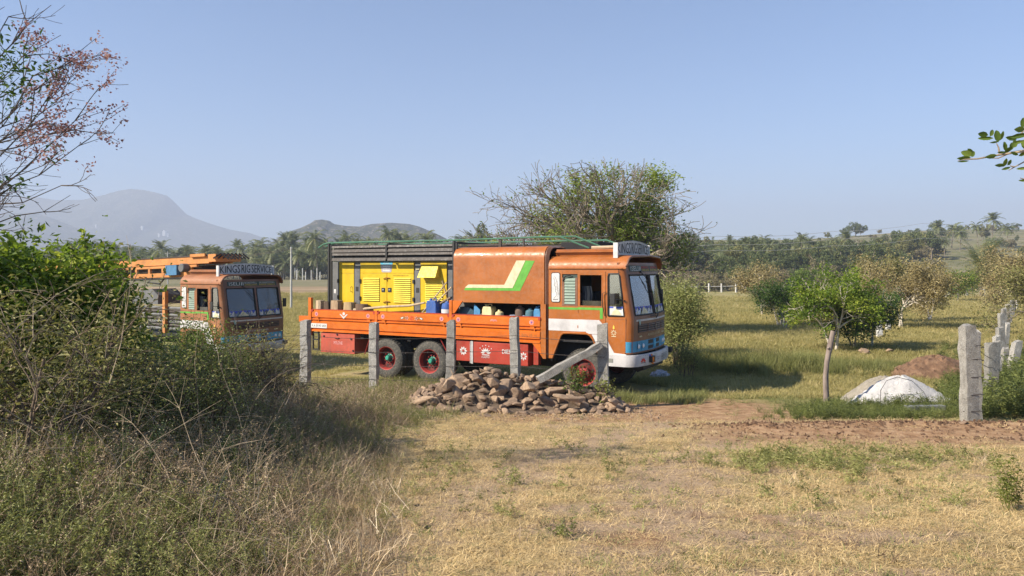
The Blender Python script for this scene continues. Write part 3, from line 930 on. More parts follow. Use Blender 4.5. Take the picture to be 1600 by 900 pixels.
    for k in range(5):
        stroke(dr, [(7.185 + k * .025, 2.125), (7.195 + k * .025, 2.105), (7.205 + k*.025, 2.125)], .004, -.0125)
    dr.build('panel_drawing', [M['print_black']], wpo)
    # quarter window glass + seal + mural
    qpts = lambda z: (8.485, 8.845 - max(0, z - 1.78) * .11)
    q = MB()
    zz = [1.79, 2.2, 2.69]
    q.sheet([[(qpts(z)[i], .014, z) for z in zz] for i in (0, 1)], (0, .005, 0))
    qo = q.build('quarter_window', [M['glass']], root)
    sl = MB(); lp = [(8.485, 1.79), (8.84, 1.79), (8.80, 2.2), (8.745, 2.64), (8.72, 2.69), (8.52, 2.69), (8.485, 2.64), (8.485, 1.79)]
    sl.tube([(a, -.004, b) for a, b in lp], .019, 5); sl.build('window_seal', [M['rubber']], qo)
    mu = MB(); mu.box(8.50, 8.83, .006, .008, 1.80, 1.99, 0)
    mu.box(8.50, 8.60, .004, .0055, 1.955, 1.988, 1); mu.box(8.66, 8.81, .004, .0055, 1.95, 1.988, 1)
    mu.prism([(8.55, 1.81), (8.79, 1.81), (8.74, 1.88), (8.69, 1.93), (8.67, 1.97), (8.64, 1.92), (8.59, 1.88)], .0035, .0025, 2)
    mu.build('window_mural', [M['print_white'], M['print_blue'], M['cream']], qo)
    # stripes and white band
    ps = MB()
    rplate(ps, UR, 7.785, 1.895, 1.945, -.001, .003, 0)
    rplate(ps, 7.785, 8.36, 1.905, 1.955, -.0105, .003, 0)
    ps.prism([(8.30, 1.955), (8.365, 1.955), (8.365, 1.72), (8.30, 1.72)], -.0145, -.0165, 0)
    ps.build('green_stripe', [M['green']], root)
    wb = MB()
    rplate(wb, UR, 7.785, 1.425, 1.685, -.001, .003)
    wb.prism([(7.785, 1.425), (7.785, 1.69), (8.28, 1.69), (8.365, 1.60), (8.425, 1.42), (8.425, 1.385), (8.0, 1.385), (7.97, 1.43)], -.0105, -.0135)
    wb.build('white_band', [M['white']], root)
    wf = MB()
    wf.prism([(8.10, 1.385), (8.45, 1.385), (8.50, 1.20), (8.62, 1.0), (8.88, .985), (8.90, .965), (8.40, .965), (8.33, .90), (8.17, 1.26)], -.0012, -.0042)
    wf.build('fender_panel', [M['white']], root)
    # wheel arch lip
    al = MB()
    apts = [(7.16, .81), (7.22, .95), (7.37, 1.32), (7.43, 1.375), (7.6, 1.385), (8.0, 1.385), (8.07, 1.35), (8.14, 1.27), (8.30, .88), (8.33, .80)]
    al.tube([(a, -.008, b) for a, b in apts], [.022] * len(apts), 6)
    al.build('arch_lip', [cabm], root)
    # dark wheel-house
    wh = MB(); wh.box(7.10, 8.86, .30, 2.1, .72, 1.17); wh.box(7.10, 7.14, .04, .3, .75, 1.35)
    wh.build('wheel_house', [M['dark']], root)
    # blue band round the corner and along the front
    bb = MB()
    cols_b = [0, .03, .07, .11, .30, .50]
    bb.sheet([[(8.88, -.004, 1.015), (8.88, -.004, 1.245)]] + [[(fp(v, z)[0] + (.004 if v > .01 else 0), v - (.004 if v < .05 else 0), z) for z in (1.015, 1.245)] for v in cols_b], (-.002, .002, 0))
    bb.sheet([[(fp(v, z)[0] + .004, v, z) for z in (1.015, 1.245)] for v in [.5, .8, 1.2, 1.6, 2.0, 2.31]], (-.003, 0, 0))
    bbo = bb.build('blue_band', [M['blue']], root)
    # headlamp pockets and centre grille
    for v in (.34, .56, 1.98, 2.17):
        hl = MB()
        u = front_u(v, 1.12)
        hl.add([(u + .007, v - .085, 1.05), (u + .007, v + .085, 1.05), (u + .007, v + .06, 1.22), (u + .007, v - .06, 1.22), (u - .02, v, 1.10)], [(0, 1, 4), (1, 2, 4), (2, 3, 4), (3, 0, 4)], 0)
        hl.build('headlamp_surround', [M['cyan']], bbo)
    for v in (.34, .56, 1.98, 2.17):
        lm = MB(); lm.lathe([(0, .028), (.03, .024), (.045, .012), (.052, 0)], (front_u(v, 1.12) + .006, v, 1.13), 'x', 12); lm.build('headlamp', [M['lamp']], bbo)
    for (v0, v1, z0, z1) in ((.82, 1.10, 1.15, 1.23), (.82, 1.10, 1.035, 1.11), (1.32, 1.60, 1.15, 1.23), (1.32, 1.60, 1.035, 1.11)):
        gr = MB(); gr.sheet([[front_pt(v, z, .0065) for z in (z0, z1)] for v in (v0, v1)], (-.002, 0, 0))
        gr.build('lower_grille', [M['black']], bbo)
    stp = MB()
    u0 = front_u(1.21, 1.12) + .009
    for k in range(10):
        a = k * math.pi / 5; 
    star = []
    for k in range(16):
        a = math.pi/2 + k * math.pi / 8; r_ = .115 if k % 2 == 0 else .05
        star.append((1.21 + r_ * math.cos(a), 1.13 + r_ * math.sin(a)))
    stp.prism_x(star, u0 - .002, u0 + .006); stp.build('star_badge', [M['cyan']], bbo)
    # main grille
    mg = MB()
    mg.sheet([[front_pt(v, z, .008) for z in (1.42, 1.60)] for v in np.linspace(.30, 2.14, 8)], (-.004, 0, 0))
    mgo = mg.build('grille', [M['black']], root)
    for k in range(4):
        z = 1.435 + k * .047
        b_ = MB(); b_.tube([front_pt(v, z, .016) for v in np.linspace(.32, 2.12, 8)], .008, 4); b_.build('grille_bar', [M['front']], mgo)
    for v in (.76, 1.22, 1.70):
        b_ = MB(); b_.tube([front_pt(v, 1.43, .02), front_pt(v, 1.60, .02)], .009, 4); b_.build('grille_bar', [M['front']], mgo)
    bdg = MB(); bdg.prism_x([(1.20, 1.47), (1.235, 1.50), (1.215, 1.51), (1.245, 1.56), (1.20, 1.53), (1.215, 1.515)], u0 + .02, u0 + .03); bdg.build('grille_badge', [M['chrome']], mgo)
    # white/grey line below windscreens, small shield
    wl = MB(); wl.sheet([[front_pt(v, z, .006) for z in (1.665, 1.705)] for v in np.linspace(.22, 2.30, 9)], (-.003, 0, 0)); wl.build('white_stripe', [M['white']], root)
    shd = MB(); u2 = front_u(.36, 1.62)
    shd.prism_x([(.30, 1.70), (.45, 1.70), (.42, 1.62), (.37, 1.56), (.335, 1.62)], u2 + .008, u2 + .013); shd.build('shield_sticker', [flatc('pale_green_sticker', (.30, .42, .38))], root)
    nm = MB()
    put_text(nm, 'ASHOK LEYLAND', lambda a, b: front_pt(.78 + .85 * a, 1.325 + .055 * b, .008))
    nmo = nm.build('name_lettering', [M['print_white'] if old else M['chrome']], root)
    for v in (.44, 1.98):
        ss = MB(); u3 = front_u(v, 1.33)
        for k in range(5):
            ss.prism_x([(v - .10 + k * .04, 1.335), (v - .08 + k * .04, 1.36 if k % 2 else 1.35), (v - .06 + k * .04, 1.335), (v - .08 + k*.04, 1.32)], u3 + .004, u3 + .007)
        ss.build('leaf_ornament', [M['cream']], root)
    # emblem on the door side
    em = MB(); c = LP(959, 520)
    petals(em, c[0], c[2], .07, -.004, 8, 0); disc(em, c[0], c[2] + .10, .022, -.004, 8, 1)
    em.prism([(c[0] - .02, c[2] + .12), (c[0] + .02, c[2] + .12), (c[0], c[2] + .17)], -.004, -.006, 1)
    em.box(c[0] - .05, c[0] + .05, -.006, -.004, c[2] - .085, c[2] - .070, 0)
    em.build('side_emblem', [M['cream'], M['print_yellow']], root)
    # seam lines on the shell (panel gaps as thin dark strips standing in grooves)
    gp = MB()
    gp.box(8.875, 8.881, -.0015, .0, 1.02, 1.72); gp.box(8.45, 8.88, -.0015, .0, 1.715, 1.722)
    gp.box(7.398, 7.404, -.0015, 0, 2.69, 2.80); gp.box(7.778, 7.783, -.0015, 0, 2.70, 2.80)
    gp.build_each('panel_gap', [M['front']], root)
    # ---- bumper
    bp = MB()
    zb0, zb1 = .705, .965
    outer = [(8.36, -.02), (8.86, -.03), (9.0, .01), (9.10, .12), (9.20, .5), (9.25, 1.21), (9.20, 1.92), (9.10, 2.30), (9.0, 2.41), (8.86, 2.45), (8.36, 2.44)]
    bp.sheet([[(u, v, zb0 + .01), (u + .012 * (u > 8.9), v, .76), (u + .012 * (u > 8.9), v, .92), (u, v, zb1)] for u, v in outer],
             lambda i, j: ((-.05 if 2 <= i <= 8 else 0), (.05 if i < 3 else (-.05 if i > 7 else 0)), 0))
    bpo = bp.build('bumper', [M['white']], root)
    def bpt(v, z, off=.02):
        vs_ = [o[1] for o in outer[2:9]]; us_ = [o[0] for o in outer[2:9]]
        return Vector((float(np.interp(v, vs_, us_)) + off, v, z))
    bd = MB()
    lot = (.30, .83)
    for k in range(5):   # lotus
        a = math.radians(20 + 35 * k); r0, r1, w = .02, .105, .022
        c_, s2 = math.cos(a), math.sin(a)
        q_ = [(r0, 0), (.6 * r1, w), (r1, 0), (.6 * r1, -w)]
        bd.add([bpt(lot[0] + x * c_ - y * s2, lot[1] - .03 + x * s2 + y * c_) for x, y in q_], [(0, 1, 2, 3)], 0)
    bd.add([bpt(.20, .785), bpt(.40, .785), bpt(.37, .795), bpt(.23, .795)], [(0, 1, 2, 3)], 1)
    for k in range(5): bd.add([bpt(.17 + k * .065, .935), bpt(.185 + k * .065, .935), bpt(.185 + k * .065, .945), bpt(.17 + k * .065, .945)], [(0, 1, 2, 3)], 1)
    for dz in (.0, ): 
        bd.add([bpt(.50, .945), bpt(.60, .945), bpt(.66, .90), bpt(.56, .90)], [(0, 1, 2, 3)], 2)
        bd.add([bpt(.60, .945), bpt(.70, .945), bpt(.74, .90), bpt(.66, .90)], [(0, 1, 2, 3)], 3)
        bd.add([bpt(.64, .76), bpt(.74, .76), bpt(.82, .72), bpt(.72, .72)], [(0, 1, 2, 3)], 3)
        bd.add([bpt(.74, .80), bpt(.84, .80), bpt(.88, .75), bpt(.80, .75)], [(0, 1, 2, 3)], 0)
    np_ = MB(); put_text(np_, 'KA 01 MS 5059', lambda a, b: bpt(1.30 + .45 * a, .80 + .065 * b)); np_.build('number_lettering', [M['print_black']], bpo)
    for (v0, v1, z0, z1) in ((1.26, 1.79, .883, .891), (1.26, 1.79, .776, .784), (1.26, 1.268, .776, .891), (1.782, 1.79, .776, .891)):
        bd.add([bpt(v0, z0), bpt(v1, z0), bpt(v1, z1), bpt(v0, z1)], [(0, 1, 2, 3)], 1)
    bd.add([bpt(.95, .855), bpt(1.18, .865), bpt(1.18, .845), bpt(.95, .835)], [(0, 1, 2, 3)], 4)
    bd.add([bpt(1.0, .82), bpt(1.12, .825), bpt(1.10, .79), bpt(1.0, .785)], [(0, 1, 2, 3)], 4)
    bd.build_each('bumper_decoration', [M['print_red'], M['print_black'], M['print_blue'], M['amber'], M['violet']], bpo)
    fl = MB()
    c0 = bpt(.62, .84, .0)
    fl.box(c0.x - .01, c0.x + .075, .54, .76, .775, .905, 0)
    fl.box(c0.x + .075, c0.x + .085, .57, .66, .79, .89, 1)
    fl.build('fog_lamp', [M['rubber'], M['amber']], bpo)
    fl = MB()
    fl.box(9.12, 9.20, 2.20, 2.36, .84, .95, 0); fl.lathe([(.0, .09), (.05, .085), (.065, .05), (.065, 0)], (9.12, 2.28, .88), 'x', 12)
    fl.build('fog_lamp', [M['rubber']], bpo)
    rs = MB(); rs.box(8.47, 8.60, -.034, -.030, .80, .88); rs.build('reflector', [flatc('grey_reflector', (.22, .22, .19))], bpo)
    vb = MB(); vb.box(8.7, 9.1, .5, 1.9, .60, .72); vb.prism([(8.75, .62), (9.05, .70), (9.1, .64), (8.9, .52)], .7, 1.6); vb.build('front_apron', [M['black']], root)
    # wipers
    for (v0, z0, v1, z1) in ((.80, 2.73, 1.12, 2.28),):
        wpr = MB()
        a, b = front_pt(v0 - .05, z0, .02), front_pt(v1, z1 + .12, .035)
        wpr.tube([a, front_pt(v0 + .08, z0 - .12, .05), b], [.012, .009, .007], 5)
        wpr.tube([front_pt(v0 + .10, z0 - .20, .03), front_pt(v1 + .05, z1 - .02, .03)], .009, 4)
        wpr.lathe([(0, .03), (.02, .03), (.025, 0)], (front_pt(v0 - .05, z0, .0)), 'x', 8)
        wpr.build('wiper', [M['rubber']], root)
    wb2 = MB(); wb2.tube([front_pt(.85, 1.755, .035), front_pt(1.10, 1.77, .04), front_pt(1.18, 1.74, .04)], .009, 4)
    wb2.tube([front_pt(1.95, 1.765, .035), front_pt(2.2, 1.78, .04)], .009, 4); wb2.tube([front_pt(1.21, 1.70, .03), front_pt(1.25, 1.76, .06), front_pt(1.33, 1.79, .05)], .014, 5)
    wb2.build_each('wiper', [M['rubber']], root)
    # mirror
    mr = MB(); mr.box(8.57, 8.68, -.13, -.10, 2.04, 2.27); mr.tube([(8.80, -.01, 2.12), (8.74, -.09, 2.14), (8.64, -.115, 2.16)], .012, 5)
    mr.lathe([(0, .02), (.02, .02), (.025, 0)], (8.86, -.02, 2.11), 'y', 8)
    mr.build('wing_mirror', [M['rubber']], root, bevel=.012)
    m2 = MB(); m2.box(8.86, 8.90, 2.47, 2.60, 2.02, 2.30); m2.tube([(8.80, 2.42, 2.2), (8.86, 2.52, 2.18)], .012, 5); m2.build('wing_mirror', [M['rubber']], root, bevel=.012)
    # interior
    for v in (.30, 1.55):
        it = MB()
        it.box(7.62, 8.10, v, v + .52, 1.50, 1.64); it.prism([(7.50, 1.55), (7.62, 1.55), (7.56, 2.25), (7.44, 2.25)], v, v + .52)
        it.build('seat', [M['seat']], root, bevel=.03)
    sw = MB(); sw.lathe([(.21, -.012), (.222, 0), (.21, .012), (.198, 0)], (8.50, .60, 1.98), 'z', 20, closed=True)
    sw.tube([(8.50, .60, 1.98), (8.66, .60, 1.50)], .02, 6); sw.tube([(8.3, .6, 1.98), (8.7, .6, 1.98)], .01, 4)
    sw.build('steering_wheel', [M['rubber']], root)
    db = MB(); db.prism([(8.62, 1.25), (8.95, 1.25), (8.95, 1.74), (8.72, 1.76), (8.60, 1.66)], .1, 2.3); db.build('dashboard', [M['dark']], root)
    ct = MB(); rr = random.Random(2)
    pth = [(7.84 + .22 * t + .012 * math.sin(t * 40), .10 + .02 * math.sin(t * 55)) for t in np.linspace(0, 1, 24)]
    ct.sheet([[(u, v, 2.02), (u + .02, v, 2.25), (u - .01, v, 2.42)] for u, v in pth], (0, .003, 0)); ct.build('cab_curtain', [flatc('curtain_cloth', (.035, .045, .06))], root)

def flatc(name, col, rough=.6):
    if name in bpy.data.materials: return bpy.data.materials[name]
    return flat(name, col, rough)

def wheel_mesh_parts(dished):
    """tyre with real tread lugs, rim, hub; centred at origin, outer face toward -y"""
    R, wd = .525, .27
    ty = MB()
    prof = [(.285, .03), (.30, .0), (.36, -.012), (.43, -.004), (.475, .018), (.505, .04), (.512, wd/2), (.505, wd-.04), (.475, wd-.018), (.43, wd), (.36, wd), (.29, wd - .02)]
    ty.lathe(prof, (0, 0, 0), 'y', 40)
    nl = 44
    for k in range(nl):
        a = 2 * math.pi * k / nl
        for side in (0, 1):
            a2 = a + (math.pi / nl if side else 0); da = math.pi / nl * .62
            y0, y1 = (.012, wd * .46) if side == 0 else (wd * .54, wd - .012)
            vs_ = []
            for r in (.495, R):
                for (aa, yy) in ((a2 - da, y0), (a2 + da, y0), (a2 + da + .03, y1), (a2 - da + .03, y1)):
                    rr_ = r - (.022 if (yy < .03 or yy > wd - .03) and r == R else 0)
                    vs_.append((rr_ * math.cos(aa), yy, rr_ * math.sin(aa)))
            ty.add(vs_, [(4, 5, 6, 7), (0, 1, 5, 4), (1, 2, 6, 5), (2, 3, 7, 6), (3, 0, 4, 7)], 0)
    rim = MB()
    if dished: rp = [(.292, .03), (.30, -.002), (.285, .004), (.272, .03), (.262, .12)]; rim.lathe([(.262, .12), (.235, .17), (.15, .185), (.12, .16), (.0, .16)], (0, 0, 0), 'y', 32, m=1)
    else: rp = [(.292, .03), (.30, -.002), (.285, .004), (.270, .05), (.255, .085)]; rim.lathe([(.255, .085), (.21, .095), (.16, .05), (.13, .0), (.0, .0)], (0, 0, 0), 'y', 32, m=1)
    rim.lathe(rp, (0, 0, 0), 'y', 32)
    hub = MB()
    hy = .16 if dished else .0
    hub.lathe([(.0, hy - .13), (.045, hy - .128), (.062, hy - .11), (.068, hy - .02), (.10, hy - .01), (.105, hy)], (0, 0, 0), 'y', 16)
    nuts = MB()
    for k in range(10):
        a = 2 * math.pi * k / 10
        nuts.lathe([(0, hy - .045), (.017, hy - .042), (.017, hy)], (.135 * math.cos(a), 0, .135 * math.sin(a)), 'y', 6, smooth=False)
    holes = MB()
    for k in range(8):
        a = 2 * math.pi * (k + .5) / 8; r_ = .205
        cx, cz = r_ * math.cos(a), r_ * math.sin(a)
        hyy = (.176 if dished else .085)
        holes.lathe([(0, hyy - .010), (.026, hyy - .008)], (cx, 0, cz), 'y', 10)
    return ty, rim, hub, nuts, holes
_wm = {}
def add_wheel(root, u, v, z, dished=True, flip=False):
    if dished not in _wm:
        ty, rim, hub, nuts, holes = wheel_mesh_parts(dished)
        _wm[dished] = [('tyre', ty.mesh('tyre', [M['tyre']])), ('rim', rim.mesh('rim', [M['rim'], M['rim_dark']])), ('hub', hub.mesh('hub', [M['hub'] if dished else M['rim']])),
                       ('wheel_nuts', nuts.mesh('wheel_nuts', [M['rim']])), ('rim_holes', holes.mesh('rim_holes', [M['black']]))]
    parts = _wm[dished]
    w = link_mesh('wheel', parts[0][1], root); w.location = (u, v, z)
    w.rotation_euler = (0, random.Random(int(u * 100)).uniform(0, 6), math.pi if flip else 0)
    for nm, me in parts[1:]:
        link_mesh(nm, me, w)

# =================== truck one: compressor truck
truck = empty('flatbed_truck', T_O, T_RZ, 'long orange flatbed truck with brown cab and covered box behind the stone post fence', 'truck')
build_cab(truck)
# side boards: corrugated pressing, cross-section in (v,z)
sb_prof = [(0, 1.70), (0, 1.66), (-.022, 1.645), (-.022, 1.50), (.016, 1.490), (.016, 1.462), (-.026, 1.450), (-.026, 1.432), (.016, 1.425), (.016, 1.400), (-.022, 1.375), (-.022, 1.215), (.016, 1.203), (.016, 1.175), (-.022, 1.160), (-.022, 1.12), (.035, 1.12), (.035, 1.70)]
for (u0, u1) in ((.02, 2.155), (2.255, 4.42), (4.52, 6.86)):
    b = MB(); b.prism_x(sb_prof, u0, u1)
    bo = b.build('side_board', [M['orange']], truck)
    top = MB(); top.box(u0, u1, -.006, .045, 1.7005, 1.715); top.build('top_edge', [M['red']], bo)
    for uu in (u0 + .19, u1 - .19):
        h = MB(); h.box(uu - .07, uu + .07, -.034, -.004, 1.43, 1.46); h.box(uu - .05, uu + .05, -.030, -.004, 1.46, 1.49); h.box(uu + .045, uu + .07, -.034, -.004, 1.40, 1.43)
        h.build('hinge', [M['orange']], bo)
        e = MB(); disc(e, uu - .02, 1.585, .055, -.023, 14, 0); petals(e, uu - .02, 1.585, .05, -.0255, 8, 1); disc(e, uu - .02, 1.585, .016, -.028, 8, 2)
        e.build('flower_emblem', [M['pink'], M['print_red'], M['print_blue']], bo)
    clip = MB(); clip.box(u0 - .015, u0 + .04, -.03, .0, 1.64, 1.70); clip.box(u1 - .04, u1 + .015, -.03, 0, 1.64, 1.70); clip.build_each('latch', [M['red']], bo)
# bird emblem and scroll emblem
em = MB(); c = LP(538, 492)
disc(em, c[0], c[2] + .03, .042, -.024, 12, 0)
em.prism([(c[0] - .14, c[2] + .02), (c[0] - .10, c[2] + .02), (c[0], c[2] - .05), (c[0] + .10, c[2] + .02), (c[0] + .14, c[2] + .02), (c[0] + .05, c[2] - .06), (c[0], c[2] - .105), (c[0] - .05, c[2] - .06)], -.024, -.027, 0)
em.build('winged_emblem', [M['print_white']], truck)
em = MB(); c = LP(644, 497)
for sgn in (-1, 1):
    em.prism([(c[0] + sgn * .10, c[2] + .02), (c[0] + sgn * .28, c[2] + .035), (c[0] + sgn * .36, c[2] - .005), (c[0] + sgn * .32, c[2] - .045), (c[0] + sgn * .24, c[2] - .02), (c[0] + sgn * .12, c[2] - .035)], -.024, -.0255, 1)
    em.prism([(c[0] + sgn * .25, c[2] + .02), (c[0] + sgn * .33, c[2] + .0), (c[0] + sgn * .315, c[2] - .03), (c[0] + sgn * .26, c[2] - .01)], -.026, -.0275, 0)
    petals(em, c[0] + sgn * .14, c[2], .06, -.026, 5, 2, a0=0, a1=math.pi*2)
petals(em, c[0], c[2], .06, -.026, 8, 3)
em.build('scroll_emblem', [M['print_white'], M['print_brown'], M['pink'], M['print_red']], truck)
em = MB(); c = LP(772, 502)
for sgn in (-1, 1): petals(em, c[0] + sgn * .04, c[2], .06, -.024, 5, 0, a0=.3, a1=2.9)
em.build('small_emblem', [M['pink']], truck)
# number board on the side
nb = MB(); nb.box(-.0, .56, -.030, -.026, 1.215, 1.335)
nbo = nb.build('number_board', [M['print_white']], truck)
nt_ = MB(); put_text(nt_, 'K.A. 01 MS 5059', lambda a, b: (.04 + .48 * a, -.0315, 1.245 + .06 * b)); nt_.build('number_lettering', [M['print_black']], nbo)
t_ = MB(); put_text(t_, 'Babu S/B on', lambda a, b: (6.40 + .38 * a, -.0235, 1.27 + .06 * b)); t_.build('painted_lettering', [M['print_brown']], truck)
# posts
for (u0, u1, z0, z1) in ((-.10, .0, 1.0, 2.02), (2.165, 2.245, 1.12, 1.73), (4.43, 4.51, 1.12, 2.04)):
    p = MB(); p.box(u0, u1, -.03, .05, z0, z1); p.build('stake', [M['orange']], truck, bevel=.006)
p = MB(); p.box(-.10, .0, 2.30, 2.42, 1.0, 2.3); p.box(-.10, .0, .0, 2.4, 1.12, 1.22); p.box(-.45, -.1, -.02, .08, 1.36, 1.52); p.build('tail_frame', [M['orange']], truck)
p = MB(); p.prism([(4.49, 1.72), (4.49, 2.03), (4.80, 2.03), (4.58, 1.74)], -.012, .03); p.build('corner_bracket', [M['orange']], truck)
# far side boards, floor, chassis
fb = MB(); fb.box(.0, 6.85, 2.38, 2.42, 1.12, 1.70); fb.build('far_side_board', [M['orange']], truck)
fl_ = MB(); fl_.box(.0, 6.9, .04, 2.38, 1.13, 1.18); fl_.build('bed_floor', [M['slat']], truck)
ch = MB()
for v in (.75, 1.55): ch.box(.1, 8.9, v, v + .08, .85, 1.11)
for u in (.3, 1.6, 3.1, 4.5, 6.0, 7.0): ch.box(u, u + .1, .1, 2.3, .98, 1.12)
ch.box(3.0, 3.9, .9, 1.5, .45, .9); ch.box(5, 6.9, .8, 1.6, .5, .95)
ch.build('chassis', [M['dark']], truck)
ax = MB()
for u in (2.45, 3.78, 7.86): ax.tube([(u, .2, .52), (u, 2.2, .52)], .09, 8)
ax.tube([(3.78, 1.2, .6), (7.2, 1.2, .75)], .06, 8)
ax.build_each('axle', [M['dark']], truck)
mg = MB(); mg.box(1.75, 4.5, .62, .66, .75, 1.12); mg.build('mudguard', [M['dark']], truck)
for u in (2.45, 3.78):
    add_wheel(truck, u, .07, .52, True); add_wheel(truck, u, .40, .52, True)
    add_wheel(truck, u, 2.35, .52, True, True)
add_wheel(truck, 7.86, .10, .52, False); add_wheel(truck, 7.86, 2.32, .52, False, True)
# toolbox, tank boxes
rb = MB(); rb.box(.30, 1.47, .02, .62, .57, 1.095)
rbo = rb.build('tool_box', [M['redl']], truck, bevel=.01)
l_ = MB(); put_text(l_, 'MYLONE', lambda a, b: (.76 + .30 * a, .017, .80 + .085 * b)); l_.build('painted_lettering', [M['pink']], rbo)
l_ = MB()
for (u, z) in ((.42, 1.0), (.88, 1.06), (1.36, .96), (1.42, .66)): l_.box(u - .02, u + .02, .0, .02, z - .02, z + .02)
l_.tube([(.80, .01, .965), (.86, -.01, .955), (.96, .01, .96)], .008, 4)
l_.build_each('box_catch', [M['black']], rbo)
rd = MB(); rd.tube([(1.98, .06, 1.12), (1.72, .12, .58)], .014, 5); rd.tube([(4.10, .06, 1.12), (4.38, .12, .62)], .014, 5); rd.build_each('brace_rod', [M['rim']], truck)
tb = MB(); tb.box(4.60, 4.985, .03, .6, .60, 1.085); tbo = tb.build('locker', [M['red']], truck, bevel=.008)
e = MB(); petals(e, 4.80, .84, .11, .028, 9, 0, w=.5); disc(e, 4.80, .84, .03, .026, 10, 1); e.build('flower_emblem', [M['print_white'], M['red']], tbo)
sp = MB()
for k in range(26): sp.prism([(4.99, .56 + k * .02), (5.05, .57 + k * .02), (5.05, .58 + k * .02), (4.99, .57 + k * .02)], .02, .016, 0)
sp.box(5.02, 5.07, .022, .03, .55, 1.09, 0)
sp.build('striped_strap', [M['print_white']], truck)
tb = MB(); tb.box(5.08, 6.54, .03, .6, .575, 1.075); tbo = tb.build('fuel_tank', [M['red']], truck, bevel=.012)
e = MB(); c = (5.42, .80)
for k in range(7):
    a = math.radians(15 + 25 * k); cc, ss = math.cos(a), math.sin(a)
    q_ = [(.03, 0), (.09, .02), (.155, 0), (.09, -.02)]
    e.prism([(c[0] + x * cc - y * ss, c[1] + x * ss + y * cc) for x, y in q_], .028, .026)
for k in range(5):
    a = math.radians(40 + 25 * k); disc(e, c[0] + .20 * math.cos(a), c[1] + .20 * math.sin(a), .014, .028, 6)
e.box(c[0] - .10, c[0] + .10, .026, .028, .765, .785)
put_text(e, 'HAPPY', lambda a, b: (c[0] - .11 + .22 * a, .0265, .70 + .045 * b))
e.build('lotus_emblem', [M['print_white']], tbo)
e = MB(); put_text(e, 'DIESEL', lambda a, b: (5.86 + .34 * a, .0265, .83 + .10 * b)); put_text(e, 'DIESEL', lambda a, b: (5.866 + .34 * a, .0262, .83 + .10 * b)); e.build('painted_lettering', [M['print_white']], tbo)
e = MB(); petals(e, 6.42, .80, .10, .028, 8, 0, w=.5); e.build('flower_emblem', [M['print_white']], tbo)
pp = MB(); pp.box(6.66, 6.78, .06, .2, .62, 1.08); pp.build('bracket', [M['red']], truck)
ld = MB()
for u in (.0, .20): ld.box(u, u + .03, .02, .06, .62, 1.12)
for z in (.62, .88, 1.06): ld.box(0.0, .23, .02, .06, z, z + .03)
ld.build('ladder_step', [M['black']], truck)
# canopy (covered box)
r = .27
cp = [(0, 2.0), (0, 3.31 - r)]
for k in range(1, 8):
    t = k / 8 * math.pi / 2; cp.append((r - r * math.cos(t), 3.31 - r + r * math.sin(t)))
cp += [(r, 3.31), (W_CAB - r, 3.31)]
for k in range(1, 8):
    t = math.pi / 2 - k / 8 * math.pi / 2; cp.append((W_CAB - r + r * math.cos(t), 3.31 - r + r * math.sin(t)))
cp += [(W_CAB, 3.31 - r), (W_CAB, 2.0)]
cn = MB()
cn.sheet([[(u, v, z) for v, z in cp] for u in (4.54, 5.3, 6.1, 6.96)], lambda i, j: (0, (.02 if cp[j][0] < 1.2 else -.02) if cp[j][1] < 3.25 else 0, -.02 if cp[j][1] > 3.1 else 0), smooth=True)
cno = cn.build('box_cover', [M['cab']], truck)
ef = MB(); ef.box(4.545, 4.565, .02, 2.40, 2.0, 3.05); ef.build('rear_panel', [M['cab']], cno)
dd = MB(); dd.box(4.6, 6.9, 1.15, 1.17, 1.2, 3.2); dd.box(6.9, 6.92, .05, 2.3, 1.2, 2.9); dd.build('inner_panel', [M['dark']], cno)
sx_ = MB()
plate(sx_, [(727, 449), (732, 444.5), (788, 445), (807, 407), (821, 407), (801, 450), (800, 450), (727, 449.5)], -.0015, .003, 0)
plate(sx_, [(725, 453.5), (727.5, 449.6), (801.5, 450.2), (821.5, 407), (835.5, 407.5), (812.5, 454.5)], -.0015, .003, 1)
sx_.build('stripe_decal', [M['cream'], M['green']], cno)
# front end frame of the box: arch band set between box and cab
pb = MB()
pb.prism([(6.87, 1.14), (6.87, 2.0), (7.0, 2.0), (7.0, .78), (6.93, .78), (6.68, 1.12)], -.006, .035, 0)
pb.build('end_post', [M['cab']], truck)
pg2 = MB(); pg2.prism([(6.66, 1.115), (6.865, 1.115), (6.90, .84)], -.010, -.0065, 0); pg2.build('gusset', [M['orange']], truck)
ar = MB()
inner = [(v + (.05 if v < 1.2 else -.05), z - (.03 if z > 3.1 else 0)) for v, z in cp]
ar.sheet([[(6.985, v, z) for v, z in cp], [(7.0, v, z) for v, z in cp], [(7.06, v, z) for v, z in inner]], lambda i, j: (0, (.012 if cp[j][0] < 1.2 else -.012), -.012 if cp[j][1] > 3.1 else 0), smooth=True)
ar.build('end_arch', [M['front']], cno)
pz = MB(); pz.box(7.005, 7.03, .03, .06, .8, 2.9); pz.build('gap_post', [M['front']], truck)
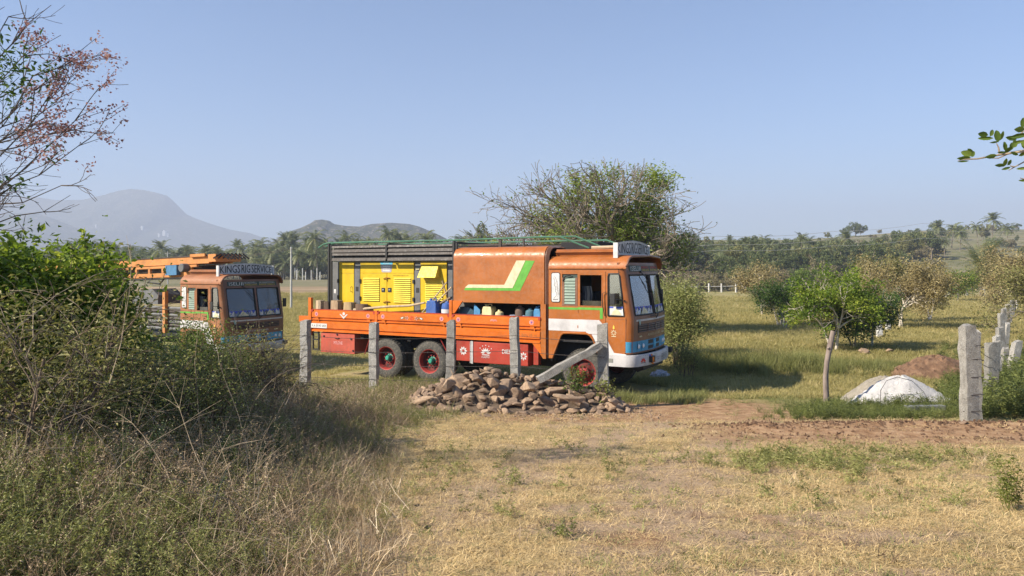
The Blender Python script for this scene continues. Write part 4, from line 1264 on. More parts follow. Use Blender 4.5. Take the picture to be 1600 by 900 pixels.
# black steel frame over the compressor with its slats and green rails
fr = MB()
V0 = .10
for u in (.47, 4.44): fr.box(u, u + .055, V0, V0 + .06, 1.18, 3.47); fr.box(u + .075, u + .12, V0 + .02, V0 + .06, 1.18, 3.43)
for u in (.47, 4.44): fr.box(u, u + .08, 2.26, 2.34, 1.18, 3.47)
for u in (.47, 2.42, 4.44): fr.box(u, u + .05, V0 + .06, 2.26, 3.40, 3.45)
fro = fr.build('steel_frame', [M['black']], truck)
for (z0, z1, dv) in ((3.345, 3.40, .0), (3.225, 3.305, 0), (3.145, 3.215, .01), (3.0, 3.075, 0)):
    for (u0, u1) in ((.60, 2.40), (2.46, 4.43)):
        s_ = MB(); s_.prism_x([(V0 + .01 + dv, z0), (V0 + .03 + dv, z1), (V0 + .05 + dv, z1), (V0 + .05 + dv, z0)], u0, u1); s_.build('slat', [M['slat']], fro)
s_ = MB(); s_.box(2.405, 2.455, V0, V0 + .055, 3.09, 3.42); s_.build('frame_post', [M['black']], fro)
for (z0, z1) in ((3.35, 3.42), (3.22, 3.30), (3.08, 3.15)):
    s_ = MB(); s_.box(.6, 6.6, 2.28, 2.32, z0, z1); s_.build('slat', [M['slat']], fro)
    s_ = MB()
s_ = MB(); s_.box(4.57, 5.95, .60, .64, 3.33, 3.40); s_.box(5.55, 5.62, .4, .45, 3.31, 3.5); s_.box(6.2, 6.24, .4, .44, 3.31, 3.5); s_.build('slat', [M['slat']], fro)
gb = MB()
bk = MB(); bk.box(.62, 4.42, V0 + .08, V0 + .10, 3.08, 3.34); bk.build('frame_backing', [M['dark']], fro)
for (va, zz) in ((V0 + .03, 3.485), (V0 + .30, 3.50)):
    g_ = MB(); g_.tube([(.12, va, 3.36 if va < .3 else 3.40), (.30, va, 3.45), (.50, va, zz), (2.5, va, zz), (4.5, va, zz), (6.75, va, zz + .03), (7.1 + va, va + .1, zz + .03), (7.75 + va, va + .25, 3.26)], .02, 6)
    g_.build('roof_rail', [M['rail']], fro)
g_ = MB(); g_.tube([(.50, 2.2, 3.50), (6.75, 2.2, 3.50), (7.6, 2.2, 3.50), (8.3, 2.0, 3.26)], .02, 6); g_.build('roof_rail', [M['rail']], fro)
g_ = MB(); g_.box(6.95, 7.9, .9, 2.2, 3.24, 3.42); g_.build('roof_locker', [M['dark']], truck, bevel=.02)
g_ = MB(); g_.tube([(7.9, .5, 3.27), (8.4, .5, 3.28), (8.55, .8, 3.27)], .035, 6); g_.build('rolled_sheet', [flatc('buff_sheet', (.5, .38, .25))], truck)

# =================== compressor standing on the bed
VC = .34
comp = empty('air_compressor', TW(.66, VC, 1.18), T_RZ, 'large yellow and grey diesel air compressor with louvred doors on the truck bed', 'air compressor')
def CL(px, py, dv=0.0):
    p = LP(px, py, VC + dv); return (p[0] - .66, p[2] - 1.18)
bx = MB(); bx.box(.02, 4.25, .03, 1.75, .12, 1.86); bx.box(-.02, 4.2, .2, 1.6, -.0, .12); bx.build('housing', [M['grey']], comp)
def cu(px): return CL(px, 440)[0]
zt = CL(600, 409)[1]; zbt = .26
def panel(name, x0, x1, z0, z1, mat, th=.03, parent=comp):
    b = MB(); b.box(x0, x1, 0, th, z0, z1); return b.build(name, [mat], parent, bevel=.006)
g1 = panel('end_panel', cu(514), cu(529.6), zbt + .05, zt, M['grey'])
y1_ = panel('door', cu(530), cu(553), zbt, CL(540, 427)[1] - .004, M['yellow']); panel('upper_panel', cu(530), cu(553), CL(540, 427)[1], zt, M['yellow'])
pl = panel('pillar', cu(553.8), cu(562.3), zbt, CL(560, 416)[1], M['grey'])
y2 = panel('door', cu(563), cu(604.3), zbt, CL(600, 427)[1] - .004, M['yellow']); y3 = panel('door', cu(604.9), cu(646.5), zbt, CL(600, 427)[1] - .004, M['yellow'])
up = panel('upper_panel', cu(563), cu(646.5), CL(600, 427)[1], zt, M['yellow'])
pl2 = panel('pillar', cu(647.5), cu(656.5), zbt, CL(650, 423)[1], M['grey'])
ytop = panel('label_plate', cu(649), cu(655), CL(650, 421.5)[1], CL(650, 418.5)[1], M['cream'])
y4 = panel('door', cu(657), cu(698), zbt, zt, M['yellow'])
def louvres(x0, x1, z0, z1, n, parent):
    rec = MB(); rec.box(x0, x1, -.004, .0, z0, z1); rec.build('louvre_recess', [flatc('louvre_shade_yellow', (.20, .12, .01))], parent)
    h = (z1 - z0) / n
    for k in range(n):
        za = z0 + k * h
        b = MB(); b.add([(x0, -.006, za + h * .95), (x1, -.006, za + h * .95), (x1, -.030, za + h * .42), (x0, -.030, za + h * .42), (x0, -.006, za + h * .38), (x1, -.006, za + h * .38)], [(0, 3, 2, 1), (3, 4, 5, 2), (0, 1, 5, 4), (0, 4, 3), (1, 2, 5)])
        b.build('louvre', [M['yellowl']], parent)
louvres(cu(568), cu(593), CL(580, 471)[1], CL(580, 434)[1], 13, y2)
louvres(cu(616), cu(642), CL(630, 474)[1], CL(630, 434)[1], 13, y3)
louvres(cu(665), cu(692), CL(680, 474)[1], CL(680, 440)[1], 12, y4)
# hood
hd = MB(); x0, x1 = cu(656), cu(688); za, zb_ = CL(660, 416)[1], CL(660, 433.5)[1]
hd.add([(x0 + .10, 0, za), (x1 - .02, 0, za), (x1 - .02, 0, zb_), (x0 + .10, 0, zb_), (x0 + .06, -.20, zb_), (x1 - .02, -.20, zb_), (x1 - .02, -.07, za - .005), (x0 + .10, -.07, za - .005)],
       [(0, 1, 6, 7), (7, 6, 5, 4), (0, 7, 4, 3), (1, 2, 5, 6), (3, 4, 5, 2), (0, 3, 2, 1)])
hd.build('intake_hood', [M['yellowl']], y4)
# fittings
for (px, py, par) in ((529, 439, y1_), (529, 464, y1_), (563, 439, y2), (563, 466, y2), (646.5, 440, y3), (646.5, 468, y3)):
    h = MB(); a = CL(px, py); h.box(a[0] - .025, a[0] + .025, -.03, 0, a[1] - .05, a[1] + .05); h.build('hinge', [M['black']], par)
for (px, py, par) in ((599, 453, y2), (609, 453, y3)):
    h = MB(); a = CL(px, py); h.box(a[0] - .055, a[0] + .055, -.012, 0, a[1] - .055, a[1] + .055); h.box(a[0] - .02, a[0] + .03, -.025, -.012, a[1] - .01, a[1] + .02, 1); h.build('door_lock', [M['black'], M['chrome']], par)
for (px, py) in ((558, 451.5), (652.5, 453.5)):
    h = MB(); a = CL(px, py); h.box(a[0] - .045, a[0] + .045, -.006, 0, a[1] - .06, a[1] + .06); h.build('vent_hole', [M['black']], pl)
h = MB(); a = CL(551, 452); h.tube([(a[0] - .02, 0, a[1] + .07), (a[0] - .03, -.04, a[1] + .06), (a[0] - .03, -.04, a[1] - .06), (a[0] - .02, 0, a[1] - .07)], .009, 5); h.build('door_handle', [M['black']], y1_)
for py in (435, 472):
    h = MB(); a = CL(604.5, py); h.tube([(a[0] - .10, -.02, a[1] - .015), (a[0], -.03, a[1] + .02), (a[0] + .10, -.02, a[1] + .01)], .012, 5); h.tube([(a[0] + .02, -.02, a[1] + .03), (a[0] + .01, -.02, a[1] - .07)], .010, 5); h.build('door_latch', [M['print_brown']], y3)
h = MB(); a = CL(523.5, 455); h.box(a[0] - .035, a[0] + .035, -.003, 0, a[1] - .055, a[1] + .055); h.build('data_sticker', [M['print_white']], g1)
h = MB(); x0, x1 = cu(595), cu(613); z1 = zt - .002; z0 = CL(600, 425.5)[1]; zm = CL(600, 413)[1]
h.prism([(x0, zm), (x1, zm), (x1 - .03, z0 + .02), (x1 - .05, z0), (x0 + .05, z0), (x0 + .03, z0 + .02)], -.0, -.004, 0)
h.box(x0 - .01, x1 + .01, -.006, 0, zm, z1, 1)
ho = h.build('maker_badge', [M['violet'], M['cyan']], up)
h = MB()
for i, tx in enumerate(('Air', 'Compressor', 'Diesel')): pass
for k in range(3): h.box(x0 + .07, x1 - .07, -.006, -.004, zm - .07 - k * .055, zm - .035 - k * .055)
put_text(h, 'Atlas', lambda a, b: (x0 + .09 + (x1 - x0 - .18) * a, -.0075, z1 - .05 + .035 * b))
h.build('badge_lettering', [M['print_white']], ho)
h = MB(); put_text(h, 'Atlas Copco', lambda a, b: (x0 + .085 + (x1 - x0 - .17) * a, -.0065, zm - .122 + .028 * b)); h.build('badge_lettering', [M['violet']], ho)
h = MB(); a = CL(626, 430.5); put_text(h, 'www.atlascopco.com', lambda s, b: (a[0] - .25 + .50 * s, -.003, a[1] - .02 + .04 * b)); h.build('web_lettering', [M['print_brown']], y3)

# =================== things lying in the bed
def log_block(u, v, z, w, h, d, mat=M['wood'], seed=1):
    rr = random.Random(seed); b = MB(); n = 9
    prof = []
    for k in range(n):
        t = 2 * math.pi * k / n; q = .5 * (1 + .10 * rr.uniform(-1, 1))
        prof.append((w * q * (abs(math.cos(t)) ** .5) * (1 if math.cos(t) > 0 else -1), d * q * (abs(math.sin(t)) ** .5) * (1 if math.sin(t) > 0 else -1)))
    vs_ = []
    for hz, s in ((0, 1), (.5, 1.02), (.94, .99), (1.0, .94)):
        for (a_, b_) in prof: vs_.append((a_ * s + hz * .02 * rr.uniform(-1,1), b_ * s, hz * h))
    fs_ = [(i*n+k, i*n+(k+1) % n, (i+1)*n+(k+1) % n, (i+1)*n+k) for i in range(3) for k in range(n)] + [tuple(range(n-1, -1, -1)), tuple(range(3*n, 4*n))]
    b.add(vs_, fs_)
    o = b.build('wooden_block', [mat]); o.location = TW(u, v, z); o.rotation_euler = (0, 0, T_RZ + rr.uniform(-.2, .2))
    return o
bls = [(.14, .16, .26, .60, 'pale wooden block at the rear corner of the orange truck bed'), (.43, .18, .22, .58, 'dark weathered wooden block, second from the rear of the truck bed'),
       (.74, .16, .34, .61, 'round-edged brown wooden block, third from the rear of the truck bed'), (1.14, .20, .36, .57, 'light split wooden block, fourth from the rear of the truck bed'), (1.55, .22, .40, .53, 'dark low wooden block beside the first yellow compressor door')]
for i, (u, v, w, h, lb) in enumerate(bls):
    mt = [bark('pale_block_wood', (.34, .25, .16), (.55, .43, .28), 8), bark('dark_block_wood', (.05, .035, .025), (.16, .10, .06), 8), M['wood'], bark('split_block_wood', (.24, .16, .08), (.48, .36, .20), 8), bark('brown_block_wood', (.09, .055, .035), (.18, .11, .07), 8)][i]
    tag(log_block(u, v, 1.18, w * .92, h + .16, .22, mt, i + 3), lb, 'wooden block', 'wooden blocks in the truck bed')
b = MB(); a = TW(1.75, .17, 1.76)
pts = [TW(*LP(553, 484, .16)), TW(*LP(600, 479.5, .16)), TW(*LP(640, 477.5, .16)), TW(*LP(664, 473, .18))]
b.tube(pts, [.035, .032, .03, .026], 8); tag(b.build('long_pole', [M['wood_pole']]), 'long pale wooden pole lying along the truck bed in front of the yellow doors', 'pole')
sticks = [((669, 477), (698, 441), 'thin bamboo stick leaning up to the right behind the square blue can'), ((676, 478), (705.5, 448.5), 'thin bamboo stick leaning at a low slant across the yellow louvres'), ((699.5, 472), (691, 438.5), 'short pale stick standing nearly upright by the black frame post')]
for (p0, p1, lb) in sticks:
    a = LP(*p0, .20); c = LP(*p1, .12 if p1[0] < 700 else .06); b = MB()
    a = tuple(np.array(a) + (np.array(a) - np.array(c)) * .5)
    b.tube([TW(*a), TW(*[(a[i] + c[i]) / 2 + .01 for i in range(3)]), TW(*c)], .018, 6); tag(b.build('bamboo_stick', [M['wood_pole']]), lb, 'stick', 'sticks leaning in the truck bed')
b = MB(); b.tube([TW(*LP(688, 474, .2)), TW(*LP(697, 468, .2)), TW(*LP(704, 464.5, .2))], .02, 6)
tag(b.build('bamboo_stick', [M['wood']]), 'short dark stick with a pale end above the round blue drum', 'stick', 'sticks leaning in the truck bed')

def jerrycan(px0, px1, pyt, v, depth, mat, lb, name='jerrycan', zbase=1.18):
    a = LP(px0, pyt, v); c = LP(px1, pyt, v); w = c[0] - a[0]; h = a[2] - zbase
    root = empty(name, TW(a[0], v, zbase), T_RZ, lb, 'jerrycan')
    b = MB(); r_ = .12 * w
    pr = [(0, 0), (w, 0), (w, h * .9), (w * .88, h), (w * .12, h), (0, h * .9)]
    b.prism(pr, 0, depth); b.box(-.006, w + .006, -.006, depth + .006, h * .58, h * .61); b.box(-.006, w + .006, -.006, depth + .006, h * .30, h * .33)
    b.build('can_body', [mat], root, bevel=.018)
    b = MB(); b.lathe([(0, .05), (.035, .05), (.04, .0)], (w * .22, depth * .5, h), 'z', 10); b.build('cap', [mat], root)
    b = MB(); b.tube([(w * .4, depth * .5, h - .01), (w * .45, depth * .5, h + .05), (w * .75, depth * .5, h + .05), (w * .8, depth * .5, h - .01)], .014, 6); b.build('can_handle', [mat], root)
    return root
def drum(px0, px1, pyt, v, mat, lb, band=None, name='plastic_drum', zbase=1.18, cat='drum', lid=None):
    a = LP(px0, pyt, v); c = LP(px1, pyt, v); r_ = (c[0] - a[0]) / 2; h = a[2] - zbase
    root = empty(name, TW(a[0] + r_, v + r_, zbase), T_RZ, lb, cat)
    b = MB(); b.lathe([(0, 0), (r_ * .94, 0), (r_, .03), (r_, h * .45), (r_ * .96, h * .48), (r_, h * .51), (r_, h * .86), (r_ * .9, h * .96), (r_ * .5, h), (0, h)], (0, 0, 0), 'z', 22); b.build('drum_body', [mat], root)
    if band: b = MB(); b.lathe([(r_ + .004, h * band[0]), (r_ + .006, h * band[1])], (0, 0, 0), 'z', 22); b.build('drum_band', [M['print_white']], root)
    b = MB(); b.lathe([(0, h + .04), (r_ * .35, h + .035), (r_ * .38, h - .0)], (0, 0, 0), 'z', 12); b.build('drum_lid', [lid or mat], root)
    return root
jerrycan(665.5, 681, 469.5, .06, .26, M['drum_blue'], 'square blue plastic can beside the yellow compressor hood')
drum(686, 702.5, 473, .07, M['drum_blue'], 'round violet-blue drum with a white band next to the square blue can', (.68, .80))
jerrycan(753, 768, 479, .08, .24, M['can_cream'], 'cream yellow can under the brown box cover')
drum(771, 783, 486.5, .10, M['can_cream'], 'low cream tub to the right of the cream yellow can', name='plastic_tub', cat='tub')
drum(802, 816, 480, .14, paint('brown_pot_paint', (.14, .09, .07), .6, .3), 'brown pot with a yellow band under the box cover', None, name='cooking_pot', cat='pot')
drum(818, 832, 484, .07, paint('dull_teal_plastic', (.06, .17, .22), .5, .3), 'dull teal round drum beside the bright blue can', name='plastic_drum')
jerrycan(833.5, 844, 482.5, .07, .22, M['can_blue'], 'bright blue can in the front corner under the box cover')
def crumple(name, c, sx, sy, sz, mat, lb, cat, seed, rz=0, nn=3):
    rs = random.Random(seed); bm = bmesh.new(); bmesh.ops.create_icosphere(bm, subdivisions=nn, radius=1)
    for v in bm.verts:
        k = 1 + rs.uniform(-.22, .18); v.co = Vector((v.co.x * sx * k, v.co.y * sy * k, max(-.05*sz, v.co.z * sz * k)))
    me = bpy.data.meshes.new(name); bm.to_mesh(me); bm.free(); me.materials.append(mat)
    return tag(link_mesh(name, me, loc=c, rz=rz), lb, cat)
crumple('sacking', TW(5.15, .35, 1.52), .45, .22, .20, flatc('grey_sacking', (.17, .15, .12), .95), 'grey sacking heaped behind the left end of the box opening', 'sacking', 5, T_RZ)
crumple('cloth_bundle', TW(6.17, .24, 1.55), .30, .14, .20, flatc('blue_grey_cloth', (.22, .24, .32), .95), 'blue grey cloth bundle between the low cream tub and the brown pot', 'cloth bundle', 9, T_RZ)
b = MB(); b.prism([(4.62, 1.2), (5.02, 1.2), (5.0, 1.80), (4.86, 1.88), (4.62, 1.88)], .16, .5)
o = b.build('tool_chest', [flatc('dark_blue_steel', (.02, .06, .09), .5)]); o.location = (T_O[0], T_O[1], 0); o.rotation_euler = (0, 0, T_RZ); tag(o, 'dark blue steel chest in the rear corner under the box cover', 'tool chest')
b = MB(); b.prism([(5.02, 1.25), (5.20, 1.25), (5.22, 1.82), (5.06, 1.96)], .10, .12)
o = b.build('blue_sheet', [M['can_blue']]); o.location = (T_O[0], T_O[1], 0); o.rotation_euler = (0, 0, T_RZ); tag(o, 'pointed blue sheet standing beside the dark blue chest', 'plastic sheet')
# old tyre and orange stand seen behind the frame at the rear
b = MB(); b.lathe([(.30, -.1), (.42, -.12), (.50, -.08), (.52, 0), (.50, .08), (.42, .12), (.30, .1)], (0, 0, 0), 'y', 28, closed=True); b.lathe([(.36, -.118), (.40, -.125), (.44, -.118)], (0,0,0), 'y', 28)
o = b.build('spare_tyre', [M['tyre']]); o.location = TW(.42, 1.5, 1.70); o.rotation_euler = (0, 0, T_RZ); tag(o, 'black spare tyre standing at the rear of the truck bed behind the black frame', 'tyre')
b = MB(); b.box(-.05, .05, -.05, .05, 0, .95); b.box(-.05, .30, -.04, .04, .86, .93); o = b.build('steel_bracket', [M['orange']]); o.location = TW(.05, 1.9, 1.18); o.rotation_euler = (0, 0, T_RZ); tag(o, 'orange steel bracket upright behind the rear blocks, beside the spare tyre', 'bracket')

# =================== truck two: drilling rig
R_O = (-16.48, 26.28, -0.47)
rig = empty('rig_truck', R_O, T_RZ, 'older brown rig truck with orange drilling mast, half hidden behind the thicket', 'truck')
build_cab(rig, old=True)
b = MB()
for v in (.75, 1.55): b.box(-1.5, 8.9, v, v + .08, .85, 1.11)
b.box(-1.5, 7.0, .2, 2.2, 1.12, 1.20)
b.build('chassis', [M['dark']], rig)
for u in (1.2, 2.5): add_wheel(rig, u, .07, .52, True); add_wheel(rig, u, 2.35, .52, True, True)
add_wheel(rig, 7.86, .10, .52, False); add_wheel(rig, 7.86, 2.32, .52, False, True)
mast = MB()
def zt_(u): return 3.72 + (u - 8.1) * .030
def mbar(u0, u1, v0, v1, dz0, dz1, mb=None, m=0):
    mb = mb or mast
    vs_ = [(u0, v0, zt_(u0)+dz0), (u1, v0, zt_(u1)+dz0), (u1, v1, zt_(u1)+dz0), (u0, v1, zt_(u0)+dz0), (u0, v0, zt_(u0)+dz1), (u1, v0, zt_(u1)+dz1), (u1, v1, zt_(u1)+dz1), (u0, v1, zt_(u0)+dz1)]
    mb.add(vs_, [(3,2,1,0),(4,5,6,7),(0,1,5,4),(1,2,6,5),(2,3,7,6),(3,0,4,7)], m)
mbar(-4, 7.4, .78, .90, -.26, -.03); mbar(-4, 7.4, 1.6, 1.72, -.26, -.03)
mast.build('mast_beam', [M['orange2']], rig)
b = MB(); mbar(-4, 7.4, .76, 1.74, -.03, .01, b); b.build('mast_rail', [M['slat']], rig)
for v in (.72, 1.66):
    b = MB(); mbar(-4, 6.9, v, v + .08, -.36, -.285, b); b.build('mast_chord', [M['orange2']], rig)
    b = MB(); mbar(-4, 6.9, v, v + .08, -.66, -.52, b); b.build('mast_chord', [M['orange2']], rig)
    for k in range(16):
        u = -3.8 + k * .69
        b = MB(); mbar(u, u + .10, v + .005, v + .075, -.521, -.359, b); b.build('mast_strut', [M['orange2']], rig)
b = MB(); mbar(-4, 6.9, .9, 1.5, -.50, -.34, b); b.build('mast_core', [M['slat']], rig)
b = MB(); mbar(5.6, 6.15, .55, .70, -.60, -.28, b); b.build('hydraulic_box', [flatc('dull_blue_steel', (.05, .17, .32))], rig)
b = MB(); b.lathe([(0, -.02), (.12, -.02), (.14, 0), (.14, .2), (0, .2)], (6.45, .5, zt_(6.4) - .38), 'y', 16); b.build('hose_reel', [M['grey']], rig)
b = MB(); mbar(7.4, 7.75, .75, 1.75, -.22, .02, b); mbar(6.6, 7.3, .70, .78, -.04, .05, b); b.build('mast_head', [M['orange2']], rig)
b = MB()
for k in range(7): b.tube([(7.7 + .08 * k, .70 + .12 * k, zt_(7.8) - .12), (7.8 + .05 * k, .9 + .1 * k, zt_(7.8) + .04), (8.05 + .04 * k, 1.0 + .1 * k, zt_(7.8) - .14)], .028, 5)
b.build('hydraulic_hoses', [M['rubber']], rig)
b = MB(); b.tube([(5.0, .5, zt_(5) - .68), (4.8, .5, zt_(5) - .82), (5.4, .5, zt_(5) - .86), (5.6, .5, zt_(5) - .70)], .03, 6); b.tube([(-1, .6, zt_(0) - .78), (6.9, .6, zt_(6.9) - .70)], .025, 5); b.build('hose_loop', [M['rubber']], rig)
b = MB(); b.box(5.80, 5.92, .3, .42, 1.2, 2.55); b.build('support_post', [M['orange2']], rig)
b = MB(); b.box(.5, 3.9, .35, .45, 2.15, 2.28); b.build('deck_rail', [M['orange2']], rig)
b = MB(); b.prism([(3.9, 2.1), (4.0, 2.35), (4.4, 2.55), (5.0, 2.6), (5.3, 2.4), (5.3, 2.1)], .5, 1.4); b.build('engine_cowl', [M['grey']], rig)
b = MB()
for (u, h, w) in ((1.4, .5, .16), (2.1, .55, .12), (2.5, .32, .3), (3.2, .34, .12)): b.lathe([(0, h), (w * .6, h), (w, h * .7), (w * .5, h * .45), (w * .7, 0)], (u, .6, 2.18), 'z', 10)
b.box(1.4, 3.2, .5, .7, 2.30, 2.36); b.build('control_valves', [M['rubber']], rig)
for k in range(7):
    b = MB(); b.tube([(-.5, .45 + .02 * (k % 2), 1.35 + k * .11), (6.6, .45, 1.33 + k * .11)], .055, 8); b.build('drill_rod', [M['slat'] if k % 2 else M['grey']], rig)
# litter under the first truck's bumper
crumple('plastic_bag', G(1030, 18.9, .08), .26, .16, .14, M['bag'], 'crumpled grey plastic bag on the grass under the front bumper', 'plastic bag', 21, .3)
crumple('plastic_bag', G(262, 4.9, .02), .13, .09, .06, flatc('grey_white_bag', (.42, .42, .44), .5), 'torn grey-white plastic bag caught in the dry grass at lower left', 'plastic bag', 22, .3)
# ------------------------------------------------------------------ stone posts
def stone_post_mesh(name, w, d, h, seed, mat, lean=(0, 0), taper=.92, bury=.15):
    rs = random.Random(seed)
    lev = 9; vs_ = []; 
    npf = 8
    base = []
    for k in range(npf):
        sx_, sy_ = [(-1,-1),(0,-1),(1,-1),(1,0),(1,1),(0,1),(-1,1),(-1,0)][k]
        base.append((sx_ * w / 2 * (1 if sx_ * sy_ else 1.0), sy_ * d / 2))
    bx_, by_ = 0, 0
    for i in range(lev + 1):
        t = i / lev; z = -bury + (h + bury) * t
        bx_ += rs.uniform(-.007, .007); by_ += rs.uniform(-.007, .007)
        s = 1 - (1 - taper) * t
        for (x, y) in base:
            top = .03 * rs.uniform(-1, 1) if i == lev else 0
            vs_.append((x * s + bx_ + rs.uniform(-.010, .010) + lean[0] * t * h, y * s + by_ + rs.uniform(-.010, .010) + lean[1] * t * h, z + top + (0.03 * (x / w) if i == lev else 0)))
    fs_ = []
    for i in range(lev):
        for k in range(npf):
            k2 = (k + 1) % npf; fs_.append((i*npf+k, i*npf+k2, (i+1)*npf+k2, (i+1)*npf+k))
    vs_.append((bx_ + lean[0] * h, by_ + lean[1] * h, h + .012)); c = len(vs_) - 1
    for k in range(npf): fs_.append((lev*npf+k, lev*npf+(k+1) % npf, c))
    b = MB().add(vs_, fs_)
    return b.mesh(name, [mat])
def wire(pts, name='barbed_wire', lb='', group=None, barbs=True, r=.0048, seed=1, kind=None, mat=None):
    rs = random.Random(seed); b = MB(); P3 = []
    pts = [Vector(p) for p in pts]
    for a, c in zip(pts, pts[1:]):
        n = max(2, int((c - a).length / .25))
        for k in range(n):
            t = k / n; p = a.lerp(c, t); sag = .03 * (c - a).length * 4 * t * (1 - t) * .35
            P3.append(p - Vector((0, 0, sag)) + Vector((0, 0, rs.uniform(-.004, .004))))
    P3.append(pts[-1])
    b.tube(P3, r, 4)
    if barbs:
        for p in P3[1::1]:
            for q in range(2):
                d = Vector((rs.uniform(-.3, .3), rs.uniform(-1, 1), rs.uniform(-1, 1))).normalized() * .018
                b.tube([p - d, p + d], r * .6, 3)
    return tag(b.build(name, [mat or M['steel_wire']]), lb, 'wire', group)

front_posts = [  # px centre of the base, distance, px of the top, row of the top, width, label
    (477, 16.4, 478, 500, .23, 'leftmost granite post of the front fence, beside the tail of the orange truck'),
    (584, 15.8, 586, 505, .21, 'granite fence post standing before the rearmost wheel of the orange truck'),
    (702, 15.2, 706, 501, .21, 'granite fence post between the second wheel and the red diesel tank'),
    (808, 14.8, 804, 497, .21, 'kinked granite fence post in front of the red tank, behind the rock pile'),
    (945, 14.0, 941, 507, .24, 'thick granite fence post in front of the cab, right end of the front fence')]
wire_nodes = []
for i, (px, y, tx, ty, w, lb) in enumerate(front_posts):
    b0 = G(px, y); tp = P(tx, ty, y); h = tp.z - b0.z
    me = stone_post_mesh('fence_post', w * .84, w * .75, h, 30 + i, M['granite'], lean=((tp.x - b0.x) / h, 0), taper=.93)
    o = link_mesh('fence_post', me, loc=b0, rz=-.35 + .1 * (i % 3)); tag(o, lb, 'fence post', 'granite posts of the front fence')
    wire_nodes.append((b0, tp))
# the diagonal strut
a = P(851, 588, 13.75); c = P(938, 538, 13.92); d = c - a
a = a - d * .12; d = c - a
me = stone_post_mesh('stone_strut', .14, .13, d.length, 71, M['granite'], bury=.0, taper=.9)
o = link_mesh('stone_strut', me, loc=a); o.rotation_euler = d.to_track_quat('Z', 'Y').to_euler(); tag(o, 'diagonal granite strut leaning from the rock pile up to the thick post', 'stone strut')
names = ['top', 'second', 'third', 'lowest']
for k, fz in enumerate((.80, .62, .44, .26)):
    pts = []
    for (b0, tp) in wire_nodes:
        p = b0.lerp(tp, fz); pts.append(p + Vector((0, -.115, 0)))
    pts = [Vector((-10.2, 17.4, pts[0].z - .1))] + pts
    if k == 0: pts = pts
    wire(pts, 'barbed_wire', ['topmost barbed strand strung along the front fence posts', 'second barbed strand from the top along the front fence posts', 'third barbed strand from the top along the front fence posts', 'lowest barbed strand along the front fence posts'][k], 'barbed wire strands of the front fence', seed=k)

# ------------------------------------------------------------------ rock pile
def rock_mesh(seed, sub=2):
    rs = random.Random(seed); bm = bmesh.new()
    sx_, sy_, sz_ = rs.uniform(.85, 1.35), rs.uniform(.65, 1.05), rs.uniform(.42, .8)
    for k in range(13 if sub > 1 else 9):
        n = Vector((rs.gauss(0, 1), rs.gauss(0, 1), rs.gauss(0, 1))).normalized() * rs.uniform(.82, 1.0)
        bm.verts.new((n.x * sx_, n.y * sy_, n.z * sz_))
    bmesh.ops.convex_hull(bm, input=bm.verts)
    bmesh.ops.delete(bm, geom=[v for v in bm.verts if not v.link_faces], context='VERTS')
    if sub > 1: bmesh.ops.bevel(bm, geom=bm.edges[:], offset=.05, segments=1, affect='EDGES', profile=.5)
    me = bpy.data.meshes.new('stone'); bm.to_mesh(me); bm.free(); me.materials.append(M['rock'])
    return me
rock_meshes = [rock_mesh(200 + k) for k in range(16)]
rp_c = G(800, 13.85)
pile = empty('rock_pile', rp_c, 0, 'wide heap of broken brown rocks in front of the orange truck', 'rock pile')
topline = [(636, 622), (655, 610), (670, 603), (700, 588), (740, 579), (765, 574), (800, 584), (830, 586), (870, 592), (900, 600), (940, 606), (965, 618), (975, 630)]
tx_ = [(p[0] - 800) / F_PX * 13.9 for p in topline]; tz_ = [P(p[0], p[1], 13.9).z for p in topline]
rr = random.Random(77)
placed = []
core = MB()
def pile_h(x, y):
    ht = float(np.interp(x, tx_, tz_, left=0, right=0)) - gzs(x, 13.9)
    ht = max(ht, .06)
    if x < tx_[0] or x > tx_[-1]: return 0
    d = (y - 14.0)
    f = 1 - (abs(d) / (.95 if d < 0 else .7)) ** 1.5
    return max(0, ht * f)
tries = 0
while len(placed) < 235 and tries < 40000:
    tries += 1
    x = rr.uniform(tx_[0], tx_[-1]); y = rr.uniform(12.95, 14.6)
    h = pile_h(x, y)
    if h < .04: continue
    s = rr.choice([.08, .10, .13, .16, .19, .22]) * rr.uniform(.85, 1.15)
    if h < .15: s = min(s, .12)
    z = gzs(x, y) + h - s * .55
    ok = True
    for (a_, b_, c_, e_) in placed:
        if (a_-x)**2 + (b_-y)**2 + (c_-z)**2 < ((e_ + s) * .62) ** 2: ok = False; break
    if not ok: continue
    placed.append((x, y, z, s))
for (x, y, z, s) in placed:
    o = link_mesh('stone', rr.choice(rock_meshes), pile); o.location = Vector((x, y, z)) - rp_c
    o.rotation_euler = (rr.uniform(-.6, .6), rr.uniform(-.6, .6), rr.uniform(0, 6.28)); k = s * rr.uniform(1.1, 1.4); o.scale = (k, k * rr.uniform(.85, 1.1), k * rr.uniform(.8, 1.1))
# a few named bigger slabs in the heap
for (px, py, y, s, rz, sc) in ((893, 622, 13.15, .25, .2, (1.7, .7, .7)), (660, 625, 13.3, .24, 2.7, (1.3, .6, .6)), (826, 605, 13.2, .20, 1.2, (1.0, .8, .9)), (747, 590, 13.6, .20, .6, (1.1, .9, .9)), (765, 577, 13.95, .15, .2, (.9, .8, 1.2)), (771, 598, 13.4, .19, .9, (1, .8, .9)), (700, 600, 13.5, .19, .3, (1, .8, .9)), (958, 628, 13.2, .13, 1, (1, 1, 1.1))):
    o = link_mesh('stone', rock_meshes[int(px) % 16], pile); o.location = P(px, py, y) - rp_c; o.rotation_euler = (.3, .2, rz); o.scale = tuple(s * q for q in sc)
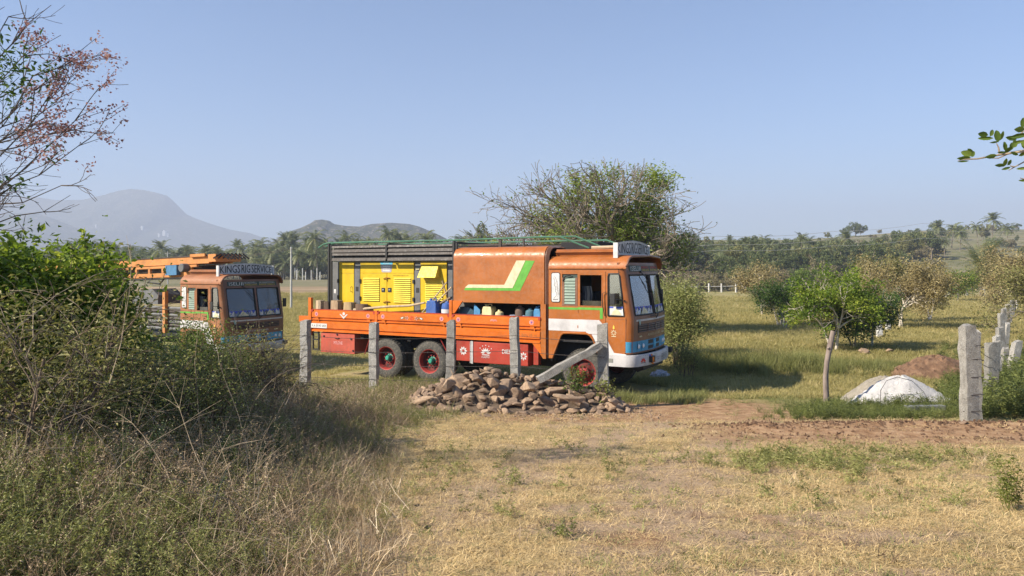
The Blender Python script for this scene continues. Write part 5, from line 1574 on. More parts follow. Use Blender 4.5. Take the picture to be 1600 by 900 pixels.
# rubble core under the stones so no daylight passes through
vs_ = []; fs_ = []
nx_, ny_ = 34, 12
for i in range(nx_):
    for j in range(ny_):
        x = tx_[0] + (tx_[-1] - tx_[0]) * i / (nx_ - 1); y = 13.0 + 1.65 * j / (ny_ - 1)
        vs_.append((x - rp_c.x, y - rp_c.y, gzs(x, y) + max(-.03, pile_h(x, y) * .78 - .05) - rp_c.z))
for i in range(nx_ - 1):
    for j in range(ny_ - 1): fs_.append((i*ny_+j, (i+1)*ny_+j, (i+1)*ny_+j+1, i*ny_+j+1))
o = core.add(vs_, fs_).build('rubble', [stonemat('rubble_dust', [(.3, (.13, .09, .06)), (.7, (.30, .22, .15))], 9, .7, .8)], pile); o['kind'] = 'stuff'
# chips and rubble round the foot of the pile
chips = [rock_mesh(460 + k, 1) for k in range(4)]
RUBBLE = chips
# loose stones on the ground
loose = [(762, 652, .09, 'small pale stone lying alone in front of the rock pile'), (817, 656, .06, 'tiny stone in the straw below the middle of the rock pile'), (873, 657, .07, 'small brown stone, first of the three loose stones right of the pile front'),
         (893, 657, .06, 'small dark stone, middle of the three loose stones right of the pile front'), (908, 656, .06, 'small pale stone, last of the three loose stones right of the pile front'),
         (645, 618, .16, 'large flat brown rock at the left foot of the rock pile'), (1350, 553, .28, 'squarish pink-brown boulder under the dark green tree'), (1391, 551, .20, 'low flat boulder to the right of the pink-brown boulder'),
         (1326, 658, .04, 'small stone on the red soil ridge'), (1507, 663, .08, 'small stone at the foot of the double granite post'), (500, 803, .05, 'small pale stone at the edge of the weeds at lower centre-left'), (1290, 655, .05, 'clod of soil beside the foot of the wooden stake')]
for i, (px, py, s, lb) in enumerate(loose):
    y = 14.0
    for _ in range(30):
        x = (px - 800) / F_PX * y; y = (CAM_Z - gzs(x, y)) * F_PX / (py - HZ)
    o = link_mesh('loose_stone', rock_meshes[i % 16], loc=G(px, y, s * .25)); o.scale = (s, s * .9, s * .8); o.rotation_euler = (.2, .1, i)
    tag(o, lb, 'stone', 'loose stones on the ground')
# dark clods on the dry grass
clods = [(654, 792, .028, 'dark dung clod in the dry grass, lower centre, farthest'), (668, 826, .03, 'dark clod in the dry grass left of two others'), (713, 829, .02, 'dark flake on the dry grass right of the dark clod'), (583, 878, .03, 'flat dark flake near the bottom edge'), (703, 749, .018, 'small dark clod on the straw near the weeds edge')]
dm = stonemat('dark_dung', [(.3, (.02, .015, .012)), (.7, (.06, .045, .035))], 20, .5, .8)
for i, (px, py, s, lb) in enumerate(clods):
    y = 5.0
    for _ in range(30):
        x = (px - 800) / F_PX * y; y = (CAM_Z - gzs(x, y)) * F_PX / (py - HZ)
    me = rock_meshes[i].copy(); me.materials.clear(); me.materials.append(dm)
    o = link_mesh('dark_clod', me, loc=G(px, y, s * .3)); o.scale = (s * 1.6, s, s * .6); o.rotation_euler = (0, 0, i); tag(o, lb, 'clod', 'dark clods on the dry grass')

# ------------------------------------------------------------------ heaps on the right
def heap(name, c, rx, ry, h, mat, lb, cat, seed, rz=0, rough=.06):
    rs = np.random.RandomState(seed); nr, na = 22, 56
    vs_ = [(0, 0, h)]; fs_ = []
    for i in range(1, nr + 1):
        t = i / nr
        for k in range(na):
            a_ = 2 * math.pi * k / na
            wb = 1 + .07 * math.sin(2*a_ + seed) + .05 * math.sin(5 * a_ + 2 * seed)
            z = h * (1 - t ** 1.5) if t < .4 else h * ((1 - t) / (1-.4)) ** 1.08 * (1 - .4 ** 1.5)
            z = z * (1 + .05 * math.sin(3 * a_)) + rs.uniform(-rough, rough) * h * .5 * (0.3 + t)
            x, y = rx * t * wb * math.cos(a_), ry * t * wb * math.sin(a_)
            cr, sr = math.cos(rz), math.sin(rz); X, Y = x * cr - y * sr, x * sr + y * cr
            if i == nr: z = -.08
            vs_.append((X, Y, z + gzs(c.x + X, c.y + Y) - gzs(c.x, c.y)))
    for k in range(na): fs_.append((0, 1 + k, 1 + (k + 1) % na))
    for i in range(nr - 1):
        for k in range(na): fs_.append((1 + i*na + k, 1 + (i+1)*na + k, 1 + (i+1)*na + (k+1) % na, 1 + i*na + (k+1) % na))
    b = MB().add(vs_, fs_, 0, True); o = b.build(name, [mat], loc=c); return tag(o, lb, cat)
heap('sand_heap', G(1408, 14.3), 1.08, .66, .58, M['sand'], 'white sand heap in the grass beside the double granite post', 'sand heap', 2, .1, .10)
heap('sand_heap', G(1380, 15.3), 1.02, .60, .50, M['sand2'], 'buff coarse sand heap just behind and left of the white one', 'sand heap', 5, .1, .08)
so_ = heap('soil_heap', G(1462, 19.8), 1.35, .9, .52, M['soil'], 'reddish brown soil heap behind the white sand heap', 'soil heap', 8, .3, .22)
# grey slab in the grass
b = MB(); b.box(-.35, .35, -.06, .06, -.02, .07); o = b.build('concrete_slab', [flatc('grey_slab', (.17, .175, .18), .9)], loc=G(1445, 13.0, .08), rz=.06, bevel=.01); tag(o, 'grey concrete slab lying in the weeds below the white sand heap', 'slab')

# ------------------------------------------------------------------ wooden stake
b0 = G(1290, 13.9); b = MB()
pts = [b0 + Vector((0, 0, -.1)), P(1291, 620, 13.9), P(1290, 590, 13.9), P(1292, 565, 13.9), P(1297, 540, 13.9), P(1302, 517, 13.9)]
b.tube([p - b0 for p in pts], [.052, .052, .05, .047, .052, .046], 10)
b.tube([P(1296, 545, 13.9) - b0 + Vector((-.02, -.03, 0)), P(1296, 545, 13.9) - b0 + Vector((-.05, -.05, .03))], [.03, .022], 7)
tag(b.build('wooden_stake', [bark('grey_stake_bark', (.13, .10, .085), (.30, .24, .20), 14)], loc=b0), 'bent grey-brown wooden stake standing alone in front of the bright green tree', 'stake')

# ------------------------------------------------------------------ granite posts on the right, running away from the camera
rp = [  # px, distance, top row, width, lean, label
    (1515, 11.7, 509, .215, -.03, 'tall granite post in the foreground at right, left one of the nearest pair'),
    (1527, 12.05, 519, .12, -.02, 'narrower granite post tied behind the tall foreground post'),
    (1546, 14.3, 536, .17, .0, 'blue-grey granite post, left of the second pair from the camera'),
    (1553, 14.8, 533, .12, .02, 'narrow granite post, right of the second pair from the camera'),
    (1558, 17.2, 525, .13, .0, 'slim granite post just past the second pair, half sunk in weeds'),
    (1568, 19.4, 544, .16, .03, 'short broken granite stub in the weeds beside the fence'),
    (1578, 19.0, 534, .20, .26, 'short granite post leaning to the right out of the weeds'),
    (1564, 20.5, 512, .17, -.03, 'granite post behind the slim one, its top knocked lower'),
    (1565, 23.5, 490, .17, -.01, 'tall weathered granite post in the middle of the receding row'),
    (1571, 25.5, 505, .15, .06, 'granite post leaning right behind the tall weathered one'),
    (1570, 29.0, 482, .16, -.04, 'granite post with a chipped top farther along the receding row'),
    (1574, 34.0, 476, .17, .02, 'granite post before the far bend of the receding row'),
    (1578, 41.0, 470, .17, .0, 'small-looking pale granite post near the far end of the row'),
    (1582, 49.0, 468, .17, .03, 'last pale granite post but one at the far end of the row'),
    (1589, 58.0, 467, .17, .0, 'last granite post at the far end of the receding row')]
rnodes = []
for i, (px, y, ty, w, ln, lb) in enumerate(rp):
    b0 = G(px, y); h = max(.5, P(px, ty, y).z - b0.z)
    me = stone_post_mesh('fence_post', w, w * .85, h, 130 + i, M['granite'] if y > 14 or y < 13 else M['granite'], lean=(ln, 0), taper=.9)
    o = link_mesh('fence_post', me, loc=b0, rz=.12); tag(o, lb, 'fence post', 'granite posts of the right-hand fence')
    rnodes.append((b0, h, w))
for k, fz in enumerate((.80, .66, .48, .30, .13)):
    # ties round the foreground post and strand on to the next pair
    b0, h, w = rnodes[0]; b1, h1, w1 = rnodes[1]; b2, h2, w2 = rnodes[2]; b3, h3, w3 = rnodes[4]
    z = b0.z + h * fz
    pts = [(b0.x - w*.55, b0.y - .02, z - .01), (b0.x - w*.2, b0.y - w*.53, z), (b0.x + w*.45, b0.y - w*.5, z + .01), (b1.x + w1*.6, b1.y - .06, z - .06), (b1.x + w1 * .62, b1.y + .1, z - .1), (b2.x - .02, b2.y - .12, b2.z + h2 * fz * .95), (b3.x + .05, b3.y - .1, b3.z + h3 * fz)]
    wire(pts, 'fence_wire', ['topmost rusty wire tied round the tall foreground post', 'second rusty wire down on the tall foreground post', 'middle rusty wire on the tall foreground post', 'second lowest rusty wire on the tall foreground post', 'lowest rusty wire near the foot of the tall foreground post'][k], 'rusty wires on the foreground granite posts', barbs=False, r=.006, seed=40 + k)
# thin loops of wire over the white sand heap
for i, pl in enumerate(([(1376, 628), (1376, 610), (1385, 595), (1402, 589), (1425, 595), (1443, 612), (1452, 628)], [(1402, 626), (1412, 616), (1425, 616), (1440, 626)])):
    b = MB(); b.tube([P(a_, c_, 13.65 + .02 * k) for k, (a_, c_) in enumerate(pl)], .005, 4)
    tag(b.build('fence_wire', [M['steel_wire']]), ['large loop of loose wire arching over the white sand heap', 'small loop of loose wire at the foot of the white sand heap'][i], 'wire')

# far field fence on the right and centre (whitewashed posts)
wm = [stone_post_mesh('field_post', .30, .28, 1.0, 300 + k, M['granite_w']) for k in range(4)]
k = 0
far_posts = [(1052, 444, 125), (1070, 445, 125), (1090, 446, 125), (1108, 444, 125), (1127, 445, 125), (1150, 446, 125), (1211, 391.5, 200), (1316, 391, 180), (1395, 359 + 23, 150), (1483, 455, 110), (1511, 450, 105), (1537, 449, 98), (1564, 451, 98)]
for (px, ty, y) in far_posts:
    b0 = G(px, y); h = 1.5 if y < 150 else 1.9
    o = link_mesh('field_post', wm[k % 4], loc=b0, rz=k * .7); o.scale = (.85, .85, h)
    up_hill = y >= 150
    tag(o, {1211: 'pale post in the scrub of the slope above the sparse brownish tree', 1316: 'pale post in the scrub above the bright green orchard tree', 1395: 'tall pale post on the slope above the large brown orchard tree'}.get(px, '') if up_hill else ('whitewashed post of the far field fence to the right of the cab' if px < 1300 else {1483: 'whitewashed post behind the orchard, just left of the fresh green tree', 1511: 'whitewashed post behind the orchard, second from the left', 1537: 'whitewashed post behind the orchard, below the date palm', 1564: 'whitewashed post behind the orchard, nearest the receding granite row'}.get(px, '')), 'field post',
        'pale posts in the scrub on the slope' if up_hill else ('whitewashed posts of the far field fence right of the cab' if px < 1300 else 'whitewashed posts behind the orchard'))
    k += 1
for j in range(14):   # thin grey posts along the palm grove, left
    px = 455 + j * 7.5 + (j % 3) * 1.3
    if px > 505: px = px - 505 + 130
    b0 = G(px, 205); o = link_mesh('field_post', wm[j % 4], loc=b0); o.scale = (.8, .8, 2.2 + .5 * (j % 3))
    tag(o, 'thin pale post standing along the foot of the palm grove', 'field post', 'thin pale posts in front of the palm grove')
wire([G(1040, 125, 1.1), G(1150, 125, 1.1)], 'fence_rail', 'pale rail joining the whitewashed far field posts', barbs=False, r=.05, mat=M['granite_w'])

# ------------------------------------------------------------------ utility poles and power lines
def pole(px, y, ty, lb, r=.11, arm=True):
    b0 = G(px, y); h = P(px, ty, y).z - b0.z
    root = empty('utility_pole', b0, 0, lb, 'utility pole')
    b = MB(); b.tube([(0, 0, -.3), (.0, 0, h)], [r, r * .7], 8); b.build('pole_shaft', [M['concrete']], root)
    if not arm:
        b = MB(); b.lathe([(0, .12), (.06, .11), (.07, .0)], (0, 0, h), 'z', 8); b.build('insulator', [M['print_white']], root)
        return b0 + Vector((0, 0, h))
    b = MB(); b.box(-.55, .55, -.04, .04, h - .35, h - .27); b.build('cross_arm', [M['concrete']], root)
    for x in (-.5, 0, .5):
        i_ = MB(); i_.lathe([(0, .16), (.04, .15), (.05, .05), (.03, 0)], (x, 0, h - .27 if x else h), 'z', 8); i_.build('insulator', [M['print_white']], root)
    return b0 + Vector((0, 0, h))
p1 = pole(455, 60, 388, 'slender pale concrete pole standing in the field between the two trucks', .10, False)
p2 = pole(262, 150, 394, 'distant concrete pole rising behind the orange drilling mast', .14)
p3 = P(1396, 350, 150)
for k in range(3):
    dx = (-.5, 0, .5)[k]
    pts = [p2 + Vector((dx, 0, 0)), p1 + Vector((dx, 0, 0))]
    wire(pts, 'power_line', ['left thin line between the two concrete poles', 'middle thin line between the two concrete poles', 'right thin line between the two concrete poles'][k], 'power lines', barbs=False, r=.012)
    y0 = 96; ys = [394, 385, 372][k]; ye = [372, 360, 349][k]
    pts = [P(880, ys + 3, y0), P(1120, ys - 3, y0 + 20), P(1300, (ys + ye) / 2 + 1, y0 + 45), P(1440, ye, y0 + 70), P(1700, ye - 8, y0 + 120)]
    wire(pts, 'power_line', ['lowest of the three power lines crossing the wooded slope', 'middle of the three power lines crossing the wooded slope', 'topmost of the three power lines crossing the wooded slope'][k], 'power lines', barbs=False, r=.028, mat=M['concrete'])
# small white houses far off at the foot of the mountain
hw = flatc('far_house_wall', (.75, .74, .72), .9)
for k, (px, py, w) in enumerate(((222, 355, 9), (257, 364, 16), (248, 366, 7), (262, 366, 8), (150, 352, 6))):
    p = P(px, py, 1700 if 0 else 3000); s = w * .75
    b = MB(); b.box(-s/2, s/2, -s/2, s/2, -12, s * .55); b.box(-s*.3, s*.2, -s*.3, s*.3, s * .55, s * .9)
    o = b.build('house', [hw], loc=p); tag(o, 'tiny white house far away on the foot of the hazy mountain', 'house', 'tiny white houses at the foot of the mountain')
# ------------------------------------------------------------------ vegetation
M['bark'] = bark('grey_bark', (0.12, 0.095, 0.07), (0.30, 0.25, 0.19))
M['bark_pale'] = bark('pale_bark', (0.36, 0.31, 0.24), (0.62, 0.56, 0.46))
M['twig'] = bark('dry_twig', (0.19, 0.14, 0.095), (0.44, 0.35, 0.24), 20)
M['twig_brown'] = bark('brown_twig', (0.085, 0.06, 0.04), (0.22, 0.16, 0.11), 20)
M['twig_dark'] = bark('dark_twig', (0.045, 0.035, 0.03), (0.13, 0.10, 0.08), 20)
M['leaf_bright'] = leafmat('bright_green_leaves', [(0, (.05, .10, .012)), (.5, (.16, .24, .025)), (1, (.42, .46, .07))], .42)
M['leaf_dark'] = leafmat('dark_green_leaves', [(0, (.02, .05, .012)), (.5, (.05, .105, .02)), (1, (.12, .18, .035))], .22)
M['leaf_mid'] = leafmat('mid_green_leaves', [(0, (.045, .085, .015)), (.5, (.12, .18, .03)), (1, (.25, .31, .06))], .30)
M['leaf_tree'] = leafmat('light_green_tree_leaves', [(0, (.09, .13, .02)), (.5, (.22, .29, .05)), (1, (.38, .44, .10))], .4)  # the half-bare tree's own lighter green, varied leaf by leaf
M['leaf_olive'] = leafmat('olive_leaves', [(0, (.09, .09, .03)), (.5, (.22, .215, .075)), (1, (.40, .36, .15))], .30)
M['leaf_brown'] = leafmat('dry_brown_leaves', [(0, (.13, .105, .05)), (.45, (.30, .24, .11)), (1, (.50, .42, .21))], .3)
M['leaf_feather'] = leafmat('grey_green_feathery_leaves', [(0, (.11, .125, .04)), (.5, (.26, .285, .09)), (1, (.42, .42, .17))], .30)
M['leaf_far'] = leafmat('far_tree_leaves', [(0, (.055, .08, .03)), (.5, (.125, .155, .055)), (1, (.24, .26, .10))], .35)
M['leaf_palm'] = leafmat('palm_fronds', [(0, (.07, .09, .035)), (.5, (.16, .185, .07)), (1, (.32, .32, .14))], .35, gloss=.5)
M['leaf_scrub'] = leafmat('scrub_leaves', [(0, (.10, .09, .05)), (.5, (.24, .205, .11)), (1, (.40, .34, .20))], .25)
M['petal'] = leafmat('pink_blossom', [(0, (.20, .085, .10)), (.5, (.36, .19, .21)), (1, (.52, .36, .36))], .35)
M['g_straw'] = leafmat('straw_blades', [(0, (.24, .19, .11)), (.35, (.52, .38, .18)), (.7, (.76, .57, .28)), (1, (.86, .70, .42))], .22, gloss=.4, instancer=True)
M['g_green'] = leafmat('grass_blades', [(0, (.12, .13, .045)), (.4, (.22, .23, .075)), (.75, (.36, .34, .14)), (1, (.50, .44, .24))], .30, instancer=True)
M['g_field'] = leafmat('field_grass_blades', [(0, (.20, .19, .07)), (.4, (.37, .325, .125)), (.75, (.54, .45, .21)), (1, (.66, .54, .32))], .42, instancer=True)
M['g_weed'] = leafmat('weed_leaves', [(0, (.12, .13, .04)), (.4, (.27, .28, .09)), (.75, (.42, .40, .16)), (1, (.56, .48, .26))], .30, instancer=True)
M['g_lush'] = leafmat('lush_weed_leaves', [(0, (.07, .09, .03)), (.5, (.16, .19, .05)), (1, (.32, .33, .12))], .35, instancer=True)
M['g_dry'] = leafmat('dry_stalks', [(0, (.18, .12, .08)), (.4, (.40, .29, .18)), (.75, (.64, .50, .32)), (1, (.82, .70, .50))], .15, instancer=True)

RS = np.random.RandomState(11)
def unit(v): return v / (np.linalg.norm(v, axis=-1, keepdims=True) + 1e-9)
def leaf_cards(cen, size, rs, aspect=.45, droop=0.0, up=.5, dirs=None, fold=.15):
    """folded four-cornered leaves at the given centres"""
    n = len(cen); size = np.broadcast_to(size, (n,))
    if dirs is None:
        d = rs.normal(size=(n, 3)); d[:, 2] = d[:, 2] * .6 - droop; d = unit(d)
    else: d = unit(dirs)
    nrm = rs.normal(size=(n, 3)); nrm[:, 2] += up * 2; nrm = unit(nrm)
    s = unit(np.cross(d, nrm)); nn = np.cross(s, d)
    L = size[:, None]; Wd = L * aspect
    a = cen - d * L * .5; b = cen + s * Wd * .5 + nn * L * fold; c = cen + d * L * .5; e = cen - s * Wd * .5 + nn * L * fold
    V = np.stack([a, b, c, e], 1).reshape(-1, 3)
    Fa = (np.arange(n)[:, None] * 4 + np.arange(4)[None]).astype(np.int32)
    return V, Fa
def tubes_np(segs, n=4):
    """segs: list of (points (k,3), radii (k)) -> verts, quad faces"""
    Vs = []; Fs = []; off = 0
    for pts, rad in segs:
        pts = np.asarray(pts, float); k = len(pts)
        d = np.gradient(pts, axis=0); d = unit(d)
        up = np.array([.12, .31, .94]); a = np.cross(d, up); a = unit(a); b = np.cross(d, a)
        t = np.arange(n) * 2 * np.pi / n
        ring = pts[:, None, :] + (a[:, None, :] * np.cos(t)[None, :, None] + b[:, None, :] * np.sin(t)[None, :, None]) * np.asarray(rad)[:, None, None]
        Vs.append(ring.reshape(-1, 3))
        i, j = np.meshgrid(np.arange(k-1), np.arange(n), indexing='ij')
        j2 = (j + 1) % n
        Fs.append(np.stack([i*n+j, i*n+j2, (i+1)*n+j2, (i+1)*n+j], -1).reshape(-1, 4) + off)
        off += k * n
    return np.concatenate(Vs), np.concatenate(Fs)

def grow(rs, base, dir0, length, r0, depth, maxd, kids, spread, wander=.18, grav=0.0, shrink=.68, out=None, tips=None, k=5, first=.35):
    if out is None: out = []; 
    if tips is None: tips = []
    pts = [np.array(base, float)]; d = unit(np.array(dir0, float)); rad = [r0]
    for i in range(k):
        d = unit(d + rs.normal(size=3) * wander + np.array([0, 0, grav])); pts.append(pts[-1] + d * length / k)
        rad.append(r0 * (1 - .55 * (i + 1) / k) if depth < maxd else r0 * (1 - .8 * (i + 1) / k))
    out.append((depth, np.array(pts), rad))
    if depth >= maxd:
        tips.append((pts[-1], d, length)); tips.append((pts[k // 2], d, length)); return out, tips
    nk = kids[depth] if hasattr(kids, '__len__') else kids
    for c in range(nk):
        t = first + (1 - first) * (c + rs.uniform(.2, 1)) / nk; t = min(t, .999)
        i = min(int(t * k), k - 1); f = t * k - i
        p = pts[i] * (1 - f) + pts[i+1] * f; r = rad[i] * (1 - f) + rad[i+1] * f
        az = rs.uniform(0, 2 * np.pi); ax = unit(np.cross(d, [np.cos(az), np.sin(az), .3]))
        ang = spread * rs.uniform(.6, 1.25)
        nd = unit(pts[min(i+1, k)] - pts[i]) * np.cos(ang) + ax * np.sin(ang)
        grow(rs, p, nd, length * shrink * rs.uniform(.75, 1.2), r * .62, depth + 1, maxd, kids, spread, wander, grav, shrink, out, tips, max(3, k - 1), first)
    return out, tips

def make_tree(name, loc, rs, label, cat, group, stems, leafmat_, nleaf, lsize, clump, barkm, aspect=.5, trunk_depth=0, droop=0, tube_n=5, leaf_tips=1.0, leaf_shift=0, flat_crown=1.0, minr=.004):
    """stems: list of (out, tips) in local coordinates"""
    root = empty(name, loc, 0, label, cat, group)
    allseg = [s for o, _ in stems for s in o]; tips = [t for _, tt in stems for t in tt]
    tr = [(p, np.maximum(r, minr)) for d, p, r in allseg if d <= trunk_depth]; br = [(p, np.maximum(r, minr)) for d, p, r in allseg if d > trunk_depth]
    V, Fa = tubes_np(tr, 7); link_mesh('trunk', np_mesh('trunk', V, Fa, barkm, smooth=True), root)
    if br:
        V, Fa = tubes_np(br, tube_n if tube_n < 5 else 4); o = link_mesh('branches', np_mesh('branches', V, Fa, barkm, smooth=True), root)
    if nleaf:
        if leaf_tips < 1: idx = rs.choice(len(tips), max(1, int(len(tips) * leaf_tips)), replace=False); tips = [tips[i] for i in idx]
        tp = np.array([t[0] for t in tips])
        ci = rs.randint(0, len(tp), nleaf)
        cen = tp[ci] + rs.normal(size=(nleaf, 3)) * clump * np.array([1, 1, flat_crown])
        V, Fa = leaf_cards(cen, lsize * rs.uniform(.6, 1.3, nleaf), rs, aspect, droop)
        cl = rs.uniform(0, 1, len(tp))[ci] * .45 + rs.uniform(0, .55, nleaf)
        o = link_mesh('crown', np_mesh('crown', V, Fa, leafmat_, tint=np.repeat(cl, 4)), root); o['kind'] = 'stuff'
    return root

# ---- instanced ground cover (stuff only)
def scatter(name, protos, pts, rot, scale, tint, idx, label):
    n = len(pts)
    me = bpy.data.meshes.new(name); me.vertices.add(n); me.vertices.foreach_set('co', np.asarray(pts, np.float32).ravel())
    for nm, ty, arr in (('irot', 'FLOAT_VECTOR', rot), ('iscale', 'FLOAT', scale), ('tint', 'FLOAT', tint)):
        a = me.attributes.new(nm, ty, 'POINT'); a.data.foreach_set('vector' if ty == 'FLOAT_VECTOR' else 'value', np.asarray(arr, np.float32).ravel())
    a = me.attributes.new('pidx', 'INT', 'POINT'); a.data.foreach_set('value', np.asarray(idx, np.int32))
    o = link_mesh(name, me); tag(o, label, kind='stuff')
    ng = bpy.data.node_groups.new(name, 'GeometryNodeTree')
    ng.interface.new_socket('Geometry', in_out='INPUT', socket_type='NodeSocketGeometry'); ng.interface.new_socket('Geometry', in_out='OUTPUT', socket_type='NodeSocketGeometry')
    gi = ng.nodes.new('NodeGroupInput'); go = ng.nodes.new('NodeGroupOutput'); jn = ng.nodes.new('GeometryNodeJoinGeometry')
    def NA(nm, ty):
        x = ng.nodes.new('GeometryNodeInputNamedAttribute'); x.data_type = ty; x.inputs[0].default_value = nm; return x.outputs[0]
    ro, sc_, ix = NA('irot', 'FLOAT_VECTOR'), NA('iscale', 'FLOAT'), NA('pidx', 'INT')
    for k, pm in enumerate(protos):
        po = bpy.data.objects.new(name + '_piece', pm)
        oi = ng.nodes.new('GeometryNodeObjectInfo'); oi.inputs[0].default_value = po; oi.inputs['As Instance'].default_value = True
        ip = ng.nodes.new('GeometryNodeInstanceOnPoints')
        cm = ng.nodes.new('FunctionNodeCompare'); cm.data_type = 'INT'; cm.operation = 'EQUAL'
        ng.links.new(ix, cm.inputs[2]); cm.inputs[3].default_value = k
        ng.links.new(gi.outputs[0], ip.inputs['Points']); ng.links.new(cm.outputs[0], ip.inputs['Selection'])
        ng.links.new(oi.outputs['Geometry'], ip.inputs['Instance']); ng.links.new(ro, ip.inputs['Rotation']); ng.links.new(sc_, ip.inputs['Scale'])
        ng.links.new(ip.outputs[0], jn.inputs[0])
    ng.links.new(jn.outputs[0], go.inputs[0])
    md = o.modifiers.new('scatter', 'NODES'); md.node_group = ng
    return o

def blade_tuft(name, mat, n, h, spread, lie, w, seed, curl=.5):
    rs = np.random.RandomState(seed); V = []; Fa = []
    for k in range(n):
        az = rs.uniform(0, 2*np.pi); b = np.array([rs.normal(0, spread), rs.normal(0, spread), 0])
        el = np.clip(rs.normal(lie, .25), .03, 1.5); d = np.array([np.cos(az) * np.cos(el), np.sin(az) * np.cos(el), np.sin(el)])
        L = h * rs.uniform(.5, 1.3); s = np.array([-np.sin(az), np.cos(az), 0]) * w * rs.uniform(.6, 1.3)
        p1 = b + d * L * .5; d2 = d + np.array([rs.normal(0, .2), rs.normal(0, .2), -curl * rs.uniform(.3, 1.3)]); d2 = d2 / np.linalg.norm(d2)
        p2 = p1 + d2 * L * .5; p1[2] = max(p1[2], .004); p2[2] = max(p2[2], .002)
        o = len(V); V += [b - s, b + s, p1 + s * .8, p1 - s * .8, p2 + s * .15, p2 - s * .15]
        Fa += [(o, o+1, o+2, o+3), (o+3, o+2, o+4, o+5)]
    return np_mesh(name, np.array(V), np.array(Fa), mat)
def weed_mesh(name, mat, h, nst, nl, ls, seed, spread=.5, stalkmat=None, aspect=.3, flower=0, curve=.15, base=.05):
    rs = np.random.RandomState(seed); segs = []; cen = []; dirs = []
    fl = []
    for k in range(nst):
        az = rs.uniform(0, 2*np.pi); tilt = rs.uniform(.05, spread)
        d = np.array([np.cos(az) * np.sin(tilt), np.sin(az) * np.sin(tilt), np.cos(tilt)])
        p = np.array([rs.normal(0, base), rs.normal(0, base), 0]); L = h * rs.uniform(.55, 1.15); pts = [p]
        for i in range(5): d = unit(d + rs.normal(size=3) * curve); pts.append(pts[-1] + d * L / 5)
        pts = np.array(pts); r = .0045 * h ** .5
        segs.append((pts, np.linspace(r, r * .3, 6)))
        for j in range(nl):
            t = rs.uniform(.12, 1); q = t * 5; i = min(int(q), 4); c = pts[i] + (pts[i+1] - pts[i]) * (q - i)
            a2 = rs.uniform(0, 2*np.pi); dd = np.array([np.cos(a2), np.sin(a2), rs.uniform(-.2, .8)])
            cen.append(c + unit(dd) * ls * .5 * rs.uniform(.6, 2)); dirs.append(dd)
        for j in range(flower): fl.append(pts[-1] + rs.normal(size=3) * .03)
    V1, F1 = tubes_np(segs, 3); n1 = len(F1); 
    V2, F2 = leaf_cards(np.array(cen), ls * rs.uniform(.6, 1.3, len(cen)), rs, aspect, dirs=np.array(dirs))
    V = np.concatenate([V1, V2]); Fa = np.concatenate([F1, F2 + len(V1)]); mi = np.concatenate([np.zeros(n1), np.ones(len(F2))])
    mats = [stalkmat or mat, mat]
    if fl:
        V3, F3 = leaf_cards(np.array(fl), .008, rs, .9); Fa = np.concatenate([Fa, F3 + len(V)]); V = np.concatenate([V, V3]); mi = np.concatenate([mi, np.full(len(F3), 2)])
        mats.append(M['cream'])
    return np_mesh(name, V, Fa, mats, midx=mi)

def sample(n, y0, y1, pxa, pxb, rs, power=1.0):
    """random points in the wedge the lens sees (a little wider), denser near the camera"""
    y = (y0 ** (2 - power) + (y1 ** (2 - power) - y0 ** (2 - power)) * rs.uniform(0, 1, n)) ** (1 / (2 - power)) if power != 2 else y0 * (y1 / y0) ** rs.uniform(0, 1, n)
    px = rs.uniform(pxa, pxb, n)
    x = (px - 800) / F_PX * y
    return x, y
def in_truck(x, y, O=T_O, m=.05):
    dx, dy = x - O[0], y - O[1]
    u = dx * FX + dy * FY; v = -dx * FY + dy * FX
    return (u > -.2 - m) & (u < 9.3 + m) & (v > .25 - m) & (v < 2.2 + m)
def on_heap(x, y):
    h1 = ((x - 7.53) / .85) ** 2 + ((y - 14.3) / .58) ** 2 < 1; h2 = ((x - 7.68) / 1.0) ** 2 + ((y - 15.3) / .6) ** 2 < 1
    h3 = ((x - 11.3) / 1.0) ** 2 + ((y - 19.5) / .8) ** 2 < 1
    h4 = (x > -1.85) & (x < 2.0) & (y > 13.1) & (y < 14.5)
    return h1 | h2 | h3 | h4
def scat(name, protos, x, y, tilt, smin, smax, tint, label, rs, keep=None, dz=0, pw=None):
    ok = ~on_heap(x, y)
    if keep is not None: ok &= keep
    x, y, tint = x[ok], y[ok], tint[ok]
    n = len(x); z = gz(x, y) + dz
    rot = np.stack([rs.normal(0, tilt, n), rs.normal(0, tilt, n), rs.uniform(0, 6.283, n)], 1)
    sc_ = rs.uniform(smin, smax, n)
    if pw is not None: sc_ = sc_ * pw[ok]
    idx = rs.randint(0, len(protos), n)
    return scatter(name, protos, np.stack([x, y, z], 1), rot, sc_, np.clip(tint, 0, 1), idx, label)

rs = np.random.RandomState(3)
# thicket edge: everything left of this line (in x, by distance) is overgrown
def thick_edge(y): return np.interp(y, [2, 3.8, 5, 7, 9, 11, 13, 15, 17], [-.9, -1.15, -1.35, -1.55, -1.7, -1.7, -1.6, -.8, 0.8])
def thickness(x, y):
    """1 deep inside the overgrown strip, 0 on the open ground"""
    e = thick_edge(y) + .35 * wob(x, y, 1.3)
    return sst(0.9, -1.6, x - e) * sst(18.8, 15.5, y + .3 * wob(x, y, 2))

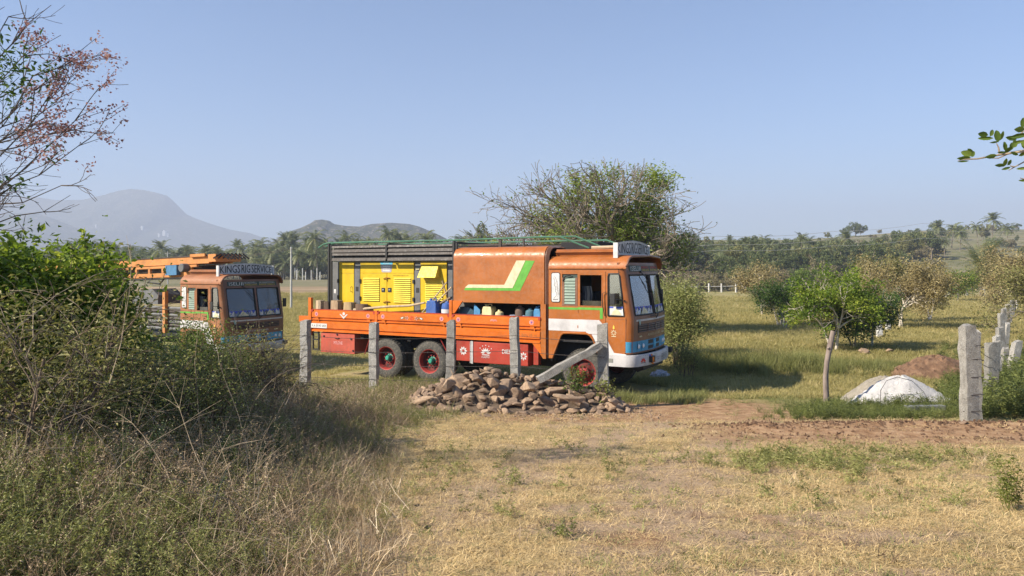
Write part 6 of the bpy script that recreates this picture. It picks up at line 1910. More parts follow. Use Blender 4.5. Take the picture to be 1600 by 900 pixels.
# straw mat
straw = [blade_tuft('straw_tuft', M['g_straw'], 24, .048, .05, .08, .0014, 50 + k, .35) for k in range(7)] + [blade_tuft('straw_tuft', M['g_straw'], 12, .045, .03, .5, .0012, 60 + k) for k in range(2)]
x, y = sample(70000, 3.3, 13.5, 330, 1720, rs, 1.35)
s_, g_, w_ = zones(x, y); th = thickness(x, y)
keep = (rs.uniform(0, 1, len(x)) > s_ * .93) & (rs.uniform(0, 1, len(x)) > worn_track(x, y) * .92) & (rs.uniform(0, 1, len(x)) > g_ * .65) & (rs.uniform(0, 1, len(x)) < np.clip(-.05 + 1.0 * w_ + .55 * wob(x, y, 1.4), .08, .95))
scat('dry_grass', straw, x, y, .12, .6, 1.25, .40 + .15 * w_ + .30 * wob(x * .35 - 7, y * 1.1, 1.6) + rs.normal(0, .16, len(x)) - .2 * th - .1 * g_, 'matted dry straw-coloured grass', rs, keep, pw=np.interp(y, [3.5, 7, 14], [1, 1.1, 1.35]))  # sideways tint streaks imitate bands of sun and shade on the straw
# low green grass among the straw and by the soil edge
green = [blade_tuft('grass_tuft', M['g_green'], 22, .055, .035, .5, .0020, 80 + k) for k in range(5)]
x, y = sample(34000, 3.3, 16, 300, 1720, rs, 1.3)
s_, g_, w_ = zones(x, y)
keep = (rs.uniform(0, 1, len(x)) < g_ * .62 + .05) & (rs.uniform(0, 1, len(x)) > s_)
scat('green_grass', green, x, y, .12, .6, 1.3, .25 + .3 * w_ + rs.normal(0, .15, len(x)), 'short green grass growing through the straw', rs, keep, pw=np.interp(y, [3.5, 7, 14], [1, 1.1, 1.5]))
x = np.concatenate([rs.normal(2.9, .55, 120), rs.normal(4.3, .45, 45), rs.uniform(-1.5, 4, 90)]); y = np.concatenate([rs.normal(7.5, .50, 120), rs.normal(7.8, .40, 45), rs.uniform(4.5, 9, 90)])
scat('creeping_weeds', [weed_mesh('creeping_weed', M['g_weed'], .16, 6, 16, .030, 270 + k, 1.3, flower=0) for k in range(3)], x, y, .1, .5, 1.1, .35 + rs.normal(0, .2, len(x)), 'low creeping green weeds in patches of the straw', rs, None)
nn_ = 260
x, y = sample(nn_, 3.6, 12, 420, 1650, rs, 1.2)
scat('dead_tufts', [blade_tuft('dead_tuft', M['g_dry'], 16, .10, .03, .8, .0020, 280 + k, .7) for k in range(3)], x, y, .3, .5, 1.3, .25 + rs.normal(0, .2, nn_), 'small dead grey-brown tufts in the straw', rs, None)
# field beyond
field = [blade_tuft('field_tuft', M['g_field'], 34, .13, .11, .75, .005, 90 + k) for k in range(5)]
x, y = sample(60000, 15.5, 95, 380, 1700, rs, 1.6)
w1 = wob(x, y, .35); w2 = wob(x + 5, y, 1.1)
keep = (rs.uniform(0, 1, len(x)) < .85) & ~in_truck(x, y) & ~in_truck(x, y, R_O)
scat('field_grass', field, x, y, .1, .55, 1.2, .48 + .32 * wob(x * .4, y, .35) + .2 * w2 + rs.normal(0, .15, len(x)), 'yellow-green grass of the open field', rs, keep, pw=np.interp(y, [16, 25, 50, 95], [.8, 1.1, 1.7, 2.6]) * (1 + .3 * w2))
# tall grey-green grass clumps behind the open ground
tall = [blade_tuft('tall_grass_clump', M['g_green'], 60, .62, .10, 1.15, .005, 110 + k, .6) for k in range(3)]
n = 520
px = rs.uniform(1085, 1500, n); y = rs.normal(20.8, .55, n); x = (px - 800) / F_PX * y
y = y + rs.normal(0, .3, n)
pw = .55 + .45 * sst(1330, 1230, px) 
scat('tall_grass', tall, x, y, .15, .55, 1.05, .16 + rs.normal(.22, .15, n), 'tall grey-green grass clumps between the field and the open ground', rs, None, pw=pw)
# lush weeds round the heaps and the posts at right
lush = [weed_mesh('leafy_weed', M['g_lush'], .42, 7, 26, .055, 140 + k, .8) for k in range(4)] + [blade_tuft('leafy_weed', M['g_lush'], 40, .40, .06, 1.1, .004, 150 + k) for k in range(2)]
n = 1500
px = np.concatenate([rs.triangular(1180, 1400, 1500, 650), rs.uniform(1470, 1760, n - 650)]); y = np.concatenate([rs.uniform(12.1, 14.0, 650), 12.15 + rs.gamma(1.6, 3.0, n - 650)])
x = (px - 800) / F_PX * y
fence_x = np.interp(y, [11.7, 14.5, 17.5, 20, 25, 34, 49, 60], [7.3, 9.3, 11.5, 13.3, 16.9, 22.7, 33.2, 40])
keep = (y < 60) & ((px < 1500) | (x > fence_x - .25))
pw = np.where(px < 1500, np.interp(px, [1215, 1260, 1400, 1500], [.3, .5, .6, .9]) * np.where((px > 1320) & (y < 13.6), .62, 1), np.interp(x - fence_x, [-.3, .3, 1.5], [.8, 1.3, 1.9]))
scat('leafy_weeds', lush, x, y, .15, .7, 1.2, .40 + rs.normal(0, .2, n), 'leafy green weeds round the heaps and the granite posts', rs, keep, pw=pw)
# weeds of the overgrown strip on the left
weeds = [weed_mesh('thicket_weed', M['g_weed'], .50, 9, 34, .042, 160 + k, .75, stalkmat=M['g_dry'], flower=0) for k in range(5)] + [weed_mesh('thicket_weed', M['g_weed'], .62, 7, 46, .032, 170 + k, .45, aspect=.22, flower=1) for k in range(2)]
x, y = sample(6200, 3.4, 18.5, -120, 900, rs, 1.15)
th = thickness(x, y); w1 = wob(x, y, 1.5)
keep = rs.uniform(0, 1, len(x)) < th * .95
keep &= ~in_truck(x, y, m=.15)
hgt = (.30 + .75 * th) * (1 + .3 * w1) * np.interp(y, [3.5, 5, 9, 12, 14, 18], [.62, .72, .8, .75, .72, .5])
scat('thicket_weeds', weeds, x, y, .18, .75, 1.2, .30 + .22 * w1 + rs.normal(0, .2, len(x)), 'tangled grey-green weeds of the overgrown strip', rs, keep, pw=hgt)
dry = [weed_mesh('dry_stalks', M['g_dry'], .6, 11, 10, .03, 180 + k, .9, flower=0, curve=.3) for k in range(5)] + [blade_tuft('dry_stalks', M['g_dry'], 40, .34, .07, .95, .0025, 190 + k, .8) for k in range(3)]
x, y = sample(13000, 3.3, 18.5, -120, 930, rs, 1.3)
th = thickness(x, y); w1 = wob(x + 20, y, 1.2)
keep = rs.uniform(0, 1, len(x)) < np.clip(th * 1.1 + .04, 0, 1) * np.where(w1 > -.2, 1, .45)
keep &= ~in_truck(x, y, m=.15)
hgt = (.35 + .72 * th) * (1 + .3 * w1) * np.interp(y, [3.5, 5, 9, 12, 14, 18], [.52, .68, .85, .78, .75, .5])
scat('dry_stalks', dry, x, y, .25, .7, 1.2, .35 + .25 * w1 + rs.normal(0, .18, len(x)), 'dry brown stalks tangled through the weeds', rs, keep, pw=hgt)
x, y = sample(2600, 3.4, 7.5, -60, 620, rs, 1.2)
e_ = x - (thick_edge(y) + .35 * wob(x, y, 1.3))
keep = (rs.uniform(0, 1, len(x)) < sst(.9, -.3, e_) * np.clip(.35 + .7 * wob(x + 3, y, 2.2), .05, .9))
scat('tan_stalks', [blade_tuft('tan_stalks', M['g_dry'], 18, .27, .07, .9, .0020, 250 + k, .7) for k in range(4)], x, y, .35, .4, 1.15, .50 + rs.normal(0, .22, len(x)), 'tan dry stalks at the near edge of the weeds', rs, keep)
# grass under and around the front fence
x, y = sample(15000, 12.0, 18.5, 330, 1100, rs, 1)
th = thickness(x, y)
keep = ~in_truck(x, y) & (rs.uniform(0, 1, len(x)) < np.clip(th + sst(14.3, 15.2, y) * .5, 0, 1))
scat('fence_grass', [blade_tuft('fence_tuft', M['g_green'], 30, .19, .07, 1.0, .003, 240 + k) for k in range(4)], x, y, .1, .5, 1.2, .35 + rs.normal(0, .2, len(x)), 'rough grass along the foot of the front fence', rs, keep)
nn_ = 1500
x = rs.uniform(-2.3, 2.6, nn_); y = rs.normal(13.1, .45, nn_)
zz_ = gz(x, y)
scatter('stone_chips', RUBBLE, np.stack([x, y, zz_], 1), rs.normal(0, 1, (nn_, 3)), rs.uniform(.008, .05, nn_) * rs.uniform(.5, 1, nn_), np.zeros(nn_), rs.randint(0, 4, nn_), 'small stone chips and rubble round the rock pile')
nn_ = 900
x = rs.uniform(-3, 8, nn_); y = 3.6 + 9 * rs.uniform(0, 1, nn_)
scatter('pebbles', RUBBLE, np.stack([x, y, gz(x, y)], 1), rs.normal(0, 1, (nn_, 3)), rs.uniform(.005, .018, nn_), np.zeros(nn_), rs.randint(0, 4, nn_), 'pebbles strewn over the worn ground')
# soil clods on the red earth
cl = [rock_mesh(400 + k, 1) for k in range(3)]
for c_ in cl: c_.materials.clear(); c_.materials.append(M['soil'])
x, y = sample(9000, 9.2, 12.1, 950, 1750, rs, 1)
s_, g_, w_ = zones(x, y); rid = np.exp(-((y - 11.25 - .12 * np.sin(x * 1.3)) / .3) ** 2)
keep = rs.uniform(0, 1, len(x)) < s_ * (.12 + .9 * rid)
scat('soil_clods', cl, x, y, 1, .004, .045, np.zeros(len(x)), 'small clods of red soil', rs, keep)

# ---- shrubs of the left thicket (each a plant)
def shrub(name, loc, h, w, nst, nleaf, ls, lm, label, cat, seed, group=None, barkm=None, spread=.75, aspect=.5, leafspread=.12, maxd=2, kids=(6, 4), droop=0.1, wander=.16, topbias=0.0, clump=None, minr=.003):
    rs_ = np.random.RandomState(seed); stems = []
    for k in range(nst):
        az = rs_.uniform(0, 2*np.pi); t = rs_.uniform(.1, spread)
        d = np.array([np.cos(az) * np.sin(t) * w / h, np.sin(az) * np.sin(t) * w / h, np.cos(t)])
        stems.append(grow(rs_, [rs_.normal(0, w * .12), rs_.normal(0, w * .12), -.05], d, h * .62 * rs_.uniform(.8, 1.1), .012 * h ** .7 + .004, 0, maxd, kids, .7, wander, .02, .55))
    at = np.array([t[0] for _, tt in stems for t in tt]); zcap = np.percentile(at[:, 2], 96); stems = [(oo, [t for t in tt if t[0][2] <= zcap]) for oo, tt in stems]; fz = (h - (clump or leafspread)) / np.percentile(at[:, 2], 97); fx = (w * .5) / np.percentile(np.hypot(at[:, 0], at[:, 1]), 90)
    sc3 = np.array([fx, fx, fz])
    stems = [([(d_, p_ * sc3, r_) for d_, p_, r_ in oo], [(t[0] * sc3, t[1], t[2]) for t in tt]) for oo, tt in stems]
    return make_tree(name, loc, rs_, label, cat, group, stems, lm, nleaf, ls, clump or leafspread, barkm or M['twig_brown'], aspect, 0, droop, 3, minr=minr)
def GS(px, y): return G(px, y)
shr = [
 # px, y, h, w, stems, leaves, leaf size, material, label
 (-40, 6.6, 2.0, 2.2, 9, 15000, .085, 'leaf_bright', 'broad bright green creeper-covered shrub at the far left edge', .14),
 (70, 7.2, 1.98, 1.5, 9, 16000, .080, 'leaf_bright', 'sunlit bright green shrub below the bare pink-flowered branches', .14),
 (130, 8.0, 1.8, 1.1, 7, 9000, .060, 'leaf_mid', 'green shrub with upright shoots between the left bushes and the rig mast', .13),
 (20, 5.6, 1.55, 1.9, 9, 5500, .045, 'leaf_olive', 'dark shaded bush in front of the bright shrubs at far left', .13),
 (135, 6.4, 1.25, 1.6, 8, 5500, .040, 'leaf_feather', 'dull grey-green bush below the upright shoots', .13),
 (250, 8.4, 1.12, 1.7, 8, 8500, .035, 'leaf_feather', 'grey-green bush in front of the deck of the rig truck', .12),
 (314, 9.3, 1.40, 1.3, 8, 8500, .036, 'leaf_mid', 'yellow-green leafy bush standing before the door of the rig truck', .10),
 (390, 10.3, 1.32, 1.1, 7, 6000, .034, 'leaf_olive', 'olive bush reaching up to the windscreen of the rig truck', .10),
 (215, 6.9, 1.05, 1.7, 8, 7500, .030, 'leaf_feather', 'grey twiggy bush in the middle of the left thicket', .12),
 (300, 7.6, 1.0, 1.6, 8, 7000, .030, 'leaf_olive', 'low olive-brown bush below the yellow-green one', .12),
]
for i, (px, y, h, w, ns, nl, ls, lm, lb, cp_) in enumerate(shr):
    shrub('shrub', G(px, y), h, w, ns, nl, ls, M[lm], lb, 'shrub', 500 + i, 'shrubs of the left thicket', clump=cp_, maxd=2, aspect=.6 if 'bright' in lm else .45)
# upright climbing shoots with leaves
for i, (px, y, ty, lb) in enumerate(((133, 7.9, 362, 'tallest upright leafy shoot rising from the left thicket'), (163, 8.0, 376, 'second upright leafy shoot, just right of the tallest one'), (190, 8.2, 403, 'shorter upright leafy shoot in front of the end of the orange mast'), (112, 8.0, 380, 'short leafy shoot left of the tallest one'))):
    b0 = G(px, y); h = P(px, ty, y).z - b0.z; rs_ = np.random.RandomState(600 + i)
    segs = []; cen = []
    for s in range(4):
        pts = [np.array([rs_.normal(0, .05), rs_.normal(0, .05), 0])]; 
        for k in range(8): pts.append(np.array([pts[0][0] * (1 - k / 8) + rs_.normal(0, .03), pts[0][1] + rs_.normal(0, .03), h * (k + 1) / 8 * (1 - .06 * s)]))
        pts = np.array(pts); segs.append((0, pts, np.linspace(.012, .004, 9)))
        for j in range(300):
            t = (rs_.uniform(0, 1) ** .6) * 7.99; q = int(t); cen.append(pts[q] + (pts[q+1] - pts[q]) * (t - q) + rs_.normal(size=3) * np.array([.07, .07, .05]) * (1.25 - t / 11))
    root = empty('climbing_plant', b0, 0, lb, 'climbing plant', 'leafy shoots rising from the thicket')
    V, Fa = tubes_np([(p, r) for _, p, r in segs], 4); link_mesh('stem', np_mesh('stem', V, Fa, M['twig']), root)
    V, Fa = leaf_cards(np.array(cen), .065 * rs_.uniform(.6, 1.3, len(cen)), rs_, .6, .3)
    o = link_mesh('foliage', np_mesh('foliage', V, Fa, M['leaf_bright'], tint=np.repeat(rs_.uniform(.1, 1, len(cen)), 4)), root); o['kind'] = 'stuff'
# tangle of dry grey twigs
def twig_tangle(name, pts_fn, n, rad, mat, label, seed, L=(.5, 1.4), kind='stuff', arch=.5, cat=None):
    rs_ = np.random.RandomState(seed); segs = []
    for k in range(n):
        p = pts_fn(rs_); az = rs_.uniform(0, 2*np.pi); t = rs_.uniform(.3, 1.35); d = np.array([np.cos(az) * np.sin(t), np.sin(az) * np.sin(t) * .6, np.cos(t)])
        le = rs_.uniform(*L); pts = [p]
        for i in range(7): d = unit(d + np.array([0, 0, -arch * .25]) + rs_.normal(size=3) * .09); pts.append(pts[-1] + d * le / 7)
        r = rad * rs_.uniform(.5, 1.3); segs.append((np.array(pts), np.linspace(r, r * .35, 8)))
        for j in range(3):
            q = rs_.randint(2, 7); d2 = unit(d + rs_.normal(size=3) * .6); pp = [pts[q], pts[q] + d2 * le * .12, pts[q] + d2 * le * .25 + np.array([0, 0, -.02])]
            segs.append((np.array(pp), [r * .5, r * .4, r * .2]))
    V, Fa = tubes_np(segs, 3)
    o = link_mesh(name, np_mesh(name, V, Fa, mat)); tag(o, label, cat, kind=kind)
def tf(px0, px1, y0, y1, h0, h1):
    def f(r):
        y = r.uniform(y0, y1); px = r.uniform(px0, px1); x = (px - 800) / F_PX * y; return np.array([x, y, gzs(x, y) + r.uniform(h0, h1)])
    return f
twig_tangle('dry_twigs', tf(-120, 190, 4.6, 6.3, .2, 1.1), 50, .003, M['twig'], 'grey arching dry twigs over the left bushes', 1, (.6, 1.6))
twig_tangle('dry_twigs', tf(150, 460, 6.2, 9.5, .1, .7), 80, .0026, M['twig'], 'grey dry twigs sticking out of the middle of the thicket', 2, (.4, 1.1))
twig_tangle('brushwood_heap', tf(338, 428, 10.0, 11.0, .0, .55), 420, .006, M['twig_dark'], 'heap of dark dry brushwood before the bumper of the rig truck', 3, (.4, 1.1), cat=None)
twig_tangle('dry_twigs', tf(-60, 420, 3.9, 5.6, .0, .3), 90, .0022, M['twig'], 'thin pale dry stems in the foreground weeds', 4, (.4, 1.1))
twig_tangle('dry_twigs', tf(380, 760, 8, 14.5, .0, .15), 200, .0025, M['twig'], 'dry stems in the low weeds before the fence', 5, (.25, .6))
# a few single weeds that stand out
def single_weed(px, py, y, h, mat, lb, seed, name='weed', cat='weed', nst=9, nl=60, ls=.03, sp=.5, flower=6):
    me = weed_mesh(name, M[mat], h, nst, nl, ls, seed, sp, stalkmat=M[mat], aspect=.28, flower=flower)
    # own tint on the mesh is read through the instancer slot, so give plain copies their own material
    o = link_mesh(name, me, loc=G(px, y)); return tag(o, lb, cat, 'weeds that stand out of the strip')
M['weed_plain'] = leafmat('feathery_weed_leaves', [(0, (.06, .09, .03)), (.5, (.13, .17, .06)), (1, (.2, .24, .1))], .3)
M['weed_yellow'] = leafmat('yellowish_weed_leaves', [(0, (.14, .16, .03)), (.5, (.22, .24, .06)), (1, (.3, .3, .1))], .3)
for i, (px, y, h, m_, lb) in enumerate(((252, 6.3, .85, 'weed_plain', 'tall feathery green weed with tiny white flowers in the left strip'), (335, 4.9, .42, 'weed_plain', 'light green feathery weed in the lower left foreground'), (205, 5.0, .55, 'weed_plain', 'feathery green weed left of the grey-white bag'),
     (360, 5.7, .5, 'weed_plain', 'pale flowering weed at the right edge of the lower strip'), (430, 6.6, .45, 'weed_plain', 'small feathery weed where the strip meets the straw'), (120, 4.7, .6, 'weed_yellow', 'yellowish leafy weed in the lower left corner area'), (1580, 5.4, .42, 'weed_yellow', 'green grassy weed at the right edge of the picture'))):
    me = weed_mesh('weed', M[m_], h, 12, 70, .030, 700 + i, .55, stalkmat=M[m_], aspect=.3, flower=8 if m_ == 'weed_plain' else 0)
    tag(link_mesh('weed', me, loc=G(px, y)), lb, 'weed', 'single weeds that stand out')
# plant growing on the rocks before the front wheel
shrub('creeper', G(898, 13.75), .85, .42, 5, 800, .05, M['leaf_mid'], 'small green creeper hanging before the front wheel behind the rock pile', 'creeper', 720, clump=.08)
shrub('creeper', G(945, 13.7), .62, .3, 4, 260, .06, M['weed_yellow'], 'yellow-green sprig at the foot of the thick granite post', 'creeper', 721, clump=.07)
# feathery bush beside the cab front
rs_ = np.random.RandomState(31)
shrub('bush', G(1058, 21.3), 2.6, 1.3, 12, 13000, .085, M['leaf_feather'], 'tall feathery grey-green bush just behind the front of the orange truck', 'bush', 730, clump=.20, spread=.6, aspect=.3)
shrub('bush', G(1040, 24.5), 2.7, 1.6, 12, 7000, .08, M['leaf_feather'], 'taller grey-green bush behind the cab, partly hidden by the sign', 'bush', 731, clump=.22, spread=.5, aspect=.3)
shrub('bush', G(1072, 19.3), .9, .8, 8, 3500, .05, M['leaf_feather'], 'low weedy bush at the right foot of the feathery bush', 'bush', 732, clump=.1, spread=.9, aspect=.3)

# ---- the half bare tree behind the truck
rs_ = np.random.RandomState(41)
stems = []
base = [0, 0, 0]
main = grow(rs_, base, [.0, 0, 1], 2.4, .24, 0, 0, 0, .5, .05)
segs0 = main[0]; top = segs0[0][1][-1]
dirs = [(-.95,.1,.42,3.4),(-.6,-.3,.8,2.9),(-.35,.4,1.0,3.0),(-.12,-.2,1,3.0),(.1,.2,1,3.1),(.3,-.2,1,3.2),(.5,.3,.9,3.2),(.8,-.2,.6,3.0),(.9,.2,.35,2.9),(-1,-.2,.18,3.5),(0,.6,.8,2.8),(-.5,.2,.6,2.8),(.2,-.6,.8,2.8),(.95,-.3,.15,2.7),(-.75,.3,.3,3.2)]
outs = list(segs0); tips = []
for d in dirs:
    o_, t_ = grow(rs_, top - np.array([0, 0, rs_.uniform(0, .9)]), d[:3], d[3], .11, 1, 4, [0, 8, 6, 5], .62, .20, .03, .54, k=6, first=.22)
    outs += o_; tips += t_
outs = [o for o in outs if o[1][:, 2].max() < 6.3]; tips = [t for t in tips if t[0][2] < 6.2]
tb_ = G(952, 35)
ht = empty('tree', tb_, 0, 'large half-bare spreading tree with green leaf clumps behind the orange truck', 'tree')
V, Fa = tubes_np([(p, np.maximum(r, .010)) for d, p, r in outs if d <= 1], 7); link_mesh('trunk', np_mesh('trunk', V, Fa, M['bark']), ht)
V, Fa = tubes_np([(p, np.maximum(r, .0085)) for d, p, r in outs if d > 1], 4); link_mesh('branches', np_mesh('branches', V, Fa, M['bark']), ht)
tp = np.array([t[0] for t in tips]); 
cc = np.array([(-1.9, 0, 4.2, .75), (-.7, 0, 5.6, .8), (.2, 0, 5.0, 1.1), (1.9, 0, 6.2, .65), (-1.2, .2, 3.3, .9), (.3, .1, 3.4, 1.1), (-3.8, 0, 3.1, .45), (1.5, 0, 3.9, .9), (1.0, 0, 4.8, .6), (-.2, 0, 2.6, 1.2), (-2.9, 0, 2.7, .4), (2.2, 0, 2.9, .6)])
cen = []; tn = []
for (cx, cy, cz, r_) in cc:
    d = np.linalg.norm((tp - np.array([cx, cy, cz])) * np.array([1, .55, 1]), axis=1); near = tp[d < r_ * 1.25]
    if len(near) == 0: continue
    n = int(2300 * r_ ** 1.6); q = near[rs_.randint(0, len(near), n)] + rs_.normal(size=(n, 3)) * .13; cen.append(q); tn.append(rs_.uniform(.0, .5) + rs_.uniform(0, .5, n))
n = 2200; cen.append(tp[rs_.randint(0, len(tp), n)] + rs_.normal(size=(n, 3)) * .1); tn.append(rs_.uniform(0, .6, n))
cen = np.concatenate(cen); tn = np.concatenate(tn)
ht.scale = (1.40, 1.30, 1.27)
V, Fa = leaf_cards(cen, .115 * rs_.uniform(.6, 1.3, len(cen)), rs_, .45, .1)
o = link_mesh('crown', np_mesh('crown', V, Fa, M['leaf_tree'], tint=np.repeat(tn, 4)), ht); o['kind'] = 'stuff'
# dense bushes round its foot
for i, (px, y, h, w, m_, lb) in enumerate(((890, 38, 3.7, 3.4, 'leaf_olive', 'olive undergrowth below the half-bare tree, left of its trunk'), (985, 38, 4.0, 3.2, 'leaf_dark', 'dark undergrowth below the half-bare tree, right of its trunk'), (820, 40, 3.2, 3.0, 'leaf_olive', 'low twiggy bush left of the half-bare tree'))):
    shrub('bush', G(px, y), h, w, 9, 7000, .12, M[m_], lb, 'bush', 740 + i, clump=.30, spread=.8, minr=.008)

# ---- orchard trees
def orchard(px, y, ty, wpx, mat, lb, seed, nst=3, trunkh=.3, nleaf=9000, ls=.10, barkm='bark_pale', clump=.22, grp='orchard trees', flat_=.8, kids=(5, 4, 3), wt=1.0, ltips=.6):
    b0 = G(px, y); H = P(px, ty, y).z - b0.z; Wd = wpx / F_PX * y
    rs_ = np.random.RandomState(seed); stems = []
    th_ = H * trunkh
    for k in range(nst):
        az = 2*np.pi * k / nst + rs_.uniform(-.4, .4); lean = rs_.uniform(.08, .3) if nst > 1 else .04
        o0, _ = grow(rs_, [rs_.normal(0, .05 * nst ** .5), rs_.normal(0, .05), -.05], [np.cos(az) * lean, np.sin(az) * lean, 1], th_, .018 * H + .012, 0, 0, 0, .5, .05)
        tp0 = o0[0][1][-1]; outs = list(o0); tips = []
        for j in range(5 if nst < 3 else 3):
            a2 = az + rs_.uniform(-1.3, 1.3) if nst > 1 else 2*np.pi * j / 5 + rs_.uniform(-.4, .4)
            s = rs_.uniform(.25, 1.0)
            d = np.array([np.cos(a2) * s * Wd / H * 1.1, np.sin(a2) * s * Wd / H * 1.1, .8])
            o1, t1 = grow(rs_, tp0, d, (H - th_) * .66, .011 * H, 1, 3, [0, kids[0], kids[1]], .75, .16, .0, .55, first=.2)
            outs += o1; tips += t1
        stems.append((outs, tips))
    # fit the tips to the wanted height and width
    at = np.array([t[0] for _, tt in stems for t in tt]); zx = at[:, 2].max(); hw_ = np.percentile(np.abs(at[:, 0]), 96)
    sx_ = (Wd * .5 - clump * .6) / hw_; sz_ = (H - th_ - clump * .7) / (zx - th_)
    def warp(p):
        p = np.array(p); q = p.copy(); f = np.clip((p[..., 2] - th_ * .6) / (th_ * .6 + .01), 0, 1)
        q[..., 0] = p[..., 0] * (1 + (sx_ - 1) * f); q[..., 1] = p[..., 1] * (1 + (sx_ - 1) * f)
        q[..., 2] = np.where(p[..., 2] > th_, th_ + (p[..., 2] - th_) * sz_, p[..., 2]); return q
    stems = [([(d, warp(p), r) for d, p, r in oo], [(warp(t[0]), t[1], t[2]) for t in tt]) for oo, tt in stems]
    return make_tree('tree', b0, rs_, lb, 'tree', grp, stems, M[mat], nleaf, ls, clump, M[barkm], .5, 1, .1, 4, leaf_tips=ltips, flat_crown=flat_, minr=.006)
orchard(1304, 26.0, 416, 128, 'leaf_bright', 'bright light green small tree standing behind the wooden stake', 801, 4, .30, 14000, .10, clump=.16, ltips=.33, flat_=.65)
orchard(1333, 26.8, 452, 80, 'leaf_dark', 'dark green drooping tree right behind the bright one', 802, 2, .26, 8000, .085, 'bark', clump=.17)
orchard(1366, 27.6, 448, 72, 'leaf_dark', 'dark green spreading crown reaching right above the boulders', 812, 1, .34, 6500, .08, 'bark_pale', clump=.16)
orchard(1220, 40.0, 431, 74, 'leaf_dark', 'dark green round tree on several pale stems, left of the bright green tree', 803, 5, .34, 11000, .10, clump=.2)
orchard(1228, 37.0, 478, 30, 'leaf_bright', 'small light green sapling in front of the pale stems of the round tree', 814, 2, .5, 900, .08, clump=.12)
orchard(1190, 50.0, 408, 84, 'leaf_brown', 'sparse brownish tree with a white trunk at the left of the orchard', 804, 1, .42, 4200, .14, clump=.30)
orchard(1408, 38.0, 398, 122, 'leaf_brown', 'large brown-leaved tree in the middle of the orchard', 805, 3, .28, 16000, .11, clump=.24)
orchard(1452, 44.0, 408, 62, 'leaf_olive', 'olive-brown tree overlapping the right side of the large brown one', 806, 2, .30, 8000, .12, clump=.24)
orchard(1374, 42.0, 396, 66, 'leaf_olive', 'olive tree behind the dark spreading crown', 807, 2, .5, 5500, .12, clump=.25)
orchard(1496, 80.0, 421, 54, 'leaf_bright', 'small fresh green tree far back, before the date palm', 808, 2, .35, 6500, .17, clump=.4)
orchard(1583, 52.0, 383, 110, 'leaf_brown', 'big brownish tree at the right edge above the receding posts', 809, 2, .25, 14000, .15, 'bark', clump=.35)
orchard(1552, 92.0, 400, 58, 'leaf_olive', 'dull green bushy tree beneath the date palm', 810, 3, .15, 6000, .22, 'bark', clump=.5)
orchard(1625, 33.0, 395, 120, 'leaf_olive', 'olive tree mostly outside the right edge', 815, 2, .2, 9000, .12, 'bark', clump=.3)
# whitewashed trunks and stumps in the orchard
for i, (px, y, ty, lb) in enumerate(((1373, 31.5, 500, 'white stump standing alone right of the dark spreading crown'), (1388, 36, 497, 'second white stump, just right of the first one'), (1456, 86, 454, 'short white stump in the sunny grass far back'), (1478, 90, 456, 'tiny pale stump near the fresh green tree'))):
    b0 = G(px, y); h = P(px, ty, y).z - b0.z
    o = link_mesh('tree_stump', stone_post_mesh('tree_stump', .2, .2, h, 900 + i, M['granite_w'], lean=(.05, 0)), loc=b0); tag(o, lb, 'stump', 'white stumps in the orchard')
# mounded weeds in the orchard shade
# ---- palms
def palm_mesh(seed, H, nf=22, L=3.0, lean=.06, droop=1.0, nl=13, lw=.08, ll=.75):
    rs_ = np.random.RandomState(seed); pts = []
    a = rs_.uniform(0, 6.28)
    for i in range(7): t = i / 6; pts.append([lean * H * math.cos(a) * t ** 1.7, lean * H * math.sin(a) * t ** 1.7, H * t])
    pts = np.array(pts); V1, F1 = tubes_np([(pts, np.linspace(.16, .10, 7))], 6)
    Vs = []; Fs = []; off = 0; tn = []
    for k in range(nf):
        az = 2*np.pi * k / nf * 2.4 + rs_.uniform(-.2, .2); el = rs_.uniform(-.5, 1.35)
        d = np.array([math.cos(az) * math.cos(el), math.sin(az) * math.cos(el), math.sin(el)]); p = pts[-1].copy(); fp_ = [p]
        LL = L * rs_.uniform(.8, 1.1)
        for i in range(6): d = unit(d + np.array([0, 0, -.20 * droop * (1 + .2 * i)])); p = p + d * LL / 6; fp_.append(p)
        fp_ = np.array(fp_); t0 = rs_.uniform(0, 1) * .6 + (.0 if el > 0 else .3)
        side = unit(np.cross(d, [0, 0, 1])) if abs(d[2]) < .95 else np.array([-math.sin(az), math.cos(az), 0])
        for i in range(1, nl):
            q = i / nl * 5.99; j = int(q); c = fp_[j] + (fp_[j+1] - fp_[j]) * (q - j); ax = unit(fp_[j+1] - fp_[j])
            s = unit(np.cross(ax, [0, 0, 1]) + 1e-4); l_ = ll * math.sin(math.pi * (.15 + .8 * i / nl)) ** .7
            for sg in (-1, 1):
                dd = unit(s * sg + ax * .55 + np.array([0, 0, -.45 * droop * rs_.uniform(.5, 1.4)])); wv = ax * lw
                Vs += [c - wv, c + wv, c + dd * l_ + wv * .2, c + dd * l_ - wv * .2]; Fs.append([off, off+1, off+2, off+3]); off += 4; tn += [t0 + rs_.uniform(0, .3)] * 4
        # midrib
    V2 = np.array(Vs); F2 = np.array(Fs)
    me = np_mesh('palm', np.concatenate([V1, V2]), np.concatenate([F1, F2 + len(V1)]), [M['bark'], M['leaf_palm']], tint=np.concatenate([np.full(len(V1), .5), tn]), midx=np.concatenate([np.zeros(len(F1)), np.ones(len(F2))]))
    return me
palms = [palm_mesh(1000 + k, (9.0, 6.5, 8.0, 5.0, 7.0, 9.5)[k], 30, 4.2, .05 + .02 * k, .9 + .15 * (k % 3), lw=.13) for k in range(6)]
